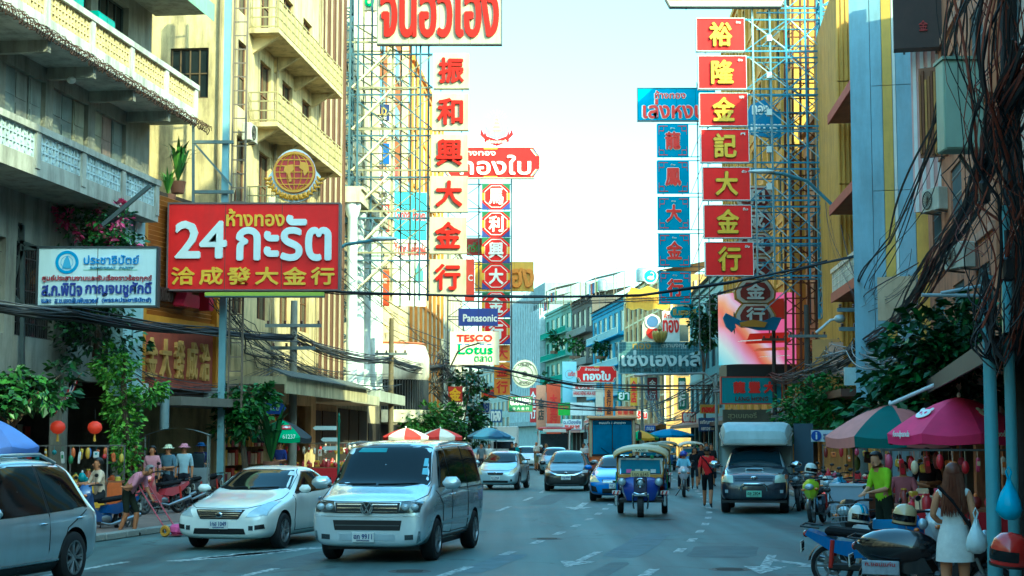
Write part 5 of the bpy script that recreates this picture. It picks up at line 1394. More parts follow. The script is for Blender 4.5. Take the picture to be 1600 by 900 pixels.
def wheel(t, x, y, r=.33, w=.21, spokes=5, rimm=None, name='wheel'):
    rimm = rimm or mat('a9adb0', .3, .8, .08)
    sx = 1 if x > 0 else -1
    key = (round(r, 3), round(w, 3), spokes, rimm.name)
    if key not in WHEELS:
        a = MB(); a.lathe([(r*.62, -w/2), (r*.9, -w/2), (r*.985, -w*.38), (r, -w*.15), (r, w*.15), (r*.985, w*.38), (r*.9, w/2), (r*.62, w/2)], 30, axis='x')
        ta = a.build('tyre', RUBBER).data
        b = MB(); b.lathe([(r*.62, w*.46), (r*.66, w*.5), (r*.6, w*.5), (r*.58, w*.3), (r*.56, -w*.3)], 30, axis='x')
        b.lathe([(0, w*.4), (r*.14, w*.4), (r*.16, w*.3)], 12, axis='x')
        for k in range(spokes):
            th = 2*math.pi*k/spokes
            for dth in (-.12, .12):
                b.bar((w*.36, r*.1*math.cos(th), r*.1*math.sin(th)), (w*.42, r*.6*math.cos(th+dth), r*.6*math.sin(th+dth)), r*.09, w*.12)
        rb = b.build('rim', rimm).data
        d = MB(); d.lathe([(0, w*.12), (r*.5, w*.12), (r*.5, w*.08)], 20, axis='x'); db = d.build('brake_disc', mat('3a3c3e', .5, .6), None).data
        for n_ in list(bpy.data.objects):
            if n_.data in (ta, rb, db): bpy.data.objects.remove(n_)
        WHEELS[key] = (ta, rb, db)
    e = bpy.data.objects.new(name, None); COL.objects.link(e); e.parent = t; e.location = (x - sx*w/2, y, r); e.empty_display_size = .1
    if sx < 0: e.rotation_euler = (0, 0, math.pi)
    for nm, me in zip(('tyre', 'rim', 'brake_disc'), WHEELS[key]): link(nm, me, e)
    return e
LAMP = mat('b9c6cc', .08, .2, .1, 6, coat=.6); LAMPD = mat('3c4549', .1, .4, .2, 8, coat=1.0); AMBER = mat('c8722a', .2, 0, .1, coat=.5)
TAIL = mat('8a1a1a', .2, 0, .1, coat=.6)
def plate(t, w, y, z, txt, m1=None, colr='1f3a7a', wd=.36, hd=.16, tilt=0.0):
    e = bpy.data.objects.new('licence_plate', None); COL.objects.link(e); e.parent = t; e.location = (w, y, z); e.rotation_euler = (tilt, 0, 0); e.empty_display_size = .1
    q = MB(); q.cbox((0, 0, 0), (wd, .015, hd), bev=.005); q.build('plate_sheet', m1 or mat('d9dcd8', .4, 0, .04), e)
    q = MB(); add_text(q, txt, 0, .012, wd*.84, hd*.5, -.0095, .003); q.build('characters', mat(colr, .5), e)
    q = MB(); add_text(q, 'กรุงเทพมหานคร', 0, -hd*.34, wd*.6, hd*.17, -.0095, .003); q.build('province', mat(colr, .5), e)
    return e
def mirror(t, x, y, z, mt, s=1.0):
    sx = 1 if x > 0 else -1
    q = MB(); q.cbox((x+sx*.1*s, y, z), (.25*s, .13*s, .155*s), (0, 0, sx*R(-12)), bev=.06*s); q.sm = [True]*len(q.f); o = q.build('mirror', mt, t, 60)
    q = MB(); q.bar((x-sx*.08, y+.01, z-.06), (x+sx*.06, y, z-.05), .05, .03); q.build('stalk', BLACK, o)
    q = MB(); q.cbox((x+sx*.1*s, y+.066*s, z), (.2*s, .01, .115*s), (0, 0, sx*R(-12))); q.build('mirror_glass', GLASS, o)
    return o
def handle(B, y, z, side, mt):
    p = B.point(y, z, 's', side); q = MB(); q.ell((p.x+side*.02, y, z), (.022, .1, .02), 10, 6); q.build('door_handle', mt, B.t)
def bonnet_seam(B, pts):
    for sd in (1, -1):
        q = MB(); q.tube([B.point(sd*x, z, 'f')+Vector((0, -.001, .001)) for x, z in mid(pts)], .007, 4, smooth=False); q.build('bonnet_seam', mat('15181a', .7), B.t)
def trim(B, poly, view, side=1, g=.022):
    cx = sum(p[0] for p in poly)/len(poly); cz = sum(p[1] for p in poly)/len(poly)
    pp = [(x+math.copysign(g, x-cx), z+math.copysign(g, z-cz)) for x, z in poly]
    B.patch('window_trim', pp, view, BLACK, off=.004, side=side, rings=7 if view == 'f' else 5)
def seam(B, pts, side, mt=None, w=.009):
    P = [B.point(y, z, 's', side) + Vector((side*.0005, 0, 0)) for (y, z) in pts]
    q = MB(); q.tube(P, w, 4, smooth=False); return q.build('door_seam', mt or mat('15181a', .7), B.t)
def mid(pts, k=6):
    out = []
    for a, b in zip(pts, pts[1:]):
        for i in range(k): out.append((a[0]+(b[0]-a[0])*i/k, a[1]+(b[1]-a[1])*i/k))
    return out+[pts[-1]]
def wipers(B, pts):
    for (a, b) in pts:
        P = [B.point(a[0]+(b[0]-a[0])*i/6, a[1]+(b[1]-a[1])*i/6, 'f')+Vector((0, -.02, .01)) for i in range(7)]
        q = MB(); q.tube(P, .01, 4); q.build('wiper', BLACK, B.t)
def underside(t, L, W, z=.2, yoff=0):
    q = MB(); q.box(-W*.8, W*.8, -L*.42+yoff, L*.42+yoff, z, z+.1); q.build('underbody', BLACK, t)

def van():
    t = thing('passenger_van', 'silver passenger van in the middle of the road', 'van', (0, 0, 0))
    pm = mat('e6f0f4', .24, .5, .05, 1.2, .2, '8a8478', coat=1.0)
    S = [(-2.44, .74, .40, .74, .62, .86), (-2.42, .88, .30, .80, .74, .98), (-2.36, .94, .25, .88, .80, 1.07), (-2.1, .95, .24, .95, .80, 1.12), (-1.72, .955, .24, 1.05, .84, 1.22), (-1.50, .955, .24, 1.09, .82, 1.34), (-.98, .955, .24, 1.12, .76, 1.86), (-.72, .955, .24, 1.12, .755, 1.93), (.4, .955, .24, 1.13, .755, 1.97), (1.7, .955, .24, 1.13, .75, 1.96), (2.25, .945, .26, 1.13, .74, 1.93), (2.42, .92, .3, 1.1, .72, 1.86), (2.46, .86, .36, 1.0, .64, 1.7)]
    W = [(x, y) for y in (-1.5, 1.5) for x in (-.955, .955)]
    B = Body(t, S, pm, W, .345)
    for (x, y) in W: wheel(t, x, y, .345, .235, 5)
    gm = mat('0b1114', .05, 0, .04, spec=.3)
    trim(B, [(-.80, 1.23), (.80, 1.23), (.815, 1.30), (.70, 1.84), (.6, 1.875), (-.6, 1.875), (-.70, 1.84), (-.815, 1.30)], 'f')
    bonnet_seam(B, [(.86, 1.2), (.87, 1.08), (.78, 1.0), (.5, .985), (.0, .98)])
    B.patch('windscreen', [(-.80, 1.23), (.80, 1.23), (.815, 1.30), (.70, 1.84), (.6, 1.875), (-.6, 1.875), (-.70, 1.84), (-.815, 1.30)], 'f', gm, rings=7, sub=5)
    for sd in (1, -1):
        B.patch('front_side_window', [(-1.28, 1.2), (-.42, 1.2), (-.42, 1.80), (-.86, 1.79)], 's', gm, side=sd)
        B.patch('sliding_door_window', [(-.34, 1.2), (.86, 1.2), (.86, 1.82), (-.34, 1.81)], 's', gm, side=sd)
        B.patch('rear_side_window', [(.94, 1.2), (2.15, 1.22), (2.1, 1.78), (.94, 1.82)], 's', gm, side=sd)
        seam(B, mid([(-1.5, 1.14), (-1.1, .9), (-1.08, .45), (-.4, .40), (-.38, 1.86)]), sd)
        seam(B, mid([(-.37, 1.14), (.9, 1.14), (.9, .42), (-.37, .42)]), sd)
        seam(B, mid([(.9, 1.86), (.9, 1.14), (2.2, 1.14)]), sd)
        B.patch('side_moulding', [(-1.1, .58), (1.1, .58), (1.1, .63), (-1.1, .63)], 's', CHROME, side=sd, off=.012, rings=2)
        handle(B, -.5, 1.05, sd, pm); handle(B, -.25, 1.05, sd, pm)
        seam(B, mid([(-1.0, .36), (1.05, .36)]), sd, BLACK, .02)
        mirror(t, sd*.99, -1.28, 1.26, pm, 1.35)
    B.patch('grille', [(-.52, .80), (.52, .80), (.54, .97), (-.54, .97)], 'f', BLACK, off=.01)
    for z in (.83, .885, .94): B.patch('grille_bar', [(-.5, z-.008), (.5, z-.008), (.5, z+.008), (-.5, z+.008)], 'f', CHROME, off=.02, rings=2, sub=6)
    for a, sd in zip(B.both('headlight', [(.52, .80), (.86, .82), (.88, .98), (.56, .985)], 'f', LAMPD, off=.012), (1, -1)):
        for cx in (.63, .78):
            p = B.point(sd*cx, .9, 'f'); q = MB(); q.ell((p.x, p.y-.01, .9), (.07, .04, .055), 12, 8); q.build('bulb_lens', LAMP, a)
    B.patch('lower_grille', [(-.54, .53), (.54, .53), (.57, .69), (-.57, .69)], 'f', BLACK, off=.008)
    B.patch('lower_grille_bar', [(-.53, .60), (.53, .60), (.53, .615), (-.53, .615)], 'f', mat('4a4f52', .4), off=.018, rings=2, sub=6)
    B.patch('bumper_line', [(-.86, .755), (.86, .755), (.86, .765), (-.86, .765)], 'f', mat('cfd6da', .3, .5), off=.012, rings=2, sub=8)
    B.patch('bumper_insert', [(-.46, .37), (.46, .37), (.46, .47), (-.46, .47)], 'f', mat('b6c4cc', .35, .3), off=.006, rings=2, sub=5)
    for a in B.both('fog_light', [(.62, .38), (.76, .39), (.76, .47), (.62, .46)], 'f', LAMPD, off=.012): pass
    for a in B.both('fog_trim', [(.80, .33), (.86, .37), (.87, .52), (.84, .52), (.82, .4)], 'f', CHROME, off=.014): pass
    p = B.point(0, .885, 'f'); e = bpy.data.objects.new('badge', None); COL.objects.link(e); e.parent = t; e.location = (0, p.y-.035, .885)
    q = MB(); ring(q, 0, 0, .085, .105, .0, .02); q.build('badge_ring', CHROME, e)
    q = MB()
    for (a, b) in (((-.045, .075), (-.0, .0)), ((.045, .075), (0, .0)), ((-.085, .04), (-.04, -.085)), ((.085, .04), (.04, -.085)), ((-.04, -.085), (0, -.01)), ((.04, -.085), (0, -.01))): q.bar((a[0], -.01, a[1]), (b[0], -.01, b[1]), .02, .02)
    q.build('badge_letters', CHROME, e)
    q = MB(); disc(q, 0, 0, .088, 0, .012, 20); q.build('badge_field', BLACK, e)
    p = B.point(0, .42, 'f'); plate(t, -.06, p.y-.03, .42, 'ฮภ 9911')
    B.patch('inspection_stickers', [(.66, 1.40), (.755, 1.39), (.73, 1.5), (.65, 1.5)], 'f', mat('8fc4d4', .4), off=.013, rings=2)
    B.patch('inspection_stickers', [(.65, 1.53), (.72, 1.53), (.7, 1.66), (.64, 1.66)], 'f', mat('8fc4d4', .4), off=.013, rings=2)
    B.patch('sun_strip', [(-.55, 1.76), (-.05, 1.76), (-.05, 1.83), (-.5, 1.83)], 'f', mat('4f8f94', .4), off=.012, rings=2)
    wipers(B, [((-.7, 1.24), (-.05, 1.25)), ((0, 1.24), (.66, 1.26))])
    underside(t, 4.9, .95)
    q = MB(); q.tube([(.7, 2.2, 1.9), (.78, 1.5, 1.92), (.82, 0, 1.94), (.8, -.8, 1.9)], .02, 6); q.build('roof_rail', pm, t); q = MB(); q.tube([(-.7, 2.2, 1.9), (-.78, 1.5, 1.92), (-.82, 0, 1.94), (-.8, -.8, 1.9)], .02, 6); q.build('roof_rail', pm, t)
    return t

def car(label, col, metal=.3, kind='sedan', W=.9, H=1.47, L=4.6, front='sedan', ptxt='กข 1234', pm=None, hood=1.0, name='parked_car', lamp=None, glass=None, light=False, roof_scale=1.0, rimm=None, cat='car'):
    t = thing(name, label, cat)
    pm = pm or paint(col, metal); gm = glass or mat('0b1114', .05, 0, .04, spec=.3)
    f, r = -L/2, L/2
    if kind == 'sedan': cowl, rf_, rr, deck = f+1.38, f+2.2, f+3.3, r-.62
    elif kind == 'hatch': cowl, rf_, rr, deck = f+1.05, f+1.85, r-.72, r-.1
    else: cowl, rf_, rr, deck = f+1.15, f+1.95, r-.75, r-.12
    wt = W*.67
    S = [(f, W*.66, .34, .52, W*.52, .62), (f+.03, W*.86, .25, .57, W*.68, .70), (f+.12, W*.95, .2, .63, W*.76, hood*.77), (f+.5, W*.99, .18, .72, W*.80, hood*.87), (cowl-.3, W, .18, .84, W*.84, hood*.96), (cowl, W, .18, .90, W*.83, hood*1.02), (rf_-.25, W, .18, .93, wt*1.08, H-.17), (rf_+.12, W, .18, .94, wt*1.02, H-.035), ((rf_+rr)/2, W, .18, .96, wt, H), (rr, W, .18, .98, wt*.98, H-.05)]
    if kind == 'sedan': S += [(rr+.55, W, .18, 1.0, wt*1.04, H-.3), (deck, W*.99, .2, .98, W*.78, 1.06), (r-.2, W*.97, .24, .95, W*.78, 1.06), (r-.04, W*.86, .34, .88, W*.68, 1.0), (r, W*.68, .44, .78, W*.5, .88)]
    else: S += [(r-.45, W*.99, .2, 1.0, wt*.97, H-.16), (r-.15, W*.96, .24, .98, wt*.98, H-.5), (r-.04, W*.86, .32, .9, W*.62, .98), (r, W*.7, .42, .8, W*.5, .88)]
    wr = .325 if kind != 'suv' else .36
    ax = (f+.92, r-.88) if kind != 'hatch' else (f+.78, r-.62)
    WH = [(x, y) for y in ax for x in (-W, W)]
    B = Body(t, S, pm, WH, wr)
    for (x, y) in WH: wheel(t, x, y, wr, .205, 7 if kind == 'suv' else 5, rimm)
    zc = hood*1.02
    trim(B, [(-W*.80, zc+.035), (W*.80, zc+.035), (W*.70, H-.20), (W*.60, H-.085), (-W*.60, H-.085), (-W*.70, H-.20)], 'f', g=.018)
    B.patch('windscreen', [(-W*.80, zc+.035), (W*.80, zc+.035), (W*.70, H-.20), (W*.60, H-.085), (-W*.60, H-.085), (-W*.70, H-.20)], 'f', gm, rings=7, sub=6)
    if not light: bonnet_seam(B, [(W*.84, zc-.02), (W*.86, .9), (W*.74, .80), (W*.55, .755), (0, .75)])
    zb = 1.0
    ye = rr+.45 if kind == 'sedan' else r-.42
    for sd in (1, -1):
        yb = (rf_+ye)/2-.05
        trim(B, [(cowl+.24, zb-.02), (ye-.05, zb+.05), (ye-.25, H-.22), (rr-.1, H-.135), (rf_+.22, H-.13)], 's', sd, .02)
        B.patch('front_side_window', [(cowl+.22, zb-.02), (yb-.04, zb), (yb-.04, H-.13), (rf_+.22, H-.13)], 's', gm, side=sd)
        B.patch('rear_side_window', [(yb+.04, zb), (ye-.05, zb+.05), (ye-.25, H-.22), (rr-.1, H-.14), (yb+.04, H-.13)], 's', gm, side=sd)
        if not light:
            seam(B, mid([(cowl+.1, zb-.05), (cowl+.05, .5), (cowl+.15, .3), (yb, .3), (yb, H-.1)]), sd)
            seam(B, mid([(yb, .3), (ax[1]-.45, .32), (ax[1]-.2, .78), (ye-.1, zb)]), sd)
            handle(B, yb-.2, .86, sd, CHROME); handle(B, ye-.35, .9, sd, CHROME)
        mirror(t, sd*(W+.02), cowl+.22, zb+.06, pm, 1.0)
    # face
    if front == 'sedan':
        B.patch('grille', [(-.36, .565), (.36, .565), (.47, .73), (-.47, .73)], 'f', BLACK, off=.008)
        for k in range(4): z = .59+k*.037; hw = .35+k*.024; B.patch('grille_bar', [(-hw, z-.008), (hw, z-.008), (hw, z+.008), (-hw, z+.008)], 'f', CHROME, off=.02, rings=2, sub=6)
        B.both('headlight', [(.50, .60), (.83, .62), (.80, .86), (.72, .86), (.56, .68)], 'f', lamp or LAMP, off=.01)
        B.patch('lower_grille', [(-.50, .30), (.50, .30), (.47, .40), (-.47, .40)], 'f', BLACK, off=.008)
        B.both('fog_light', [(.56, .37), (.64, .37), (.64, .45), (.56, .45)], 'f', LAMPD, off=.012)
        B.both('fog_vent', [(.67, .38), (.82, .40), (.81, .48), (.67, .46)], 'f', BLACK, off=.008)
        pz = .47; bz = .64
    elif front == 'hatch':
        B.patch('grille', [(-.28, .585), (.28, .585), (.32, .665), (.2, .70), (-.2, .70), (-.32, .665)], 'f', BLACK, off=.008)
        B.patch('grille_rim', [(-.33, .68), (.33, .68), (.3, .71), (-.3, .71)], 'f', CHROME, off=.016, rings=2)
        B.both('headlight', [(.50, .60), (.68, .60), (.78, .78), (.74, .87), (.62, .80)], 'f', lamp or LAMP, off=.012)
        B.patch('lower_grille', [(-.48, .29), (.48, .29), (.5, .37), (-.5, .37)], 'f', BLACK, off=.008)
        B.both('fog_light', [(.58, .34), (.66, .34), (.66, .42), (.58, .42)], 'f', LAMPD, off=.012)
        pz = .47; bz = .66
    elif front == 'dark':
        B.patch('grille', [(-.55, .60), (.55, .60), (.6, .7), (-.6, .7)], 'f', BLACK, off=.008)
        for sd in (1, -1): B.patch('chrome_wing', [(0, .60), (sd*.34, .61), (sd*.6, .70), (sd*.6, .73), (sd*.3, .64), (0, .63)], 'f', CHROME, off=.02, rings=3)
        B.both('headlight', [(.46, .68), (.80, .70), (.82, .80), (.68, .80)], 'f', lamp or LAMP, off=.012)
        B.patch('lower_grille', [(-.6, .28), (.6, .28), (.55, .42), (-.55, .42)], 'f', BLACK, off=.008)
        B.patch('chin_strip', [(-.5, .24), (.5, .24), (.5, .265), (-.5, .265)], 'f', CHROME, off=.02, rings=2)
        pz = .52; bz = .69
    else:
        B.patch('grille', [(-.38, .60), (.38, .60), (.42, .70), (-.42, .70)], 'f', BLACK, off=.008)
        for k in range(3): z = .62+k*.03; B.patch('grille_bar', [(-.38, z-.006), (.38, z-.006), (.38, z+.006), (-.38, z+.006)], 'f', CHROME, off=.018, rings=2)
        B.both('headlight', [(.48, .62), (.78, .62), (.84, .82), (.74, .84), (.6, .76)], 'f', lamp or mat('c9c9a0', .1, .1, .1, coat=.8), off=.012)
        B.patch('lower_grille', [(-.4, .27), (.4, .27), (.4, .42), (-.4, .42)], 'f', BLACK, off=.008)
        B.both('fog_pocket', [(.54, .30), (.74, .34), (.76, .52), (.60, .48)], 'f', BLACK, off=.008)
        pz = .5; bz = .65
    p = B.point(0, bz, 'f'); q = MB(); q.ell((0, p.y-.02, bz), (.075, .02, .05), 14, 8); b_ = q.build('badge', CHROME, t)
    q = MB(); q.ell((0, p.y-.032, bz), (.05, .015, .032), 12, 6); q.build('badge_field', BLACK, b_)
    p = B.point(0, pz, 'f'); plate(t, 0, p.y-.025, pz, ptxt)
    B.both('tail_light', [(W*.55, .82), (W*.85, .82), (W*.85, .98), (W*.6, .98)], 'r', TAIL, off=.01)
    if not light: wipers(B, [((-W*.66, zc+.05), (-.05, zc+.06)), ((0, zc+.05), (W*.6, zc+.07))])
    underside(t, L, W)
    return t, B
def put(t, px, py, yaw, z=0.0, front=0.0):
    """stand the thing so that the middle of its front foot line is at a photo pixel"""
    p = ground_at(px, py); a = R(yaw)
    t.rotation_euler = (0, 0, a)
    t.location = (p.x - (front*math.sin(a)), p.y + front*math.cos(a), z)
    return t
put(van(), 597, 874, -10.5, front=1.5)
wc, _ = car('white sedan beside the silver van on the left', 'dfe4e0', 0, 'sedan', .895, 1.48, 4.85, 'sedan', '1กฮ 1049', name='white_sedan', pm=mat('eef2ec', .25, 0, .04, 1, .14, '8a8478', coat=1.0))
B_ = _
B_.patch('permit_sticker', [(.52, 1.3), (.62, 1.29), (.58, 1.36), (.5, 1.37)], 'f', mat('dfe6e6', .4), off=.014, rings=2)
put(wc, 372, 856, -13.5, front=1.55)
sv, B_ = car('silver compact crossover cut off by the left edge of the picture', 'c9d8e0', .6, 'suv', .92, 1.74, 4.6, 'hatch', 'กก 4512', name='silver_crossover', hood=1.1)
sv.location = (-7.25, 21.2, 0); sv.rotation_euler = (0, 0, R(-12.5))
q = MB(); q.tube([(.6, -.3, 1.70), (.62, -.1, 1.77), (.62, .9, 1.78), (.58, 1.4, 1.66)], .025, 8); q.build('roof_rail', paint('c9d8e0', .6), sv)
q = MB(); q.tube([(-.6, -.3, 1.70), (-.62, -.1, 1.77), (-.62, .9, 1.78), (-.58, 1.4, 1.66)], .025, 8); q.build('roof_rail', paint('c9d8e0', .6), sv)
for sd in (1, -1): B_.patch('sill_trim', [(-1.0, .24), (1.0, .24), (1.0, .34), (-1.0, .34)], 's', BLACK, side=sd, off=.015); B_.patch('sill_strip', [(-1.0, .35), (1.0, .36), (1.0, .385), (-1.0, .375)], 's', CHROME, side=sd, off=.02, rings=2)
yr, _ = car('silver blue hatchback behind the van', 'b4cad4', .5, 'hatch', .85, 1.5, 3.75, 'hatch', 'ชว 3968', name='silver_hatchback', lamp=mat('c9c4a4', .1, .1, .1, coat=.8))
put(yr, 779, 765, -9, front=1.1)
hd, _ = car('black hatchback with chrome winged grille in mid road', '101214', .1, 'hatch', .85, 1.52, 3.95, 'dark', '1กฎ 8345', name='black_hatchback', glass=mat('23474c', .05, 0, .2, 2, spec=.7))
put(hd, 886, 767, -5, front=1.15)
bs, _ = car('bright blue sedan half hidden behind the tuk-tuk', '2f78d0', .1, 'sedan', .85, 1.46, 4.3, 'vios', 'ทค 2210', name='blue_sedan')
put(bs, 963, 783, -7, front=1.4)
for i, (lab, col, px, py, nm) in enumerate((('small white car far down the left lane', 'e3e6e6', 822, 733, 'white_car'), ('distant blue grey car behind the black hatchback', '6f8a9a', 867, 741, 'distant_car'), ('distant white car at the end of the left lane', 'd3d6d6', 795, 724, 'distant_car'), ('dark car in the far left lane', '2a3036', 843, 728, 'distant_car'))):
    c, _ = car(lab, col, .2, 'hatch', .85, 1.5, 3.8, 'hatch', 'กข 1234', name=nm, light=True); put(c, px, py, -3, front=1.1)

def bike_wheel(t, y, r=.29, w=.1, name='wheel'):
    e = bpy.data.objects.new(name, None); COL.objects.link(e); e.parent = t; e.location = (0, y, r); e.empty_display_size = .1
    key = ('bike', r, w)
    if key not in WHEELS:
        a = MB(); a.lathe([(r*.78, -w*.35), (r*.9, -w/2), (r*.98, -w*.3), (r, 0), (r*.98, w*.3), (r*.9, w/2), (r*.78, w*.35)], 26, axis='x'); ta = a.build('tyre', RUBBER)
        b = MB(); b.lathe([(r*.8, -w*.3), (r*.74, -w*.3), (r*.74, w*.3), (r*.8, w*.3)], 26, axis='x'); b.cyl((-w*.6, 0, 0), (w*.6, 0, 0), r*.13, n=10)
        for k in range(6): th = k*math.pi/3; b.bar((0, r*.1*math.cos(th), r*.1*math.sin(th)), (0, r*.76*math.cos(th), r*.76*math.sin(th)), .03, .03)
        b.lathe([(r*.3, w*.45), (r*.45, w*.45), (r*.45, w*.5), (r*.3, w*.5)], 20, axis='x')
        rb = b.build('rim', mat('8a8f92', .35, .8, .1))
        WHEELS[key] = (ta.data, rb.data); bpy.data.objects.remove(ta); bpy.data.objects.remove(rb)
    for nm, me in zip(('tyre', 'rim'), WHEELS[key]): link(nm, me, e)
def scooter(label, col, col2='1a1c1e', seat='1c1c1e', name='motor_scooter', box=None, basket=False, lean=True, group=None, helmet=None):
    """underbone motorcycle as parked along Bangkok kerbs; front to -y"""
    t = thing(name, label, 'motorcycle', group=group)
    pm, bk = paint(col, .1), mat('17191b', .45, 0, .1)
    bike_wheel(t, -.62); bike_wheel(t, .62)
    q = MB()
    for s in (-1, 1): q.tube([(s*.07, -.62, .29), (s*.075, -.5, .62), (s*.04, -.42, .86)], [.022, .025, .03], 8)
    q.build('fork', mat('9aa0a3', .3, .8), t)
    q = MB(); q.lathe([(.31, -.05), (.33, 0), (.31, .05)], 14, (0, -.62, .3), 'x', a0=R(20), a1=R(165)); q.build('front_mudguard', pm, t)
    # front fairing: lofted shield
    q = MB(); rows = []
    for (y, w, z) in ((-.52, .05, .52), (-.56, .13, .66), (-.55, .2, .82), (-.50, .19, .95), (-.42, .10, 1.04)):
        rows.append([(-w, y+.12, z), (-w*.75, y+.02, z+.01), (0, y-.05, z+.02), (w*.75, y+.02, z+.01), (w, y+.12, z)])
    vs = [p for r_ in rows for p in r_]; q.add(vs, [(i*5+j, i*5+j+1, i*5+j+6, i*5+j+5) for i in range(4) for j in range(4)], 0, True); q.build('front_fairing', pm, t)
    q = MB(); q.ell((0, -.59, .88), (.11, .07, .075), 14, 8); q.build('headlight', LAMP, t)
    for s in (-1, 1): q = MB(); q.ell((s*.15, -.53, .82), (.06, .04, .03), 8, 6); q.build('turn_signal', AMBER, t)
    q = MB(); q.tube([(-.36, -.24, 1.02), (-.2, -.36, 1.03), (0, -.4, 1.0), (.2, -.36, 1.03), (.36, -.24, 1.02)], .016, 8); q.build('handlebar', bk, t)
    for s in (-1, 1):
        q = MB(); q.cyl((s*.36, -.24, 1.02), (s*.25, -.31, 1.03), .022, n=8); q.build('grip', RUBBER, t)
        q = MB(); q.tube([(s*.25, -.33, 1.03), (s*.3, -.36, 1.18)], .007, 5); q.ell((s*.32, -.36, 1.22), (.065, .02, .04), 10, 6); q.build('rear_mirror', bk, t)
    q = MB(); q.prism([(-.44, .5), (-.36, .95), (-.3, .95), (-.24, .55), (-.05, .42), (.2, .45), (.2, .28), (-.3, .28)], -.1, .1, plane='yz'); q.build('leg_shield', pm, t)
    q = MB(); q.prism([(.0, .45), (.1, .62), (.55, .66), (.92, .78), (.95, .72), (.6, .5), (.3, .42)], -.13, .13, plane='yz'); q.build('tail_fairing', pm, t)
    q = MB(); q.cbox((0, .33, .74), (.25, .72, .11), (R(5), 0, 0), bev=.04); q.build('seat', cloth(seat), t)
    q = MB(); q.ell((0, .05, .33), (.13, .22, .13), 12, 8); q.cyl((0, -.05, .3), (0, -.28, .36), .09, .07, 12); q.build('engine', mat('7a7d80', .45, .7, .2, 6), t)
    q = MB(); q.tube([(.1, -.1, .25), (.16, .1, .2), (.17, .4, .27), (.17, .9, .38)], [.022, .03, .045, .05], 10); q.build('exhaust', mat('9a9da0', .3, .8, .1), t)
    q = MB(); q.tube([(.12, .62, .29), (.13, .58, .66)], .03, 8); q.tube([(-.12, .62, .29), (-.13, .58, .66)], .03, 8); q.build('shock_absorber', mat('b03028', .4), t)
    q = MB(); q.cbox((-.1, .35, .3), (.06, .6, .1), bev=.02); q.build('chain_case', bk, t)
    q = MB(); q.ell((0, .96, .72), (.1, .04, .05), 10, 6); q.build('tail_light', TAIL, t)
    q = MB(); q.lathe([(.31, -.06), (.33, 0), (.31, .06)], 14, (0, .62, .3), 'x', a0=R(10), a1=R(150)); q.build('rear_mudguard', bk, t)
    q = MB(); q.tube([(-.12, .1, .25), (-.28, .14, .02)], .014, 6); q.build('kickstand', bk, t)
    q = MB(); q.tube([(-.15, .75, .82), (-.15, 1.0, .84), (.15, 1.0, .84), (.15, .75, .82)], .014, 6); q.build('grab_rail', bk, t)
    plate(t, 0, 1.02, .55, 'กมข 214', mat('dcdcd4'), '222222', .17, .15)
    if basket:
        q = MB()
        for k in range(7): x = -.16+k*.053; q.bar((x, -.74, .72), (x, -.76, .98), .008); q.bar((x, -.5, .72), (x, -.48, .98), .008)
        for z in (.72, .8, .89, .98): q.tube([(-.17, -.75, z), (.17, -.75, z), (.17, -.49, z), (-.17, -.49, z), (-.17, -.75, z)], .006, 4)
        q.build('basket', steel('8a8f92'), t)
    if box:
        q = MB(); q.cbox((0, .85, 1.05), (.42, .42, .4), bev=.04); q.build('top_box', mat(box, .45), t)
    if helmet:
        h_ = helmet_obj(f'{helmet[1]} helmet hanging on the {helmet[2]}', helmet[0]); h_.parent = None
        t['helm'] = h_.name
    if lean: t.rotation_euler = (0, R(-6), 0)
    return t
def helmet_obj(label, col, stripe=None, full=False):
    h = thing('helmet', label, 'helmet')
    q = MB(); q.lathe([(.142, -.10), (.148, -.04), (.145, .03), (.125, .09), (.08, .135), (0, .15)], 20); q.lathe([(.135, -.1), (.13, .02), (.1, .08), (0, .12)], 14); q.build('shell', mat(col, .25, 0, .05, 2, coat=.6), h)
    q = MB(); q.lathe([(.15, -.06), (.153, -.02), (.151, .02)], 10, a0=R(200), a1=R(340)); q.build('visor', GLASS, h)
    if stripe:
        q = MB()
        for s, c in ((-.03, 0), (.035, 1)):
            pts = [(s, .147*math.cos(a), .152*math.sin(a)) for a in [R(15+k*15) for k in range(11)]]; q.tube(pts, .02, 5, c)
        q.build('stripe', [mat(x, .4) for x in stripe], h)
    q = MB(); q.lathe([(.149, -.11), (.151, -.1), (.149, -.09)], 20); q.build('rim', BLACK, h)
    return h

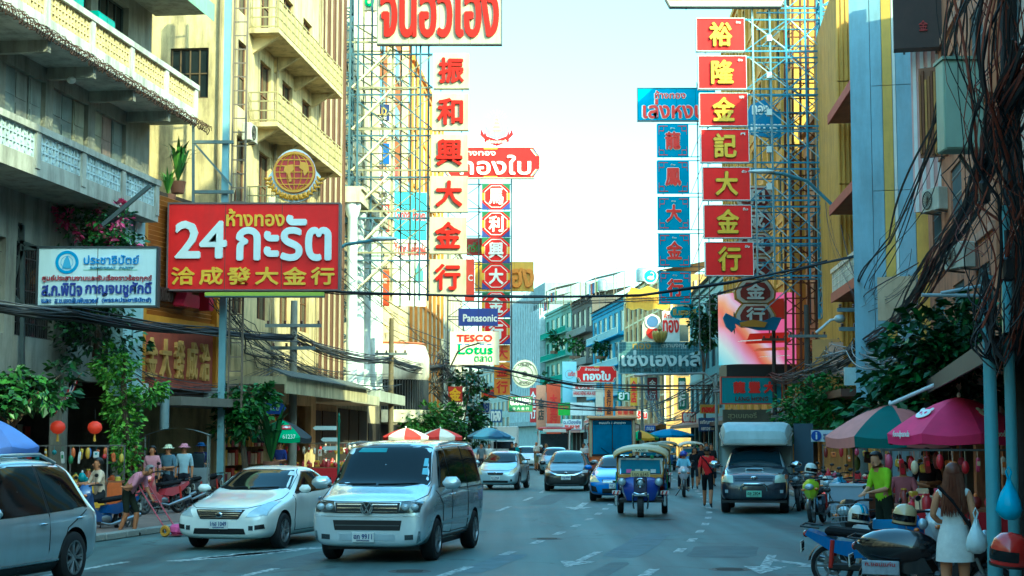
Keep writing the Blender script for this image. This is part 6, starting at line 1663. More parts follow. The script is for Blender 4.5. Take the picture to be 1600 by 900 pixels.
def tuktuk(label, col='1f3a9a', col2='2a6ad0', name='tuk_tuk', roofc='c9bfa0'):
    t = thing(name, label, 'tuk-tuk')
    pm, pm2 = paint(col, .1), paint(col2, .1); bk = BLACK
    # wheels: one in front, two behind
    for x, y, r in ((-.62, 1.0, .27), (.62, 1.0, .27)): wheel(t, x*1.08, y, r, .16, 5)
    e = bpy.data.objects.new('front_wheel', None); COL.objects.link(e); e.parent = t; e.location = (0, -1.15, .26)
    for nm, me in zip(('tyre', 'rim', 'brake_disc'), WHEELS[[k for k in WHEELS if k[0] == .27][0]]): link(nm, me, e)
    # nose: lofted shield
    q = MB(); rows = []
    for (y, w, z) in ((-1.18, .38, .42), (-1.22, .47, .62), (-1.18, .52, .85), (-1.08, .55, 1.0), (-.98, .56, 1.06)):
        rows.append([(-w, y+.3, z), (-w*.9, y+.1, z), (-w*.5, y+.0, z), (0, y-.03, z), (w*.5, y, z), (w*.9, y+.1, z), (w, y+.3, z)])
    q.add([p for r_ in rows for p in r_], [(i*7+j, i*7+j+1, i*7+j+8, i*7+j+7) for i in range(4) for j in range(6)], 0, True); q.build('nose_panel', pm, t)
    q = MB(); q.cbox((0, -1.24, .82), (.34, .12, .42), bev=.03); q.build('centre_panel', mat('20244a', .35, 0, .05, coat=.8), t)
    q = MB(); q.lathe([(0, -.02), (.11, 0), (.12, .04), (.1, .06)], 18, (0, -1.3, .88), 'y'); hl = q.build('centre_headlight', CHROME, t); q = MB(); q.ell((0, -1.31, .88), (.08, .03, .08), 14, 8); q.build('lens', LAMP, hl)
    for s in (-1, 1):
        q = MB(); q.lathe([(.1, -.06), (.12, 0), (.11, .03)], 16, (s*.47, -1.2, .9), 'y'); hl = q.build('headlight', CHROME, t); q = MB(); q.ell((s*.47, -1.2, .9), (.1, .05, .1), 14, 8); q.build('lens', LAMP, hl)
        q = MB(); q.cbox((s*.62, -1.0, .62), (.22, .06, .1), bev=.01, m=0); q.build('reflector', mat('d9d4d0', .4), t)
        q = MB()
        for k in range(2): q.cbox((s*.62-.06+k*.1, -1.04, .62), (.035, .012, .09), (0, R(20), 0))
        q.build('reflector_stripe', mat('b02a2a', .4), t)
        q = MB(); q.tube([(s*.2, -1.24, .6), (s*.19, -1.2, .3), (s*.17, -1.12, .22)], .022, 8); q.build('fork', CHROME, t)
        q = MB(); q.cbox((s*.62, -.9, .42), (.1, .4, .3), bev=.03); q.build('footwell_guard', CHROME, t)
        # roof posts and rear tub
        q = MB(); q.tube([(s*.56, -.98, 1.02), (s*.6, -.85, 1.45), (s*.6, -.75, 1.62)], .022, 8); q.build('windscreen_post', mat('a8803a', .4, .3), t)
        q = MB(); q.tube([(s*.64, .1, .5), (s*.64, .1, 1.62)], .018, 8); q.tube([(s*.64, 1.15, .7), (s*.64, 1.15, 1.6)], .018, 8); q.build('roof_post', CHROME, t)
        q = MB(); q.cbox((s*.64, .7, .62), (.05, 1.3, .45), bev=.02); q.build('side_panel', pm2, t)
        q = MB(); q.tube([(s*.66, .15, .95), (s*.66, .7, 1.0), (s*.66, 1.15, .98)], .02, 8); q.build('hand_rail', mat('3f8a4a', .4), t)
        q = MB(); q.cbox((s*.66, .18, .85), (.05, .14, .55), bev=.02); q.build('green_panel', mat('3f9a5a', .4), t)
    # windscreen
    q = MB(); q.box(-.5, .5, -.94, -.93, 1.1, 1.45); q.build('windscreen', mat('4f86a0', .08, 0, .15, 2, spec=.7), t)
    q = MB()
    for (a, b) in (((-.55, 1.06), (.55, 1.06)), ((.55, 1.06), (.53, 1.48)), ((.53, 1.48), (-.53, 1.48)), ((-.53, 1.48), (-.55, 1.06))): q.bar((a[0], -.94, a[1]), (b[0], -.94, b[1]), .05, .05)
    q.build('windscreen_frame', mat('c9c6bc', .4, .3), t)
    q = MB(); q.cbox((0, -1.0, 1.03), (1.16, .12, .1), bev=.03); q.build('dash_rail', mat('b8863a', .4, .2), t)
    q = MB(); q.tube([(-.16, -1.27, .62), (0, -1.33, .57), (.16, -1.27, .62)], .025, 8); q.cbox((0, -1.26, .56), (.36, .2, .06), bev=.02); q.build('mudguard', CHROME, t)
    for k, x in enumerate((-.36, -.14, .06, .26)): q = MB(); q.box(x, x+.13, -.955, -.946, 1.12, 1.21); q.build('sticker', mat(['d86ab0', 'e3e6dc', 'dfe3e3', 'dfe6ea'][k], .5), t)
    # roof: arched
    q = MB(); rows = []; n = 12
    for (y, k, dz) in ((-1.12, .92, -.06), (-1.05, .98, .0), (-.6, 1.0, .04), (.4, 1.0, .05), (1.25, .98, .0), (1.32, .94, -.06)):
        rows.append([(.72*k*math.cos(math.pi*(1-i/n)), y, 1.56+dz+.24*k*math.sin(math.pi*i/n)) for i in range(n+1)])
    q.add([p for r_ in rows for p in r_], [(i*(n+1)+j, i*(n+1)+j+1, (i+1)*(n+1)+j+1, (i+1)*(n+1)+j) for i in range(5) for j in range(n)], 0, True)
    q.add([(p[0]*.97, p[1], p[2]-.04) for r_ in rows for p in r_], [(i*(n+1)+j, (i+1)*(n+1)+j, (i+1)*(n+1)+j+1, i*(n+1)+j+1) for i in range(5) for j in range(n)], 1, True)
    q.build('roof', [mat(roofc, .5, 0, .1, 2, .3, '6a5030'), BLACK], t)
    q = MB(); q.tube([(p[0], p[1]-.01, p[2]-.01) for p in rows[0]], .025, 6); q.build('roof_rim', mat('b08a4a', .4, .2), t)
    q = MB(); q.box(-.2, .2, -1.17, -1.14, 1.66, 1.735); tb = q.build('taxi_sign', mat('d9d6b8', .4), t); q = MB(); add_text(q, 'TAXI', 0, 1.698, .26, .05, -1.172, .004); q.build('lettering', mat('2a4a34'), tb)
    q = MB(); q.box(-.58, .58, -.98, -.9, 1.5, 1.56)
    q.build('header', bk, t)
    for k, x in enumerate((-.42, -.25, -.08, .12, .3, .44)): q = MB(); q.ell((x, -1.04, 1.53+.05*(k % 2)), (.05, .03, .05), 10, 6); q.build('ornament', [CHROME, mat('c9a23a', .3), LAMP, CHROME, mat('5a9a5a', .3), LAMP][k], t)
    plate(t, 0, -1.06, 1.07, '1ภต 6345', mat('cfc08a', .5), '6a5a30', .5, .2)
    q = MB(); q.box(-.56, .56, -.9, 1.25, .36, .44); q.build('floor', bk, t)
    q = MB(); q.cbox((0, -.25, .68), (.5, .4, .12), bev=.04); q.cbox((0, .0, .9), (.5, .1, .4), bev=.04); q.build('driver_seat', cloth('3a2420'), t)
    q = MB(); q.cbox((0, .85, .68), (1.16, .5, .16), bev=.05); q.cbox((0, 1.15, 1.0), (1.16, .12, .55), bev=.05); q.build('bench', cloth('8a2a2c'), t)
    q = MB(); q.tube([(-.34, -.66, 1.08), (-.1, -.75, 1.1), (.1, -.75, 1.1), (.34, -.66, 1.08)], .018, 8); q.tube([(0, -.75, 1.1), (0, -1.1, .5)], .02, 8); q.build('handlebar', bk, t)
    q = MB(); q.cbox((0, 1.27, .75), (1.2, .06, .6), bev=.02); q.build('back_panel', pm, t)
    return t

def pickup():
    t = thing('pickup_truck', 'dark pickup truck with grey box body at the right kerb', 'pickup truck')
    pm = paint('222a38', .3); sil = paint('a9b6ba', .4)
    S = [(-2.6, .5, .5, .66, .4, .74), (-2.56, .75, .36, .7, .62, .86), (-2.45, .88, .32, .8, .76, 1.02), (-2.1, .91, .32, .9, .8, 1.10), (-1.4, .915, .34, 1.0, .82, 1.16), (-1.15, .915, .34, 1.04, .81, 1.2), (-.55, .91, .34, 1.08, .68, 1.62), (-.25, .91, .34, 1.08, .66, 1.74), (.3, .91, .34, 1.08, .66, 1.76), (.62, .91, .34, 1.08, .67, 1.72), (.75, .9, .36, 1.06, .68, 1.6)]
    W = [(x, -1.65) for x in (-.9, .9)]
    B = Body(t, S, pm, W, .37)
    for (x, y) in W+[(-.9, 1.4), (.9, 1.4)]: wheel(t, x, y, .37, .24, 6)
    gm = mat('1c2b32', .05, 0, .04, spec=.7)
    B.patch('bonnet', [(-.72, -2.3), (.72, -2.3), (.78, -1.25), (-.78, -1.25)], 't', sil, off=.006, rings=6)
    q = MB(); q.cbox((0, -1.75, 1.165), (.5, .35, .06), bev=.02); sc_ = q.build('bonnet_scoop', sil, t); q = MB(); q.box(-.2, .2, -1.94, -1.925, 1.15, 1.18); q.build('scoop_mouth', BLACK, sc_)
    B.patch('windscreen', [(-.74, 1.24), (.74, 1.24), (.62, 1.66), (-.62, 1.66)], 'f', gm, rings=6)
    for sd in (1, -1):
        B.patch('pillar_trim', [(sd*.745, 1.22), (sd*.80, 1.22), (sd*.68, 1.69), (sd*.63, 1.68)], 'f', sil, off=.006, rings=3)
        B.patch('side_window', [(-.85, 1.14), (.55, 1.14), (.5, 1.6), (-.3, 1.62)], 's', gm, side=sd)
        mirror(t, sd*.97, -.8, 1.28, CHROME, 1.3)
        handle(B, .3, 1.02, sd, CHROME); seam(B, mid([(-1.0, 1.1), (-1.02, .42), (.62, .4), (.62, 1.68)]), sd)
    B.both('headlight', [(.54, .82), (.84, .84), (.85, 1.0), (.7, 1.05), (.56, 1.0)], 'f', mat('b5bfa8', .1, .1, .12, 6, coat=.8), off=.012)
    B.both('turn_signal', [(.80, .92), (.87, .92), (.87, 1.02), (.80, 1.03)], 'f', AMBER, off=.02)
    B.patch('grille', [(-.5, .86), (.5, .86), (.52, 1.0), (-.52, 1.0)], 'f', mat('26303c', .4), off=.008)
    for z in (.895, .945): B.patch('grille_bar', [(-.5, z-.012), (.5, z-.012), (.5, z+.012), (-.5, z+.012)], 'f', mat('3c4652', .35, .3), off=.02, rings=2)
    p = B.point(0, .94, 'f'); q = MB(); q.ell((0, p.y-.03, .94), (.1, .02, .065), 16, 8); b_ = q.build('badge', CHROME, t); q = MB(); q.ell((0, p.y-.045, .94), (.07, .015, .043), 14, 6); q.build('badge_field', mat('2a3440'), b_)
    q = MB(); q.ell((0, p.y-.055, .95), (.03, .012, .05), 10, 6); q.build('badge_ring', CHROME, b_)
    q = MB(); q.tube([(-.34, -2.66, .62), (-.33, -2.7, .72), (-.25, -2.72, .8), (.25, -2.72, .8), (.33, -2.7, .72), (.34, -2.66, .62)], .03, 10); q.build('nudge_bar', CHROME, t)
    B.both('fog_light', [(.68, .56), (.76, .56), (.76, .64), (.68, .64)], 'f', LAMP, off=.012)
    p = B.point(0, .52, 'f'); plate(t, .0, p.y-.12, .54, 'ฮล 2804', mat('9fd0b4', .5), '1a3a2a', .4, .17)
    q = MB(); q.box(-.85, .85, -2.56, -2.3, .3, .36); q.build('bumper_lip', BLACK, t)
    # box body: panels, rounded hood over the cab
    gm2 = mat('b3c0c0', .5, .15, .08, 1.5, .35, '5a6a6a')
    q = MB(); q.box(-1.0, 1.0, .85, 3.1, .75, 2.28); q.build('box_body', gm2, t)
    q = MB(); rows = []
    for (y, zb, zt, w) in ((-.72, 1.84, 1.98, .8), (-.68, 1.80, 2.2, .86), (-.45, 1.79, 2.38, .92), (.1, 1.79, 2.46, .98), (.9, 1.79, 2.46, 1.0), (3.1, 2.2, 2.46, 1.0)):
        rows.append([(-w, y, zb), (-w, y, zt-.18), (-w*.94, y, zt-.05), (-w*.8, y, zt), (w*.8, y, zt), (w*.94, y, zt-.05), (w, y, zt-.18), (w, y, zb)])
    q.add([p for r_ in rows for p in r_], [(i*8+j, i*8+(j+1) % 8, i*8+8+(j+1) % 8, i*8+8+j) for i in range(5) for j in range(8)], 0, True)
    q.add(rows[0], [tuple(reversed(range(8)))], 0); q.build('over_cab_hood', gm2, t, 35, fix=True)
    q = MB(); q.tube([(-.86, -.72, 1.83), (.86, -.72, 1.83)], .035, 8); q.tube([(-.86, -.72, 1.83), (-1.0, -.1, 2.1), (-1.02, .9, 2.15)], .03, 8); q.tube([(.86, -.72, 1.83), (1.0, -.1, 2.1), (1.02, .9, 2.15)], .03, 8); q.build('hood_trim', mat('7f7a6c', .5, .2), t)
    q = MB(); q.cbox((1.33, 1.0, 1.75), (.55, .04, 1.35), (0, 0, R(8))); q.build('open_side_door', mat('4a5a68', .5, .2, .1, 1.5, .3), t)
    q = MB()
    for s in (-1, 1): q.bar((s*1.0, .86, .75), (s*1.0, .86, 2.3), .05)
    q.build('corner_post', mat('7f8a8a', .5, .3), t)
    q = MB(); q.box(-.7, .7, -2.4, 3.0, .38, .5); q.build('chassis', BLACK, t)
    return t
def bus():
    t = thing('tour_bus', 'orange tour bus with large windscreen behind the tuk-tuk', 'bus')
    pm = paint('d0662a', .1); cr = mat('d9a878', .4, 0, .06)
    q = MB(); q.cbox((0, 5, 1.75), (2.5, 10, 2.9), bev=.18); q.build('body', pm, t)
    q = MB(); q.cbox((0, -.02, 2.05), (2.1, .1, 1.85), bev=.04); w_ = q.build('windscreen', mat('2a7098', .05, 0, .3, .9, spec=.8), t)
    q = MB(); add_text(q, 'ถนนเก่า 1 สายเยาว', 0, 2.84, 1.4, .15, -.095, .01); q.build('lettering', LW, w_)
    q = MB(); q.cbox((0, -.045, 2.84), (2.04, .09, .24), bev=.03); q.build('destination_strip', mat('1c4a68', .1, 0, .1, spec=.5), t)
    q = MB(); q.cbox((0, -.06, 2.0), (.05, .08, 1.6), bev=.01); q.build('centre_bar', BLACK, t)
    for s in (-1, 1): q = MB(); q.cbox((s*.5, .9, 1.7), (.5, .3, .9), bev=.1); q.build('seat', cloth('3a2a44'), t)
    q = MB(); q.cbox((0, -.05, 1.12), (2.2, .1, .1), bev=.02); q.build('dash_sill', BLACK, t)
    q = MB(); q.cbox((0, -.05, 3.12), (2.7, .5, .16), bev=.05); q.build('visor', cr, t)
    for s in (-1, 1):
        q = MB(); q.cbox((s*1.15, -.03, 2.0), (.16, .09, 2.0), bev=.04); q.build('corner_pillar', mat('b8a888', .4), t)
        q = MB(); q.ell((s*.95, -.02, .75), (.2, .06, .12), 12, 8); q.build('headlight', LAMP, t)
        q = MB(); q.tube([(s*1.2, 0, 2.8), (s*1.45, -.3, 2.7), (s*1.45, -.3, 2.3)], .03, 6); q.cbox((s*1.45, -.3, 2.15), (.2, .1, .4), bev=.04); q.build('mirror', BLACK, t)
        for k in range(5): q = MB(); q.cbox((s*1.25, 1.4+k*1.75, 2.2), (.02, 1.6, 1.0), bev=.008); q.build('side_window', GLASS, t)
        for y in (1.6, 7.6): wheel(t, s*1.22, y, .5, .28, 6)
    q = MB(); q.cbox((0, -.01, .5), (2.4, .1, .4), bev=.05); q.build('bumper', mat('8a3a1c', .4), t)
    plate(t, 0, -.08, .62, '30-1142', wd=.4)
    q = MB(); q.tube([(-.2, -.1, 1.2), (-.6, -.12, 1.5)], .015, 4); q.tube([(.4, -.1, 1.2), (.0, -.12, 1.5)], .015, 4); q.build('wiper', BLACK, t)
    return t
def songthaew():
    t = thing('red_minibus', 'red open minibus with white roof boards behind the black hatchback', 'minibus')
    rd = paint('c03a34', 0)
    q = MB(); q.cbox((0, 1.2, 2.62), (2.2, 3.6, .22), bev=.09); q.build('roof', rd, t)
    q = MB(); q.cbox((0, -.58, 2.5), (1.5, .08, .2), bev=.02); q.build('header_board', LW, t)
    q = MB(); q.cbox((0, -.63, 2.86), (1.1, .06, .2), bev=.02); q.build('roof_board', mat('e6dcd6'), t)
    q = MB(); q.cbox((0, 1.2, .8), (2.1, 3.6, .9), bev=.08); q.build('body', rd, t)
    for s in (-1, 1):
        for y in (-.5, .6, 1.8, 2.9): q = MB(); q.bar((s*1.0, y, 1.2), (s*1.0, y, 2.55), .06); q.build('post', LW, t)
        for k in range(8): q = MB(); q.cbox((s*1.06, -.4+k*.45, 2.35), (.02, .4, .3)); q.build('fringe', mat(['d9d0b8', 'c94a40'][k % 2], .7), t)
        for y in (0, 2.4): wheel(t, s*1.0, y, .35, .22, 5)
        q = MB(); q.ell((s*.75, -.62, .9), (.13, .05, .13), 12, 8); q.build('headlight', LAMP, t)
    q = MB(); q.box(-.9, .9, -.5, -.48, 1.3, 2.3); q.build('windscreen', WGLASS, t)
    return t
put(tuktuk('blue tuk-tuk with arched cream roof driving towards us', roofc='c4b48c'), 1001, 808, -6, front=1.15)
put(tuktuk('distant blue tuk-tuk with grey roof behind the scooter rider', '23508a', '2f7ab0', roofc='7f8a80'), 1042, 736, -2, front=1.15)
put(tuktuk('distant tuk-tuk with pale roof beside the walking group', '2a5a8a', '3f8ac0', roofc='d6d2c0'), 1082, 741, -3, front=1.15)
put(tuktuk('tuk-tuk with dark green roof directly behind the blue one', '3a4a44', '4a6a5a', roofc='6f6f50'), 1022, 765, -5, front=1.15)
put(pickup(), 1180, 801, -10, front=1.65)
put(bus(), 957, 744, -1)
put(songthaew(), 866, 733, 0)
wt = thing('white_truck', 'white box truck far down the left lane', 'truck'); q = MB(); q.cbox((0, 2.2, 1.9), (2.0, 3.2, 2.0), bev=.05); q.build('box_body', LW, wt)
q = MB(); q.cbox((0, 0, 1.15), (1.8, 1.3, 1.3), bev=.12); q.build('cab', mat('dfe3e3', .3, coat=.6), wt); q = MB(); q.cbox((0, -.62, 1.5), (1.5, .1, .55), bev=.03); q.build('windscreen', GLASS, wt)
for s in (-1, 1):
    for y in (0, 2.6): wheel(wt, s*.9, y, .36, .22, 5)
put(wt, 787, 727, -2)
# ---------------------------------------------------------------- plants
def leafmat(c): return mat(c, .45, 0, .25, 3.0, spec=.4)
GREENS = [leafmat('3f6b2a'), leafmat('2c5220'), leafmat('557f33')]
BRIGHT = [leafmat('6f9a34'), leafmat('4a7a2a'), leafmat('86ad40')]
DEEP = [leafmat('274a20'), leafmat('1e3a1a'), leafmat('3a6428')]
PINKS = [mat('c8447a', .6, 0, .2, 4), mat('d9648f', .6, 0, .2, 4), mat('b02f62', .6, 0, .2, 4)]
def leaves(mb, blobs, n, size, rng, droop=.3):
    """leaf-sized folded blades spread through clumped ellipsoids"""
    tot = sum(r[0]*r[1]*r[2] for c, r in blobs)
    for (c, r) in blobs:
        k = max(4, int(n*r[0]*r[1]*r[2]/tot))
        clumps = [(rng.gauss(0, .55), rng.gauss(0, .55), rng.gauss(0, .55)) for _ in range(max(3, k//22))]
        for _ in range(k):
            q = rng.choice(clumps)
            v = Vector((q[0]+rng.gauss(0, .2), q[1]+rng.gauss(0, .2), q[2]+rng.gauss(0, .2)))
            if v.length > 1.15: v = v.normalized()*rng.uniform(.85, 1.12)
            p = Vector((c[0]+v.x*r[0], c[1]+v.y*r[1], c[2]+v.z*r[2]))
            s = size*rng.choice((.4, .6, .8, .9, 1.0, 1.15, 1.4))
            out = Vector((v.x, v.y, v.z*.4-droop)).normalized() if v.length > .05 else Vector((0, 0, -1))
            d = (out + Vector((rng.uniform(-.8, .8), rng.uniform(-.8, .8), rng.uniform(-.6, .6)))).normalized()
            sd = d.cross(Vector((rng.uniform(-1, 1), rng.uniform(-1, 1), 1))).normalized()
            nn = sd.cross(d)
            a, b, e = p, p+d*s, p+d*s*.5
            w = s*.3
            o = len(mb.v); m = rng.choices((0, 1, 2), (5, 3, 2))[0]
            mb.v += [tuple(a), tuple(e+sd*w+nn*w*.35), tuple(b), tuple(e-sd*w+nn*w*.35)]
            mb.f += [(o, o+1, o+2), (o, o+2, o+3)]; mb.m += [m, m]; mb.sm += [False, False]
    return mb
def tree(label, base, trunk_top, blobs, n, size, mats, seed=1, name='street_tree', tr=.12, cat='tree'):
    rng = random.Random(seed)
    base = Vector(base); t = thing(name, label, cat, base)
    tt = Vector(trunk_top) - base
    q = MB(); q.tube([(0, 0, -.1), (tt.x*.3+.06, tt.y*.3, tt.z*.4), (tt.x*.8-.05, tt.y*.8, tt.z*.8), tuple(tt)], [tr, tr*.85, tr*.7, tr*.5], 9); q.build('trunk', mat('5a4a3a', .9, 0, .25, 4, .4, '2c2620', .4, 20), t)
    for (c, r) in blobs:
        c = Vector(c) - base; q = MB(); m_ = tt.lerp(c, .5)+Vector((0, 0, -.1)); q.tube([tuple(tt*.85), tuple(m_), tuple(c)], [tr*.5, tr*.35, tr*.12], 6); q.build('limb', mat('5a4a3a', .9, 0, .25, 4, .4, '2c2620', .4, 20), t)
    q = MB(); leaves(q, [(Vector(c)-base, r) for c, r in blobs], n, size, rng); q.build('crown', mats, t)
    return t
def P(px, py, d): return at(px, py, d)
tree('broad leaved tree at the left edge behind the party board', (P(20, 700, 37).x, 37, .14), P(20, 640, 37), [(P(5, 600, 37), (1.0, .9, .55)), (P(60, 612, 36.5), (.75, .7, .45)), (P(-30, 630, 36), (.8, .8, .6)), (P(95, 585, 37.5), (.5, .5, .4))], 1700, .23, DEEP, 2)
tree('creeper clad post covered in bright leaves on the left pavement', (P(195, 800, 42).x, 42, .14), P(195, 560, 42), [(P(180, 570, 42), (.55, .5, .5)), (P(192, 640, 42), (.46, .45, .9)), (P(200, 710, 41.8), (.36, .4, .8)), (P(205, 765, 41.8), (.25, .3, .5)), (P(235, 612, 42.5), (.5, .5, .35))], 2600, .15, BRIGHT, 3, name='creeper', tr=.09, cat='plant')
tree('leafy shrub hanging behind the white party office board', (P(150, 560, 43.5).x, 43.5, 4.3), P(150, 480, 43.5), [(P(110, 390, 43.5), (1.1, .8, 1.0)), (P(160, 440, 43), (1.1, .8, 1.2)), (P(190, 380, 43.5), (.9, .7, .8)), (P(150, 530, 43), (1.3, .8, .8)), (P(95, 470, 43), (.9, .7, .9))], 2600, .2, DEEP, 4, name='hanging_shrub', cat='plant')
bg = tree('pink flowering bougainvillea above the white party office board', (P(150, 470, 43.2).x, 43.2, 5.6), P(140, 380, 43.2), [(P(90, 335, 43), (.9, .6, .6)), (P(150, 345, 43), (1.0, .6, .8)), (P(130, 300, 43), (.7, .5, .6)), (P(190, 375, 42.8), (.7, .5, .6))], 900, .17, GREENS, 5, name='bougainvillea', cat='plant', tr=.05)
q = MB(); rg = random.Random(6)
leaves(q, [(Vector(P(a, b, 42.7))-Vector(bg.location), (.5, .35, .4)) for a, b in ((80, 325), (125, 285), (150, 320), (185, 340), (200, 375), (140, 370), (105, 345), (60, 330))], 620, .16, rg, .1); q.build('blossom', PINKS, bg)
tree('small round tree on the pavement below the red 24 board', (P(380, 745, 50).x, 50, .14), P(382, 660, 50), [(P(375, 640, 50), (.8, .7, .8)), (P(400, 620, 50), (.6, .6, .6)), (P(360, 660, 50), (.5, .5, .5)), (P(395, 660, 49.6), (.6, .5, .6))], 1500, .24, GREENS, 7)
tree('street tree on the left pavement behind the striped umbrellas', (P(672, 705, 90).x, 90, .14), P(675, 670, 90), [(P(665, 660, 90), (1.3, 1.2, .9)), (P(690, 655, 91), (1.1, 1.0, .8)), (P(652, 668, 90), (.9, .9, .7))], 1500, .32, GREENS, 8)
tree('darker street tree on the left pavement below the supermarket sign', (P(722, 705, 105).x, 105, .14), P(722, 672, 105), [(P(715, 662, 105), (1.4, 1.2, 1.0)), (P(738, 670, 106), (1.3, 1.1, 1.0)), (P(745, 640, 106), (.9, .9, .9)), (P(735, 600, 106), (1.2, 1.0, 1.0))], 1700, .34, DEEP, 9)
tree('rounded street tree behind the pickup on the right', (P(1262, 745, 58).x, 58, .14), P(1262, 665, 58), [(P(1245, 650, 58), (.9, .8, .9)), (P(1272, 630, 58), (.9, .8, .8)), (P(1310, 615, 57), (.9, .8, .7)), (P(1300, 655, 57), (.8, .7, .5)), (P(1340, 645, 56), (.7, .7, .5))], 3000, .22, GREENS, 10)
tree('dark large leaved tree above the vendor umbrellas on the right', (P(1455, 800, 31).x, 31, .14), P(1455, 640, 31), [(P(1450, 560, 31), (.9, .8, .8)), (P(1400, 600, 31.5), (.9, .8, .6)), (P(1500, 590, 30.5), (.9, .8, .8)), (P(1470, 510, 31), (.8, .7, .6)), (P(1380, 640, 32), (.8, .7, .5)), (P(1510, 530, 30.5), (.7, .6, .7)), (P(1430, 640, 31), (1.0, .8, .4))], 3200, .26, DEEP, 11)
tree('tree between the blue boards and the video screen', (P(1100, 690, 122).x, 122, .14), P(1100, 560, 122), [(P(1100, 490, 122), (1.3, 1.0, 1.4)), (P(1092, 525, 122), (1.0, .9, 1.2)), (P(1112, 510, 122), (.9, .9, 1.3))], 1200, .4, DEEP, 12)
for k, (d, z, rx, lab) in enumerate(((240, 16, 1.4, 'green balcony plants high on the dark far house'), (258, 18, 1.6, 'tall balcony creeper on the green far house'), (238, 10.5, 1.3, 'lower balcony plants on the dark far house'), (216, 14.5, 1.2, 'potted greenery on the blue far house balcony'), (266, 12, 1.5, 'hanging plants lower on the green far house'))):
    p = (*rf(d, 2.3), z); t = thing('balcony_plants', lab, 'plant', p, 0, 'plants on far balconies'); q = MB(); leaves(q, [((0, 0, 0), (rx, .8, rx*.8)), ((0, 0, -rx*.8), (rx*.6, .6, rx*.7))], 420, .5, random.Random(20+k)); q.build('foliage', DEEP if k % 2 else GREENS, t)
    q = MB(); q.box(-rx*.6, rx*.6, -.3, .3, -rx*1.5, -rx*1.2); q.build('planter', plaster('8a6a54'), t)
def spiky(label, px, py, d, n, h, m, seed, name='spiky_plant'):
    rng = random.Random(seed); t = thing(name, label, 'plant', P(px, py, d)); q = MB()
    for i in range(n):
        a = rng.uniform(0, 6.28); l = h*rng.uniform(.6, 1.1); sp = rng.uniform(.15, .6)
        p1 = Vector((math.cos(a)*sp*l*.5, math.sin(a)*sp*l*.5, l*.7)); p2 = Vector((math.cos(a)*sp*l, math.sin(a)*sp*l, l*rng.uniform(.6, 1.0))); s = Vector((-math.sin(a), math.cos(a), 0))*.04*h
        o = len(q.v); q.v += [tuple(-s*.5), tuple(s*.5), tuple(p1+s), tuple(p1-s), tuple(p2)]; q.f += [(o, o+1, o+2, o+3), (o+3, o+2, o+4)]; q.m += [i % 3]*2; q.sm += [False]*2
    q.build('blades', m, t); q = MB(); q.lathe([(.0, -.35), (.2, -.35), (.26, .02), (.2, .02), (0, -.02)], 12); q.build('pot', mat('8a5a44', .8), t)
spiky('upright cactus plant on the ledge behind the red 24 board', 278, 285, 50, 26, 1.5, GREENS, 1)
spiky('yellow green spiky plant on the ledge above the gold shop', 262, 305, 49, 30, .9, BRIGHT, 2)
spiky('dark palm like plant in a pot beside the green umbrella', 424, 722, 49, 46, 1.7, DEEP, 3)

# ---------------------------------------------------------------- poles, lamps and cables
CAB = mat('15161a', .6, 0, .2, 4); CABG = mat('4a4c50', .6, 0, .2, 4); CABR = mat('7a3a28', .6, 0, .2, 4)
def pole(label, px, d, ztop, r=.15, m=None, arms=(), name='utility_pole', lean=0.0):
    x = P(px, 600, d).x; t = thing(name, label, 'pole', (x, d, 0)); m = m or mat('8a8a80', .85, 0, .15, 2, .4)
    q = MB(); q.tube([(0, 0, 0), (lean*.5, 0, ztop/2), (lean, 0, ztop)], [r, r*.9, r*.75], 10); q.build('shaft', m, t)
    for z, w in arms:
        q = MB(); q.bar((-w/2+lean, -.15, z), (w/2+lean, -.15, z), .1, .12); q.build('cross_arm', steel('6f7a7c'), t)
        for k in range(4): q = MB(); q.lathe([(.03, 0), (.06, .03), (.03, .06), (.06, .09), (.03, .12)], 8, (-w/2+.1+k*(w-.2)/3+lean, -.15, z+.06)); q.build('insulator', mat('5a3a2c', .3), t)
    return t
pole('grey concrete pole in front of the cream house on the left', 458, 57, 6.9, .16, arms=((6.0, 2.0), (5.2, 1.6)))
pole('slim wooden pole in front of the rounded white bay', 611, 80, 8.0, .15, mat('6a5f4a', .9, 0, .2, 3), arms=((6.2, 1.6),))
pole('cable laden pole beside the supermarket sign', 690, 100, 8.2, .16, arms=((6.5, 1.6), (5.5, 1.6)))
pole('far left pole at the bend', 735, 122, 8.0, .16, arms=((6.0, 1.4),))
pole('weathered concrete pole below the striped cladding on the right', 1346, 50, 8.0, .17, mat('6e6c64', .9, 0, .2, 2, .5), arms=((6.0, 1.5), (5.4, 1.4)))
pole('dark pole wrapped in cables behind the rusty scaffold', 1262, 66, 7.5, .14, mat('4a4844', .9, 0, .2, 2, .5), arms=((6.2, 1.6),))
pole('slim black pole in front of the teal sign', 1210, 78, 7.6, .12, mat('3a3a3a', .8), arms=((6.8, 1.2),))
pole('pale grey pole carrying the curved lamp at the side street', 1119, 96, 5.8, .11, mat('8a9a9c', .6), name='lamp_pole')
pole('tall pole at the opening of the side street', 1003, 150, 9, .16, arms=((7, 2.0),))
bp = mat('6fa3ae', .5, .05, .12, 2, .35, '7a6a50')
bpo = pole('pale blue pole at the right edge with hanging bags', 1547, 17.2, 3.75, .085, bp, name='blue_post')
pole('second pale blue pole right of the bag pole', 1578, 17.8, 4.6, .07, bp, name='blue_post')
pole('thick dark trunk like pole swathed in cables at the right edge', 1592, 19.5, 8.0, .14, mat('2a2624', .9, 0, .3, 3), name='utility_pole')
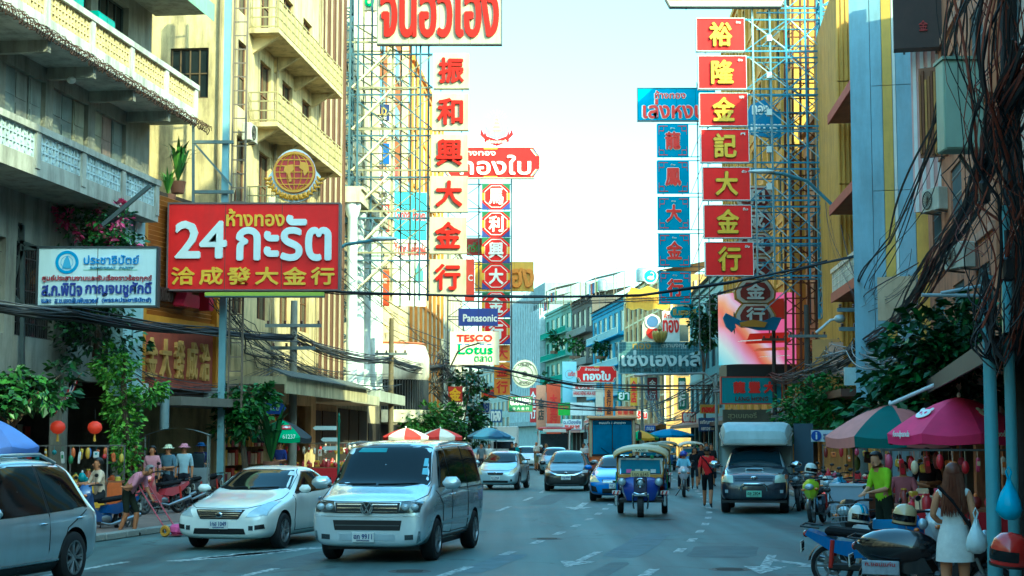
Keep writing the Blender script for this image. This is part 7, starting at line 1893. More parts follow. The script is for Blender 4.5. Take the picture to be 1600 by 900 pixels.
def arm(label, pts, r, m, head=None):
    b = Vector(pts[0]); t = thing('street_lamp' if head else 'tube_bracket', label, 'street lamp', b); q = MB(); q.tube([Vector(p)-b for p in pts], r, 8); q.build('arm', m, t)
    if head: h = Vector(pts[-1])-b; q = MB(); q.ell(h, head, 12, 8); q.build('lamp_head', mat('b9c0c0', .4, .2), t)
AB = steel('5a8ca4', .3)
arm('blue street lamp arm reaching over the road beside the red 24 board', [P(512, 400, 56), P(540, 382, 56), P(600, 373, 55)], .06, AB, (.5, .12, .08))
arm('blue curved lamp arm in front of the red boards', [P(1325, 360, 63), P(1300, 320, 63), P(1262, 283, 63), P(1225, 272, 62.5), P(1190, 268, 62)], .07, AB, (.55, .14, .09))
arm('curved lamp arm over the side street', [P(1119, 620, 96), P(1115, 595, 96), P(1100, 583, 96), P(1000, 586, 94)], .07, steel('8fa0a4'), (.4, .15, .1))
arm('thin dark lamp arm in front of the supermarket sign', [P(703, 575, 90), P(715, 550, 90), P(728, 542, 90), P(753, 535, 89)], .05, steel('3a3c3e'), (.3, .1, .06))
arm('lower blue tube bracket fixed to the right pole', [P(1540, 462, 17.4), P(1440, 461, 17.4)], .02, mat('a9b4b8', .4, .2))
arm('upper pale tube bracket fixed to the right pole', [P(1536, 446, 17.4), P(1470, 458, 17.4)], .018, mat('a9b4b8', .4, .2))
arm('pale fluorescent tube lamp among the cables on the right', [P(1468, 598, 28), P(1390, 632, 28.5)], .035, mat('c9d0d0', .4))
arm('white security lamp cluster among the right cables', [P(1275, 520, 60), P(1298, 500, 60), P(1312, 498, 60)], .05, mat('c9d0d0', .4), (.22, .2, .16))
def cables(label, pts, n, r, spread, sag, seed, mats=(CAB,), name='cable_bundle', k=10):
    """n strands through the support points, each sagging on its own"""
    rng = random.Random(seed); b = Vector(pts[0]); t = thing(name, label, 'cables', b)
    for i in range(n):
        off = [Vector((rng.gauss(0, spread), rng.gauss(0, spread), rng.gauss(0, spread))) for _ in pts]
        line = []
        for j in range(len(pts)-1):
            p0, p1 = Vector(pts[j])+off[j]*.6, Vector(pts[j+1])+off[j+1]*.6
            sg = (p1-p0).length*sag*rng.uniform(.3, 1.5); wob = rng.gauss(0, spread*.7)
            for s in range(k):
                u = s/k; q_ = p0.lerp(p1, u); q_.z -= 4*sg*u*(1-u); q_.x += wob*math.sin(u*math.pi); line.append(q_-b)
        line.append(Vector(pts[-1])+off[-1]*.6-b)
        q = MB(); q.tube(line, r*rng.choice((.4, .6, .8, 1, 1, 1.8)), 4, smooth=False); q.build('cable', mats[i % len(mats)], t)
    return t
cables('thick sagging cable bundle along the left pavement', [P(-60, 470, 33), P(110, 490, 40), P(330, 515, 50), P(458, 527, 57)], 26, .022, .13, .01, 1, (CAB, CAB, CABG))
cables('cable bundle running on from the concrete pole down the left row', [P(458, 527, 57), P(611, 562, 80), P(690, 572, 100), P(735, 598, 122)], 22, .026, .2, .015, 2, (CAB, CABG))
cables('fan of thin wires rising from the left bundle', [P(340, 470, 52), P(420, 560, 56), P(611, 600, 80)], 14, .012, .45, .02, 3, (CAB,))
cables('loose loops of wire below the red 24 board', [P(345, 470, 50), P(395, 540, 53), P(458, 560, 57), P(540, 600, 68)], 14, .016, .35, .03, 4, (CAB, CABG))
cables('two heavy cables crossing the whole street at mid height', [P(330, 438, 49), P(530, 456, 48), P(790, 464, 47), P(1000, 462, 46), P(1140, 441, 45), P(1345, 398, 48)], 3, .035, .05, .002, 5, (CAB,))
cables('thin wires crossing behind the heavy street cables', [P(700, 468, 90), P(900, 472, 80), P(1110, 462, 70), P(1290, 410, 66)], 3, .02, .1, .004, 6, (CAB,))
cables('thick wires crossing the street below the octagon boards', [P(690, 565, 100), P(790, 578, 112), P(900, 606, 112), P(1119, 605, 98)], 6, .03, .35, .004, 7, (CAB,))
cables('drooping wires across the far bend', [P(735, 600, 122), P(820, 625, 130), P(1003, 640, 150), P(1119, 590, 98)], 7, .03, .4, .01, 8, (CAB,))
cables('tangled wires at the side street opening', [P(1003, 575, 150), P(1030, 655, 130), P(1085, 640, 110), P(1119, 600, 98)], 12, .03, .35, .02, 9, (CAB, CABG))
cables('wire tangle hanging around the far left pole', [P(690, 545, 100), P(680, 600, 97), P(720, 640, 108), P(735, 590, 122)], 16, .03, .5, .03, 10, (CAB, CABG))
cables('huge cable bundle sweeping down the right side of the street', [P(1620, 60, 14), P(1535, 270, 18), P(1470, 400, 26), P(1400, 500, 40), P(1346, 540, 50)], 30, .012, .13, .008, 11, (CAB, CAB, CABR))
cables('cables running on from the right pole down the street', [P(1346, 540, 50), P(1262, 580, 66), P(1210, 590, 78), P(1119, 610, 96)], 20, .025, .28, .02, 12, (CAB, CABG))
cables('pale loops of wire hanging round the right pole', [P(1440, 530, 33), P(1395, 560, 41), P(1346, 548, 50), P(1300, 555, 58), P(1262, 590, 66)], 18, .018, .4, .035, 13, (CABG, CABG, mat('8a8c8c', .6)))
cables('slim wires fanning from the right pole up past the striped house', [P(1346, 470, 50), P(1390, 380, 42), P(1480, 150, 26), P(1520, -60, 20)], 7, .014, .22, .004, 14, (CAB,))
cables('curtain of black cables hanging at the right edge', [P(1560, -40, 15), P(1540, 160, 15.5), P(1575, 330, 16), P(1560, 470, 16.5)], 18, .009, .2, .03, 15, (CAB, CAB, CABR))
cables('second curtain of dark cables at the far right edge', [P(1600, -40, 15), P(1585, 180, 15.5), P(1598, 380, 16.5), P(1575, 560, 17.5)], 20, .010, .2, .03, 16, (CAB, CAB, CABR))
cables('hanging loops of cable beside the grey cabinet', [P(1500, -40, 17), P(1525, 140, 17), P(1510, 300, 18), P(1545, 420, 17.6)], 10, .009, .25, .05, 17, (CAB, CABR))
cables('coiled cable loops on the right pole', [P(1540, 430, 17), P(1530, 500, 17), P(1555, 560, 17), P(1548, 470, 17)], 10, .012, .12, .08, 18, (CAB,))
cab = thing('cable_cabinet', 'pale green grey metal cabinet hung among the right cables', 'cabinet', P(1508, 236, 22)); s = 22/2500
q = MB(); q.cbox((0, .2, 75*s), (64*s, .4, 145*s), bev=.02); q.build('casing', mat('9aab98', .5, .1, .08, 2, .3), cab)
q = MB(); q.box(-29*s, 29*s, -.02, -.002, 6*s, 142*s); q.build('door', mat('a5b5a2', .5, .1, .08, 2, .3), cab)
q = MB(); q.box(20*s, 24*s, -.05, -.02, 66*s, 82*s); q.build('handle', BLACK, cab)
q = MB(); q.box(-34*s, 34*s, -.05, .45, 147*s, 152*s); q.build('lid', mat('8a9a88', .5, .1), cab)
q = MB(); q.bar((0, .3, 0), (40*s, .3, -60*s), .05); q.bar((0, .45, 40*s), (80*s, .45, 40*s), .05); q.build('bracket', steel('4a4a48'), cab)

cables('fine wires strung high along the left facades', [P(380, 300, 60), P(520, 420, 70), P(620, 500, 85), P(735, 560, 122)], 8, .012, .5, .01, 21, (CAB,))
cables('fine wires strung from the right tower to the pole', [P(1300, 300, 69), P(1346, 470, 50), P(1440, 420, 36)], 8, .01, .35, .02, 22, (CAB,))
cables('wires dropping over the shop fronts on the left', [P(150, 520, 41), P(250, 600, 46), P(360, 600, 51), P(458, 560, 57)], 10, .012, .3, .02, 23, (CAB, CABG))
for i, (px, py, d, lab) in enumerate(((1346, 556, 49.6, 'splice box on the weathered concrete pole'), (1538, 300, 17.6, 'black splice box among the hanging cables'), (1575, 420, 16.4, 'lower black splice box at the right edge'), (690, 590, 99.6, 'splice box on the cable laden pole'))):
    t = thing('splice_box', lab, 'junction box', P(px, py, d), 0, 'splice boxes'); q = MB(); q.cbox((0, 0, 0), (.3 if i in (0, 3) else .12, .12, .5 if i in (0, 3) else .26), bev=.03); q.build('casing', BLACK, t); q = MB(); q.cyl((0, 0, .1), (0, 0, .4), .03, n=6); q.build('cable_gland', CAB, t)
# ---------------------------------------------------------------- people
SKINC = mat('a8714c', .55, 0, .08, 6, spec=.4)
SKINL = mat('c08a66', .55, 0, .08, 6, spec=.4)
BASEJ = dict(pelvis=(0, 0, .94), spine=(0, .01, 1.12), chest=(0, .01, 1.32), neck=(0, .01, 1.47), jaw=(0, -.015, 1.545), crown=(0, .0, 1.635), top=(0, .005, 1.70),
    ls=(.165, .01, 1.415), le=(.215, .04, 1.14), lw=(.22, -.04, .90), lh=(.22, -.06, .82), rs=(-.165, .01, 1.415), re=(-.215, .04, 1.14), rw=(-.22, -.04, .90), rh=(-.22, -.06, .82),
    lp=(.09, 0, .90), lk=(.10, -.02, .49), la=(.10, .02, .09), lt=(.12, -.14, .035), rp=(-.09, 0, .90), rk=(-.10, -.02, .49), ra=(-.10, .02, .09), rt=(-.12, -.14, .035))
RAD = dict(pelvis=(.155, .115), spine=(.14, .105), chest=(.16, .115), neck=(.055, .055), jaw=(.062, .072), crown=(.08, .098), top=(.045, .055), ls=(.07, .07), le=(.046, .046), lw=(.031, .027), lh=(.036, .02),
    rs=(.07, .07), re=(.046, .046), rw=(.031, .027), rh=(.036, .02), lp=(.098, .1), lk=(.064, .066), la=(.043, .045), lt=(.042, .026), rp=(.098, .1), rk=(.064, .066), ra=(.043, .045), rt=(.042, .026))
BONES = [('pelvis', 'spine', 'torso'), ('spine', 'chest', 'torso'), ('chest', 'neck', 'torso'), ('neck', 'jaw', 'head'), ('jaw', 'crown', 'head'), ('crown', 'top', 'head'),
    ('chest', 'ls', 'torso'), ('ls', 'le', 'uarm'), ('le', 'lw', 'farm'), ('lw', 'lh', 'hand'), ('chest', 'rs', 'torso'), ('rs', 're', 'uarm'), ('re', 'rw', 'farm'), ('rw', 'rh', 'hand'),
    ('pelvis', 'lp', 'hip'), ('lp', 'lk', 'thigh'), ('lk', 'la', 'shin'), ('la', 'lt', 'foot'), ('pelvis', 'rp', 'hip'), ('rp', 'rk', 'thigh'), ('rk', 'ra', 'shin'), ('ra', 'rt', 'foot')]
POSES = {
 'stand': {},
 'walk': dict(lk=(.10, -.20, .52), la=(.10, -.26, .12), lt=(.12, -.41, .07), rk=(-.10, .08, .50), ra=(-.10, .32, .16), rt=(-.12, .2, .035), le=(.22, .14, 1.16), lw=(.21, .12, .93), lh=(.21, .11, .85), re=(-.22, -.08, 1.15), rw=(-.2, -.24, .98), rh=(-.19, -.3, .92)),
 'reach': dict(le=(.22, -.06, 1.15), lw=(.12, -.26, 1.12), lh=(.08, -.33, 1.13), re=(-.22, -.05, 1.15), rw=(-.12, -.26, 1.08), rh=(-.08, -.33, 1.08)),
 'fold': dict(le=(.23, -.02, 1.14), lw=(.02, -.18, 1.12), lh=(-.05, -.2, 1.13), re=(-.23, -.02, 1.14), rw=(-.02, -.2, 1.08), rh=(.05, -.22, 1.08)),
 'bend': dict(pelvis=(0, .12, .92), lp=(.09, .12, .88), rp=(-.09, .12, .88), spine=(0, .03, 1.08), chest=(0, -.14, 1.22), neck=(0, -.25, 1.31), jaw=(0, -.33, 1.32), crown=(0, -.38, 1.38), top=(0, -.42, 1.43), ls=(.165, -.18, 1.28), rs=(-.165, -.18, 1.28), le=(.22, -.2, 1.02), lw=(.20, -.32, .82), lh=(.2, -.36, .76), re=(-.24, -.12, 1.05), rw=(-.26, .06, 1.02), rh=(-.26, .1, 1.04), lk=(.10, -.06, .5), la=(.10, .0, .09), lt=(.12, -.15, .035), rk=(-.1, .08, .5), ra=(-.1, .24, .1), rt=(-.12, .1, .035)),
 'sit': dict(pelvis=(0, .1, .80), spine=(0, .1, .99), chest=(0, .06, 1.2), neck=(0, .05, 1.35), jaw=(0, .02, 1.425), crown=(0, .04, 1.515), top=(0, .045, 1.58), ls=(.165, .06, 1.295), rs=(-.165, .06, 1.295), le=(.23, -.04, 1.07), lw=(.26, -.3, 1.05), lh=(.26, -.38, 1.06), re=(-.23, -.04, 1.07), rw=(-.26, -.3, 1.05), rh=(-.26, -.38, 1.06), lp=(.1, .08, .78), lk=(.16, -.28, .70), la=(.17, -.14, .34), lt=(.18, -.28, .29), rp=(-.1, .08, .78), rk=(-.16, -.28, .70), ra=(-.17, -.14, .34), rt=(-.18, -.28, .29)),
}
def person(label, loc, face, h=1.68, pose='stand', shirt='d9d9d4', pants='2a2c32', skin=None, hair='17130f', hairlen=0, sleeve=.55, shorts=False, skirt=None, hat=None, shoe='1c1a18', fingers=False, over=None, group=None, helmet=None, bag=None, bald=False, slim=1.0, dress=None):
    t = thing('person', label, 'person', loc, R(face), group)
    skin = skin or SKINC
    J = dict(BASEJ); J.update(POSES[pose]); J.update(over or {})
    k = h/1.70
    J = {n: Vector(p)*k for n, p in J.items()}
    names = list(J); idx = {n: i for i, n in enumerate(names)}
    vs = [tuple(J[n]) for n in names]; es = [(idx[a], idx[b]) for a, b, _ in BONES]; rad = [tuple(r*k*(slim if n in ('pelvis', 'spine', 'chest', 'le', 're', 'ls', 'rs') else 1) for r in RAD[n]) for n in names]
    segs = [(J[a], J[b], r) for a, b, r in BONES]
    if fingers:
        for s in ('l', 'r'):
            w, hd = J[s+'w'], J[s+'h']; d = (hd-w).normalized(); sx = Vector((1, 0, 0)) if s == 'l' else Vector((-1, 0, 0))
            side = d.cross(Vector((0, -1, 0)) if abs(d.y) < .7 else Vector((0, 0, 1))).normalized(); dn = Vector((0, 0, -1)) if abs(d.z) < .7 else Vector((0, 1, 0))
            for q in range(4):
                base = hd + side*(q-1.5)*.019*k; ln = (.072, .082, .078, .06)[q]*k
                a, b, c = base, base+d*ln*.5, base+d*ln*.85+dn*ln*.25
                o = len(vs); vs += [tuple(a), tuple(b), tuple(c)]; rad += [(.0095*k,)*2, (.0088*k,)*2, (.0075*k,)*2]; es += [(idx[s+'h'], o), (o, o+1), (o+1, o+2)]; segs += [(hd, a, 'hand'), (a, b, 'hand'), (b, c, 'hand')]
            o = len(vs); a = w.lerp(hd, .45)-side*.03*k; b = a+(d-side*.8)*.035*k; c = b+d*.03*k
            vs += [tuple(a), tuple(b), tuple(c)]; rad += [(.012*k,)*2, (.0105*k,)*2, (.009*k,)*2]; es += [(idx[s+'w'], o), (o, o+1), (o+1, o+2)]; segs += [(w, a, 'hand'), (a, b, 'hand'), (b, c, 'hand')]
    me = bpy.data.meshes.new('b'); me.from_pydata(vs, es, [])
    o = bpy.data.objects.new('b', me); TMPSC.collection.objects.link(o)
    o.modifiers.new('s', 'SKIN').use_smooth_shade = True
    for i, r in enumerate(rad):
        me.skin_vertices[0].data[i].radius = r; me.skin_vertices[0].data[i].use_root = (i == idx['pelvis'])
    sm = o.modifiers.new('u', 'SUBSURF'); sm.levels = sm.render_levels = 2 if fingers else 1
    with bpy.context.temp_override(scene=TMPSC, view_layer=TMPSC.view_layers[0]):
        dg = bpy.context.evaluated_depsgraph_get(); dg.update(); out = bpy.data.meshes.new_from_object(o.evaluated_get(dg))
    bpy.data.objects.remove(o)
    out.materials.clear()
    for mm in (skin, cloth(shirt), cloth(pants), mat(shoe, .6)): out.materials.append(mm)
    for p in out.polygons:
        c = p.center; best, reg, u = 9, 'torso', 0
        for a, b, r in segs:
            ab = b-a; tt = max(0, min(1, (c-a).dot(ab)/max(1e-9, ab.length_squared))); dd = (a+ab*tt-c).length
            if dd < best: best, reg, u = dd, r, tt
        mi = 0
        if reg == 'torso': mi = 1 if (c-J['neck']).length > .075*k or c.z < J['neck'].z-.02 else 0
        elif reg == 'uarm': mi = 1 if u < sleeve*1.8 else 0
        elif reg == 'farm': mi = 1 if sleeve > 1 and u < .9 else 0
        elif reg == 'hip': mi = 2
        elif reg == 'thigh': mi = 0 if (shorts == 'short' and u > .45) or skirt else 2
        elif reg == 'shin': mi = 0 if shorts or skirt else 2
        elif reg == 'foot': mi = 3
        p.material_index = mi; p.use_smooth = True
    body = link('body', out, t)
    jw, cr = J['jaw'], J['crown']; fw = Vector((0, -1, 0)); up = (cr-jw).normalized(); fw = (fw-up*fw.dot(up)).normalized()
    # face
    for s in (-1, 1):
        e = jw.lerp(cr, .55)+fw*.088*k+Vector((s*.032*k, 0, 0)); q = MB(); q.ell(e, (.012*k, .008*k, .007*k), 8, 5); q.build('eye', mat('241a16', .3), t)
        e = jw.lerp(cr, .4)+Vector((s*.082*k, .01, 0)); q = MB(); q.ell(e, (.012*k, .02*k, .03*k), 8, 6); q.build('ear', skin, t)
    q = MB(); q.ell(jw.lerp(cr, .25)+fw*.092*k, (.014*k, .018*k, .022*k), 8, 6); q.build('nose', skin, t)
    q = MB(); q.ell(jw.lerp(cr, -.08)+fw*.072*k, (.024*k, .008*k, .006*k), 8, 5); q.build('mouth', mat('8a4a3c', .5), t)
    if not bald:
        q = MB(); rng = random.Random(len(label)*7+int(h*1000))
        c = cr - fw*.012*k + up*.012*k
        nu, nv = 18, 10; vv, ff = [], []
        for i in range(nv+1):
            ph = math.pi*.62*i/nv
            for j in range(nu):
                a = 2*math.pi*j/nu; fr = -math.sin(a)
                lim = ph if fr < .2 else min(ph, R(62))
                rr = 1.0+.04*rng.random()
                v = Vector((.094*math.sin(lim)*math.cos(a), .112*math.sin(lim)*math.sin(a), .10*math.cos(lim)))*k*rr
                vv.append(c+v)
        for i in range(nv):
            for j in range(nu): j2 = (j+1) % nu; ff.append((i*nu+j, (i+1)*nu+j, (i+1)*nu+j2, i*nu+j2))
        q.add(vv, ff, 0, True)
        if hairlen:
            for s in range(120):
                a = math.pi*rng.random()*1.25-.39*.3; x, y = .088*math.cos(a), .085*math.sin(a)
                if math.sin(a) < -.25: continue
                p0 = c+Vector((x, y, .0))*k; ln = hairlen*rng.uniform(.8, 1.05)
                q.tube([p0, p0+Vector((x*.35, y*.3+.02, -ln*.45)), p0+Vector((x*.5+rng.uniform(-.02, .02), y*.25+.03, -ln))], [.016*k, .013*k, .003*k], 4)
        q.build('hair', mat(hair, .5, 0, .3, 14, spec=.5), t)
    if hat:
        q = MB(); c = cr+up*.03*k; q.lathe([(.0, .085*k), (.07*k, .08*k), (.1*k, .04*k), (.105*k, 0), (.17*k, -.015*k), (.172*k, -.022*k), (.1*k, -.01*k)], 18, c); q.build('hat', cloth(hat), t)
    if helmet:
        q = MB(); c = cr+up*.0; q.lathe([(.118*k, -.06*k), (.128*k, -.01*k), (.122*k, .05*k), (.08*k, .105*k), (0, .125*k)], 18, c); q.build('helmet', mat(helmet, .25, coat=.6), t)
        q = MB(); q.lathe([(.13*k, -.01*k), (.17*k, -.005*k), (.13*k, .015*k)], 12, c, a0=R(215), a1=R(325)); q.build('helmet_peak', mat(helmet, .3), t)
    if skirt:
        z0, z1 = J['pelvis'].z+.1*k, skirt[1]*k; q = MB(); q.lathe([(.15*k, z0), (.175*k, z0-.1*k), (.2*k, (z0+z1)/2), (.215*k, z1), (.2*k, z1)], 20, (0, J['pelvis'].y, 0)); q.build('skirt', cloth(skirt[0]), t)
    if bag:
        q = MB(); q.tube([J['ls']+Vector((0, -.1, .05)), J['chest']+Vector((0, -.14, -.05)), J['pelvis']+Vector((-.2, -.08, .05)), J['pelvis']+Vector((-.18, .1, .06)), J['chest']+Vector((.02, .14, 0)), J['ls']+Vector((0, .08, .05))], .018, 6); b_ = q.build('bag_strap', cloth(bag), t)
        q = MB(); q.cbox(J['pelvis']+Vector((-.22, .02, .0)), (.08, .24, .2), bev=.03); q.build('bag', cloth(bag), b_)
    return t
# ---------------------------------------------------------------- parasols
def parasol(label, px, d, zr, rr, hh, cols, n=8, val=.16, base_py=None, name='parasol', text=None, drop=0.0, mid_=None):
    x = P(px, 690, d).x; t = thing(name, label, 'umbrella', (x, d, .14 if d > 20 else 0))
    q = MB(); q.cyl((0, 0, 0), (0, 0, zr+hh), .022, .016, 8); q.build('pole', steel('9aa0a0'), t)
    q = MB(); q.lathe([(0, 0), (.28, 0), (.28, .07), (.05, .1)], 14); q.build('foot', mat('6a6a66', .9), t)
    for k in range(n):
        a0, a1 = 2*math.pi*k/n, 2*math.pi*(k+1)/n; q = MB(); vs = []; NU, NV = 4, 6
        for i in range(NV+1):
            u = i/NV; r = rr*u; z = zr+hh*(1-u**1.5)
            for j in range(NU+1):
                a = a0+(a1-a0)*j/NU; sc = 1-.055*math.sin(math.pi*j/NU)*u
                vs.append((r*sc*math.cos(a), r*sc*math.sin(a), z-.05*math.sin(math.pi*j/NU)*u*u))
        for j in range(NU+1):
            a = a0+(a1-a0)*j/NU; sc = 1-.055*math.sin(math.pi*j/NU); vs.append((rr*sc*math.cos(a)*.985, rr*sc*math.sin(a)*.985, zr-val-.03*math.sin(math.pi*j/NU)))
        q.add(vs, [(i*(NU+1)+j, (i+1)*(NU+1)+j, (i+1)*(NU+1)+j+1, i*(NU+1)+j+1) for i in range(NV+1) for j in range(NU)], 0, True)
        c = cols[k % len(cols)]; q.build('canopy_panel', mat(c, .7, 0, .08, 3, .15), t)
        q = MB(); q.tube([(0, 0, zr+hh-.03), (rr*.5*math.cos(a0), rr*.5*math.sin(a0), zr+hh*.6), (rr*.98*math.cos(a0), rr*.98*math.sin(a0), zr-.01)], .008, 5); q.build('rib', steel('5a5a5a'), t)
    q = MB(); q.ell((0, 0, zr+hh+.03), (.035, .035, .05), 8, 6); q.build('finial', LW, t)
    return t
pk = parasol('bright pink delivery brand umbrella over the vendors on the right', 1500, 26.5, 1.94, 1.2, .6, ['e0246e', 'd01e62', 'e83078', 'd6246a'], 8)
# lettering and white emblem on two panels of the pink umbrella, lying on the cloth
def on_panel(t, a, u, zr, hh, rr, build, tiltx):
    e = bpy.data.objects.new('print', None); COL.objects.link(e); e.parent = t
    r = rr*u*.95; z = zr+hh*(1-u**1.5); e.location = (r*math.cos(a)*1.02, r*math.sin(a)*1.02, z+.02); e.rotation_euler = (R(tiltx), 0, a+math.pi/2)
    build(e)
def foodword(e): q = MB(); add_text(q, 'foodpanda', 0, 0, .44, .13, 0, .004); q.build('lettering', LW, e)
def pandahead(e):
    q = MB(); q.ell((0, 0, 0), (.17, .012, .115), 18, 10); q.ell((-.12, 0, .1), (.05, .012, .05), 10, 6); q.ell((.12, 0, .1), (.05, .012, .05), 10, 6); o = q.build('emblem', LW, e)
    q = MB(); q.ell((-.06, -.012, .01), (.035, .006, .03), 8, 6); q.ell((.06, -.012, .01), (.035, .006, .03), 8, 6); q.ell((0, -.012, -.03), (.02, .006, .014), 8, 6); q.build('emblem_marks', mat('d02a72', .6), e)
for a in (R(-157.5), R(-67.5)):
    on_panel(pk, a, 1.0, 1.90, .6, 1.2, foodword, -8); on_panel(pk, a, .62, 1.94, .6, 1.2, pandahead, -52)
parasol('faded salmon and green umbrella behind the pink one', 1392, 30.5, 1.9, 1.25, .6, ['c97a72', 'd08a80', '2f6a64', 'c06a64', 'cf857c', '2a5f5a'], 8, .2)
gp = parasol('green and black umbrella with lettering on the left pavement', 440, 52, 1.9, .98, .55, ['3f9a5a', '2a3034', '48a868', '2a3034'], 8)
def num(e): q = MB(); add_text(q, '61237', 0, 0, .42, .14, 0, .004); q.build('lettering', LW, e)
def cross(e): q = MB(); q.box(-.16, .16, -.006, 0, -.1, .1); q.build('emblem_field', mat('c02a34', .6), e); q = MB(); q.ell((0, -.01, 0), (.06, .006, .06), 10, 6); q.box(-.13, .13, -.012, -.006, -.015, .015); q.build('emblem', LW, e)
on_panel(gp, R(-67.5), .98, 1.88, .55, .98, num, -10); on_panel(gp, R(-67.5), .6, 1.9, .55, .98, cross, -50)
parasol('left red and white striped umbrella behind the van', 634, 70, 1.95, 1.0, .36, ['c8302c', 'e3ddd0'], 8)
parasol('right red and white striped umbrella behind the van', 688, 73, 1.95, 1.0, .36, ['e3ddd0', 'c8302c'], 8)
parasol('blue umbrella at the far left stalls', 764, 95, 2.0, 1.3, .5, ['2f5a80', '3a6a90'], 8)
parasol('pale blue umbrella at the far left stalls', 776, 105, 1.9, 1.2, .5, ['7fb0c0', '8fbccc'], 8)
parasol('yellow and green umbrella beside the tour bus', 1000, 108, 1.9, 1.3, .5, ['d9a82a', '3f9a5a', 'd9a82a', '4a8a3a'], 8)
parasol('wide blue umbrella above the distant tuk-tuks', 1046, 116, 2.1, 1.8, .45, ['2a7ab0', '3384b8'], 8)
parasol('dark blue umbrella at the left edge', -22, 33, 1.7, 1.1, .6, ['2f4a90', '35529c'], 8)

# ---------------------------------------------------------------- motorcycles
GB = 'motorcycles parked along the right kerb'
def bike(label, px, d, yaw, col, basket=False, box=None, g=GB, z=0.0, seat='1c1c1e'):
    t = scooter(label, col, basket=basket, box=box, group=g, seat=seat); p = P(px, 800, d); t.location = (p.x, d, z); t.rotation_euler = (0, R(-5), R(yaw)); return t
b1 = bike('black motorcycle with lime front panel parked beyond the crates', 1278, 38, -22, '1c1e24')
for c in b1.children:
    if c.name.startswith('front_fairing'): c.data.materials[0] = paint('b5cc2a', 0)
bike('white and silver motorcycle behind the lime one', 1302, 41.5, -18, 'b9c4c8')
bike('light blue motorcycle in the parked row', 1318, 39.5, -15, '5f9ac0')
bike('dark motorcycle nearest the pickup truck', 1252, 45, -15, '2a2e33', basket=True)
bike('red motorcycle in the back of the parked row', 1290, 47, -12, '8a2a2c')
bike('grey motorcycle at the back of the parked row', 1268, 50, -12, '6a7278')
bike('teal motorcycle at the end of the parked row', 1312, 45.5, -12, '2f6a74')
bike('navy motorcycle under the salmon umbrella', 1345, 36, -20, '243048')
bike('maroon motorcycle half hidden under the salmon umbrella', 1370, 39, -14, '5a2028')
nb = bike('blue motorcycle side on at the near right kerb', 1372, 21.6, 68, '2f6ab0')
nb2 = bike('black scooter with bulky rear at the bottom right corner', 1462, 19.0, 60, '16181c')
q = MB(); q.ell((0, .45, .72), (.22, .5, .22), 18, 10); q.build('rear_cover', mat('121418', .25, 0, .05, coat=1.0), nb2)
q = MB(); q.cbox((-.2, .6, .5), (.03, .45, .17), (0, 0, 0), bev=.01); q.build('sticker_panel', mat('9aa4ae', .4, 0, .3, 9), nb2)
q = MB(); add_text(q, 'ท.ขอนแก่น', 0, 0, .36, .055, 0, .004); o_ = q.build('lettering', mat('a0303a'), nb2); o_.location = (-.218, .6, .55); o_.rotation_euler = (0, 0, R(-90))
bike('white moped between the near bikes and the stall', 1430, 22.5, 40, 'c9ced0')
bike('dark moped behind the blue motorcycle', 1345, 25.5, -30, '22262a', basket=True)
GL = 'motorcycles on the left pavement'
bike('red and white motorcycle behind the man with the trolley', 252, 40, -30, 'b03a48', g=GL, z=.14)
bike('black motorcycle under the woman in a pale hat', 266, 43, -25, '1e2024', g=GL, z=.14)
bike('grey motorcycle under the woman in a pink hat', 290, 44, -25, '4a5056', g=GL, z=.14)
bike('blue and black scooter behind the silver crossover', 160, 33.5, -35, '2a4a80', g=GL)
bike('parked motorcycle beside the white sedan roof', 318, 47, -20, '3a3036', g=GL, z=.14)
def hel(lab, px, py, d, col, stripe=None, rz=0):
    h = helmet_obj(lab, col, stripe); p = P(px, py, d); h.location = p; h.rotation_euler = (0, R(8), R(rz)); return h
hel('white helmet with blue stripes on the blue motorcycle', 1342, 806, 22, 'd6d4c8', ('3a8fb0', '2a5a80'), 20)
hel('cream gold helmet on the black scooter', 1414, 806, 19.8, 'c9b184', None, -30)
hel('white helmet on the parked motorcycle row', 1267, 733, 38.4, 'd6dad4', None, 10)
h_ = hel('glossy red and black helmet at the right edge', 1578, 862, 15.5, 'b02420', None, -60); h_.scale = (1.7, 1.7, 1.7) if False else (1.25, 1.25, 1.25)

# ---------------------------------------------------------------- people
def on(px, py): p = ground_at(px, py); return (p.x, p.y, 0)
person('person in red shirt and black shorts walking away beside the pickup', on(1106, 794), 170, 1.72, 'walk', 'c8242a', '17181c', shorts=True, sleeve=.6, shoe='3a3c4a', bag='17181c', fingers=True)
sr = scooter('black and white scooter ridden towards us beside the tuk-tuk', '24262c', name='motor_scooter', lean=False); put(sr, 1069, 777, -5, front=.6)
for c in sr.children:
    if c.name.startswith('front_fairing'): c.data.materials[0] = paint('c9c4d0', .1)
person('rider in pale blue blouse and blue helmet on the scooter', (sr.location.x, sr.location.y, 0), -5, 1.64, 'sit', '9fc8dc', '2a2a34', sleeve=.6, helmet='2a3aa0', shoe='a08a70')
GW = 'people walking on the right'
for i, (lab, px, py, h, sh, pose, hr) in enumerate((('person in black shirt with long dark hair behind the scooter', 1086, 765, 1.62, '15161a', 'walk', .25), ('person in black printed shirt in the right group', 1096, 758, 1.72, '1c1e24', 'stand', 0), ('person in dark top next to the pickup mirror', 1112, 760, 1.74, '22201f', 'stand', 0), ('person in brown top at the back of the right group', 1104, 748, 1.76, '5a4438', 'stand', 0))):
    person(lab, on(px, py), -8+i*9, h, pose, sh, '1a1c22', shorts=True, hairlen=hr, group=GW)
GM = 'people in the road at the far crossing'
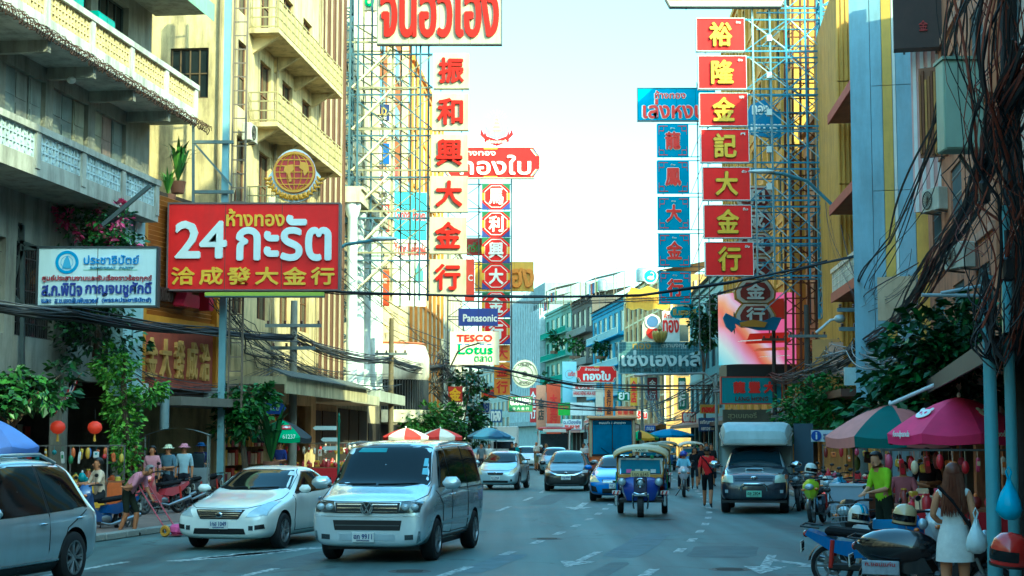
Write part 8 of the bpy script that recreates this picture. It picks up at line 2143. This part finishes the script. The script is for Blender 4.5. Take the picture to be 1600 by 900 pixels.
for i, (lab, px, py, h, sh, pn, kw) in enumerate((
    ('bald person in white shirt and khaki shorts crossing the road', 838, 736, 1.78, 'd9d6cc', '7a7458', dict(shorts=True, bald=True, pose='fold')),
    ('person in blue patterned dress beside the bald person', 853, 734, 1.62, '5f7aa0', '5f7aa0', dict(skirt=('4f6a98', .4), hairlen=.12, hair='8a6a4a')),
    ('person in brown sleeveless top crossing the road', 868, 733, 1.66, 'a8684a', '3a3430', dict(hairlen=.15, hair='9a7040', shorts=True)),
    ('person in pale shirt leaning by the black hatchback', 912, 741, 1.7, 'd6dce0', '3a4450', dict(pose='reach')),
    ('person with long dark hair standing behind the black hatchback', 926, 741, 1.66, '2a221e', '241f1c', dict(hairlen=.5)),
    ('person in orange top in the crossing crowd', 938, 740, 1.64, 'c07a50', '6a4a3a', dict(hairlen=.2)),
    ('person in pink shirt in front of the tour bus', 951, 741, 1.64, 'c8547a', '2a2c30', dict()),
    ('person in teal shirt at the far left lane', 806, 735, 1.68, '3f8a94', '2a3038', dict()),
    ('person in dark clothes beside the small white car', 800, 738, 1.7, '2a2c30', '1c1e22', dict()),
    ('person in white at the far left stalls', 764, 742, 1.68, 'c9ced0', '3a3c44', dict()),
    ('person in grey at the far left pavement', 752, 745, 1.7, '6a7278', '2a2c34', dict()))):
    kw = dict(kw); ps = kw.pop('pose', 'stand'); person(lab, on(px, py), random.Random(i).uniform(-70, 70), h, ps, sh, pn, group=GM, **kw)
ms = scooter('white moped carrying a rider at the far crossing', 'c9ccd0', lean=False); put(ms, 845, 734, -10)
person('rider in black with white helmet at the far crossing', (ms.location.x, ms.location.y, 0), -10, 1.66, 'sit', '1e2024', '2a2c30', helmet='d9dcd8')
# left pavement
pm_ = person('person in pink shirt and dark shorts bending over a hand trolley', on(206, 838), 78, 1.66, 'bend', 'c98a9c', '23281f', shorts=True, sleeve=.6, hair='7a7672', shoe='17181a', fingers=True)
person('person in cream shirt sitting on the scooter behind the crossover', (P(148, 800, 33.6).x, 33.6, .02), -50, 1.66, 'sit', 'd6bfa4', '2a2c30', sleeve=.9)
GP = 'people standing on the left pavement'
for i, (lab, px, d, sh, hat, sk, fc) in enumerate((
    ('person in pink top waiting behind the hand trolley', 238, 41.5, 'c48a94', None, None, -10),
    ('person in grey blue top and pale sun hat', 263, 42, '5f7482', 'cfd0b0', None, -20),
    ('person in pale blue top and pink sun hat', 288, 43, 'a8bcc4', 'c98a9a', None, 5),
    ('person in dark blue shirt and cap near the pole', 314, 46, '2a3060', '3a5a8a', None, 10),
    ('person half hidden behind the creeper', 213, 43.5, '4a2a24', None, None, 0),
    ('person in blue shirt under the green umbrella', 437, 51.2, '2f3a78', None, None, -15))):
    person(lab, (P(px, 700, d).x, d, .14), fc, 1.64+.02*i, 'fold' if i % 2 else 'stand', sh, '22242c', hat=hat, group=GP, hairlen=.2 if i == 0 else 0)
# vendors and shoppers on the right
person('person in lime green shirt working at a stall under the umbrellas', (P(1383, 800, 24.5).x, 24.5, .14), -62, 1.66, 'reach', 'a8cc2c', '22281f', skin=SKINL, fingers=True, hair='1c1512', over=dict(spine=(0, -.02, 1.11), chest=(0, -.07, 1.30), ls=(.165, -.08, 1.39), rs=(-.165, -.08, 1.39), neck=(0, -.1, 1.44), jaw=(0, -.15, 1.505), crown=(0, -.17, 1.595), top=(0, -.18, 1.66), le=(.22, -.14, 1.13), lw=(.12, -.34, 1.08), lh=(.08, -.41, 1.07), re=(-.22, -.13, 1.13), rw=(-.12, -.33, 1.04), rh=(-.08, -.4, 1.03)))
person('person in white sleeveless dress with long brown hair seen from behind', (P(1492, 860, 17.9).x, 17.9, .05), 165, 1.64, 'stand', 'd9dad6', 'cfd0cc', skin=SKINL, hair='5a3020', hairlen=.48, sleeve=0, skirt=('d6d8d4', .62), fingers=True, slim=.86, over=dict(le=(.24, -.02, 1.14), lw=(.16, -.2, 1.05), lh=(.12, -.26, 1.06)), bag='17181c')
person('person sitting behind the stall in pinkish top', (P(1412, 800, 26.5).x, 26.5, .1), -20, 1.6, 'sit', '9a5a60', '2a2c30', skin=SKINC)
person('person in dark clothes standing behind the vendor stall', (P(1450, 800, 27.5).x, 27.5, .14), -10, 1.66, 'fold', '2a2426', '1c1c20')

# ---------------------------------------------------------------- things people use
ht = thing('hand_trolley', 'pink framed hand trolley tipped back on two yellow wheels', 'hand trolley', on(268, 838), R(72))
fr = mat('a84a58', .5, .2, .2, 4, .3)
for s in (-1, 1):
    q = MB(); q.tube([(s*.2, 0, .12), (s*.2, .62, .95), (s*.17, .72, 1.1)], .016, 8); q.build('rail', fr, ht)
    q = MB(); q.lathe([(.05, -.03), (.1, -.035), (.12, 0), (.1, .035), (.05, .03)], 16, (s*.26, 0, .12), 'x'); q.build('wheel', mat('b8862a', .6), ht)
for k in range(6): u = k/6; q = MB(); q.bar((-.2, .05+.62*u, .17+.83*u), (.2, .05+.62*u, .17+.83*u), .02); q.build('rung', mat('8a9094', .4, .5), ht)
q = MB(); q.box(-.2, .2, -.26, 0, .03, .045); q.build('toe_plate', fr, ht)
q = MB(); q.cbox((0, -.13, .15), (.34, .2, .2), bev=.05); q.build('bundle', cloth('c85a90'), ht)
def stall(label, px, d, w, cols, rz=0, z=.14):
    t = thing('vendor_stall', label, 'stall', (P(px, 700, d).x, d, z), R(rz))
    q = MB(); q.box(-w/2, w/2, -.4, .4, .74, .8); q.build('table_top', mat('8a5a3a', .7), t)
    for sx in (-1, 1):
        for sy in (-1, 1): q = MB(); q.bar((sx*(w/2-.05), sy*.35, 0), (sx*(w/2-.05), sy*.35, .74), .05); q.build('leg', steel('6a6a66'), t)
    q = MB(); q.box(-w/2, w/2, -.42, -.405, .2, .76); q.build('cloth_front', cloth(cols[0]), t)
    rng = random.Random(int(px)); 
    for k in range(int(w*9)):
        x, y = rng.uniform(-w/2+.1, w/2-.1), rng.uniform(-.3, .3); hh = rng.uniform(.08, .28); c = thing('goods_pack', f'packet of goods on the stall', 'packet') if False else None
        q = MB(); kd = rng.randrange(3); ww = rng.uniform(.06, .11); c2 = mat(rng.choice(cols), .4, 0, .1)
        if kd == 0: q.cbox((x, y, .8+hh/2), (ww*2, .12, hh), (0, 0, rng.uniform(-.5, .5)), bev=.02); q.cbox((x, y, .8+hh*.5), (ww*2.04, .125, hh*.35), (0, 0, 0), 1)
        elif kd == 1: q.lathe([(0, .8), (ww*.8, .8), (ww*.8, .8+hh*.75), (ww*.5, .8+hh*.9), (ww*.5, .8+hh)], 9, (x, y, 0)); q.lathe([(ww*.52, .8+hh), (ww*.52, .8+hh*1.12), (0, .8+hh*1.12)], 9, (x, y, 0), m=1)
        else: q.ell((x, y, .8+hh*.4), (ww, ww*.9, hh*.45), 9, 6); q.ell((x, y, .8+hh*.85), (ww*.3, ww*.3, hh*.2), 7, 5, 1)
        q.build('goods', [mat(rng.choice(cols), .4, 0, .1), c2], t)
    for sx in (-1, 1): q = MB(); q.bar((sx*(w/2-.03), .38, .8), (sx*(w/2-.03), .38, 1.7), .03); q.build('post', steel('6a6a66'), t)
    q = MB(); q.bar((-w/2, .38, 1.68), (w/2, .38, 1.68), .03); q.build('rail', steel('6a6a66'), t)
    for k in range(int(w*5)):
        x = -w/2+.1+k*.2; z = 1.52-rng.uniform(0, .2); hh = rng.uniform(.12, .3); q = MB(); (q.cbox((x, .34, z), (rng.uniform(.06, .15), .05, hh), (0, rng.uniform(-.15, .15), 0), 0, .02) if k % 2 else q.ell((x, .34, z), (.06, .05, hh*.5), 9, 6)); q.cbox((x, .312, z+.02), (.05, .01, hh*.3), None, 1); q.cyl((x, .34, z), (x, .37, 1.68), .004, n=4, m=1); q.build('hanging_goods', [mat(rng.choice(cols), .35, 0, .1), mat(rng.choice(cols), .4)], t)
    return t
WARM = ['b02a34', 'c8a03a', 'd8d0c0', 'c04a6a', '7a2a24', 'd87a3a', 'e0c8a0', 'c02030']
stall('long stall of red and gold packets behind the woman in white', 1500, 24.5, 2.2, WARM, 4)
stall('stall of wrapped sweets under the pink umbrella', 1448, 26, 1.4, WARM, -6)
stall('dark fruit stall under the salmon umbrella', 1400, 31, 1.6, ['5a3a2a', '8a5a3a', 'c08a3a', '6a7a3a'], -6)
stall('trinket stall beyond the salmon umbrella', 1340, 42, 1.8, WARM, -8)
stall('gold trinket stall in the dark arcade at the left edge', 95, 39, 2.2, ['c8a03a', 'd0d4d4', 'b02a34', '3f8a94', '4a8a5a'], 8)
stall('trinket stall beside the creeper on the left', 150, 40.5, 1.4, ['c86a3a', 'a0522a', '3a6ab0', 'c8b04a'], 8)
stall('red and white goods stall beyond the small round tree', 500, 60, 3.0, ['b02a34', 'd9d4c8', 'c8a03a', 'a8323c'], 8)
stall('souvenir stall between the street sign and the van', 545, 66, 2.5, ['b02a34', 'd9d4c8', '8a5a3a', 'c02030'], 8)
fc = thing('food_cart', 'food cart with grey tin roof behind the waiting people', 'food cart', (P(278, 700, 45).x, 45, .14), R(8))
q = MB(); n = 8; q.add([p for i in range(n+1) for p in ((-.9+1.8*i/n, -.6, 1.95+.2*math.sin(math.pi*i/n)), (-.9+1.8*i/n, .6, 1.95+.2*math.sin(math.pi*i/n)))], [(2*i, 2*i+2, 2*i+3, 2*i+1) for i in range(n)], 0, True); q.build('tin_roof', mat('a3aaa4', .5, .3, .1, 2, .3), fc)
for sx in (-1, 1):
    for sy in (-1, 1): q = MB(); q.bar((sx*.85, sy*.55, .3), (sx*.85, sy*.55, 1.95), .04); q.build('post', steel('7a7f7c'), fc)
    q = MB(); q.lathe([(.2, -.03), (.27, -.03), (.28, 0), (.27, .03), (.2, .03)], 18, (sx*.6, -.5, .28), 'x'); q.build('wheel', RUBBER, fc)
q = MB(); q.cbox((0, 0, .75), (1.7, 1.1, .6), bev=.03); q.build('cabinet', mat('8a9294', .4, .5, .1), fc)
q = MB(); q.cbox((0, -.1, 1.25), (1.5, .6, .4), bev=.02); q.build('glass_case', WGLASS, fc)
q = MB(); q.cyl((-.4, .2, 2.1), (-.4, .2, 3.4), .13, n=12); q.build('flue', mat('8fa0a4', .4, .4), fc)
for lab, px, py, d in (('left red paper lantern in the dark arcade', 90, 678, 38), ('right red paper lantern in the dark arcade', 148, 678, 39.5)):
    p = P(px, py, d); t = thing('lantern', lab, 'lantern', p, 0, 'red lanterns'); q = MB(); q.lathe([(.03, .0), (.1, .02), (.17, .1), (.18, .17), (.15, .25), (.06, .31), (.03, .31)], 14); q.build('paper', mat('c8301c', .6, emit=.06), t)
    q = MB(); q.cyl((0, 0, .31), (0, 0, .6), .006, n=5); q.build('cord', BLACK, t); q = MB(); q.cyl((0, 0, 0), (0, 0, -.18), .02, .035, 8); q.build('tassel', mat('c8a03a', .7), t)
fl = thing('flag', 'Thai flag hanging from a slanting stick on the left', 'flag', P(96, 625, 38)); q = MB(); q.tube([(0, 0, 0), (.5, -.1, .65)], .012, 6); q.build('stick', mat('8a6a4a'), fl)
for k, c in enumerate(('b02a34', 'dfe0dc', '2a3470', 'dfe0dc', 'b02a34')):
    q = MB(); vs = []
    for i in range(7): u = i/6; x = .42-.5*u*.55+.03*math.sin(u*5); z = .52-.62*u-k*.055+.02*math.sin(u*7); vs += [(x-.05*k, -.1+.03*math.sin(u*6), z), (x-.05*(k+1), -.1+.03*math.sin(u*6), z-.055)]
    q.add(vs, [(2*i, 2*i+2, 2*i+3, 2*i+1) for i in range(6)], 0, True); q.build('stripe', cloth(c), fl)
def bagobj(label, px, py, d, col, s=1.0, m=None):
    t = thing('plastic_bag', label, 'bag', P(px, py, d)); q = MB(); rng = random.Random(int(px)); n = 14; rows = []
    for (z, r) in ((0, .05), (.03, .11), (.1, .14), (.2, .125), (.3, .08), (.38, .035), (.44, .02)): rows.append([((r+rng.uniform(-.012, .012))*math.cos(2*math.pi*j/n)*s, (r+rng.uniform(-.012, .012))*math.sin(2*math.pi*j/n)*s, z*s) for j in range(n)])
    q.add([p for r in rows for p in r], [(i*n+j, i*n+(j+1) % n, (i+1)*n+(j+1) % n, (i+1)*n+j) for i in range(len(rows)-1) for j in range(n)], 0, True); q.build('bag_body', m or mat(col, .3, 0, .12, 8, spec=.6), t)
    q = MB(); q.tube([(0, 0, .42*s), (.03*s, 0, .52*s), (0, 0, .58*s), (-.03*s, 0, .52*s), (0, 0, .42*s)], .012*s, 5); q.build('handles', mat(col, .3), t)
bagobj('light blue plastic bag hanging on the pale blue pole', 1578, 812, 16.8, '4fb0d8', .95)
bagobj('white plastic bag hanging below the blue bag', 1526, 865, 16.6, 'c9dade', .8)
for i, (lab, px, d, col, z) in enumerate((('clear plastic storage box on the parked moped', 1328, 26, 'b5c4d6', .82), ('blue tray on the rack of the near motorcycle', 1398, 22.2, '4f86b8', .78))):
    t = thing('plastic_box', lab, 'box', (P(px, 800, d).x, d, z), R(-12)); q = MB(); hh = .42 if i == 0 else .1; w_ = .6
    for (a, b, c, e) in ((-w_/2, w_/2, -.2, -.185), (-w_/2, w_/2, .185, .2)): q.box(a, b, c, e, 0, hh)
    q.box(-w_/2, -w_/2+.015, -.185, .185, 0, hh); q.box(w_/2-.015, w_/2, -.185, .185, 0, hh); q.box(-w_/2, w_/2, -.2, .2, -.015, 0); q.build('tub', mat(col, .25, 0, .06, 3, spec=.5, trans=.25 if i == 0 else 0), t)
    if i == 0:
        q = MB(); q.box(-.32, .32, -.22, .22, hh, hh+.03); q.build('lid', mat('c9d4e0', .3), t)
        q = MB(); q.cbox((-.1, 0, .16), (.3, .3, .3), bev=.04); q.build('contents', mat('c8a07a', .6, 0, .3, 8), t)
sp = thing('street_sign_post', 'green ornamental post with white direction plates on the left', 'sign post', (P(529, 720, 56).x, 56, .14))
q = MB(); q.lathe([(.08, 0), (.08, .3), (.05, .4), (.04, 2.4), (.06, 2.45), (.03, 2.6), (.05, 2.65), (.01, 2.75)], 10); q.build('post', mat('2f6a54', .5), sp)
for k, (x, z, w) in enumerate(((-.45, 2.15, .75), (-.3, 1.75, .5), (-.28, 1.45, .45))): q = MB(); q.prism([(x-w/2, z), (x-w/2-.08, z+.07), (x-w/2, z+.14), (x+w/2, z+.14), (x+w/2, z)], -.03, -.005); q.build('direction_plate', mat('c9d6d0', .4), sp)
at_ = thing('television_aerial', 'spindly television aerial on the far roofs', 'aerial', (P(963, 440, 215).x, 215, 19.6))
q = MB(); q.cyl((0, 0, 0), (0, 0, 5.4), .05, .03, 6); q.build('mast', steel('7a7a78'), at_)
for z, w in ((5.2, 1.6), (4.6, .8), (4.0, 1.1), (3.2, 2.0), (2.6, 1.0)): q = MB(); q.bar((-w*.6, 0, z), (w*.6, 0, z+.15), .04); q.build('element', steel('7a7a78'), at_)
# hanging boards on the salmon house
for i, (lab, a, b, c, d_, d, col, yw) in enumerate((('faded pink and white striped banner beside the dark signboard', 1428, 1476, 74, 330, 43, 'd8a8a0', -30), ('brown slatted wooden board below the dark signboard', 1438, 1480, 105, 245, 41, '7a4a28', -30), ('cream panel hanging low among the right cables', 1372, 1432, 432, 500, 44, 'c9b090', -25), ('tan shop board behind the wire loops', 1270, 1320, 530, 590, 63, 'b88a4a', -20), ('pale pink panel hanging beside the tan shop board', 1296, 1318, 535, 585, 61, 'c9a08a', -15), ('white electric cabinet panel below the wire loops', 1320, 1349, 574, 602, 48, 'c4d0cc', 0))):
    def slats(t, w, h, k=i):
        if k == 1:
            for s in range(9): q = MB(); x = -w/2+w*(s+.5)/9; q.box(x-w*.04, x+w*.04, -.06, -.003, random.uniform(0, .15)*h, h*random.uniform(.85, 1)); q.build('slat', mat(['8a5a2c', '6a3c1c', 'a87a3a'][s % 3], .7, 0, .2, 3), t)
        if k == 0:
            for s in range(4): q = MB(); x = -w/2+w*(s+.5)/4; q.box(x-w*.06, x+w*.06, -.02, -.003, 0, h); q.build('stripe', mat('e6dcd6', .6, 0, .1, 2, .3), t)
    sign(lab, a, b, c, d_, d, mat(col, .6, 0, .12, 2, .35), [], yaw=yw, thick=.12, extra=slats)
for i, (px, py, d) in enumerate(((1462, 330, 42), (1500, 420, 37), (1420, 300, 50))):
    p = P(px, py, d); air_unit(p.x, p.y, p.z, None, R(-75), ['grey outdoor unit high on the salmon house', 'lower grey outdoor unit on the salmon house', 'grey outdoor unit on the striped house'][i])

# small signs crowding the far bend and the end of the left row
SMALL = [('narrow red upright sign beside the orange banner', 828, 838, 606, 660, 215, 'b8262a', '金\n行', LW), ('small yellow sign low on the green far house', 846, 868, 690, 699, 230, 'd8aa2a', 'ทอง', LRED), ('small blue sign over the far shops', 912, 936, 660, 671, 200, '2a5a9a', 'เยาวราช', LW),
 ('little red sign above the minibus', 868, 888, 683, 692, 215, 'c02a2a', '大金', YEL), ('white sign over the shop doors of the ochre house', 995, 1012, 640, 655, 172, 'd8d8d0', 'ร้าน', LRED), ('green sign on the corner of the ochre house', 965, 985, 612, 626, 178, '2f7a4a', 'ยา', LW),
 ('upright yellow sign on the ochre house corner', 985, 996, 590, 634, 176, 'd8a82a', '金\n店', LRED), ('narrow teal sign beneath the supermarket sign', 728, 742, 585, 640, 118, '2f8a8a', 'ร\nน', LW), ('red sign on the left row below the supermarket sign', 700, 722, 604, 628, 104, 'b82a2c', '金', YEL),
 ('small white sign on the far left row', 745, 766, 628, 646, 130, 'd3d6d0', 'ขาย', mat('2a4a8a')), ('blue sign at the far end of the left row', 766, 784, 640, 660, 140, '2f5f94', 'ทอง', LW), ('orange sign over the pavement of the far left row', 752, 776, 606, 622, 128, 'd87a2a', '發', LRED),
 ('upright green sign behind the wire tangle', 1060, 1072, 590, 640, 128, '2f7a5a', '藥\n行', LW), ('red sign with white letters at the side street', 1066, 1088, 644, 660, 112, 'b02a2c', 'ตลาด', LW), ('dim yellow sign under the teal house canopy', 1094, 1124, 632, 646, 104, 'b89a3a', 'ทองคำ', LRED)]
for (lab, a, b, c, d_, d, col, tx, lm) in SMALL: sign(lab, a, b, c, d_, d, mat(col, .5, 0, .12, 2, .3), [(tx, .5, .5, .8, .78, lm, {'fat': .03})], thick=.2, yaw=random.Random(a).uniform(-12, 6))
# roof clutter on the far row
for i, (px, py, d, lab) in enumerate(((985, 425, 180, 'steel water tank on the ochre far house'), (925, 442, 215, 'steel water tank on the blue far house'), (1098, 470, 128, 'dark water tank on the teal house roof'), (1118, 462, 125, 'second dark water tank on the teal house roof'))):
    p = P(px, py, d); t = thing('water_tank', lab, 'water tank', (p.x+1.5, d+2, p.z-1.2), 0, 'roof tanks'); q = MB(); q.lathe([(0, .3), (.7, .3), (.72, .4), (.72, 1.6), (.5, 1.85), (0, 1.95)], 16); q.build('tank', mat('9aa4a6' if i < 2 else '2a2c30', .4, .4), t)
    for k in range(4): a = k*math.pi/2+.7; q = MB(); q.bar((.55*math.cos(a), .55*math.sin(a), -2.0), (.55*math.cos(a), .55*math.sin(a), .3), .07); q.build('leg', steel('5a5a58'), t)
for i, (px, py, d, w_, col, lab) in enumerate(((880, 455, 240, 7, '8a7f70', 'rusty tin lean-to on the dark far house roof'), (945, 440, 208, 6, '7f9aa4', 'blue tin lean-to on the blue far house roof'), (868, 470, 256, 6, '9a4a3a', 'red tin shade on the green far house roof'))):
    p = P(px, py, d); t = thing('tin_lean_to', lab, 'roof shed', (p.x, d, p.z), R(-80)); q = MB(); q.quad((-w_/2, -2, .2), (w_/2, -2, .2), (w_/2, 2, 1.2), (-w_/2, 2, 1.2)); q.quad((-w_/2, -2, .17), (-w_/2, 2, 1.17), (w_/2, 2, 1.17), (w_/2, -2, .17)); q.build('tin_sheet', sheet(col, .6), t)
    for sx in (-1, 1):
        for y, z in ((-1.9, .18), (1.9, 1.15)): q = MB(); q.bar((sx*w_*.48, y, -2.2), (sx*w_*.48, y, z), .12); q.build('post', steel('6a5a4a'), t)
    for k in range(5): q = MB(); q.box(-w_*.4+k*w_*.17, -w_*.4+k*w_*.17+.9, -1.6, -1.55, -1.6, -.2); q.build('laundry', cloth(['b9c4c8', 'c06a4a', '3a5a8a', 'd8d0b8', '6a8a5a'][k]), t)
bpy.data.scenes.remove(TMPSC)
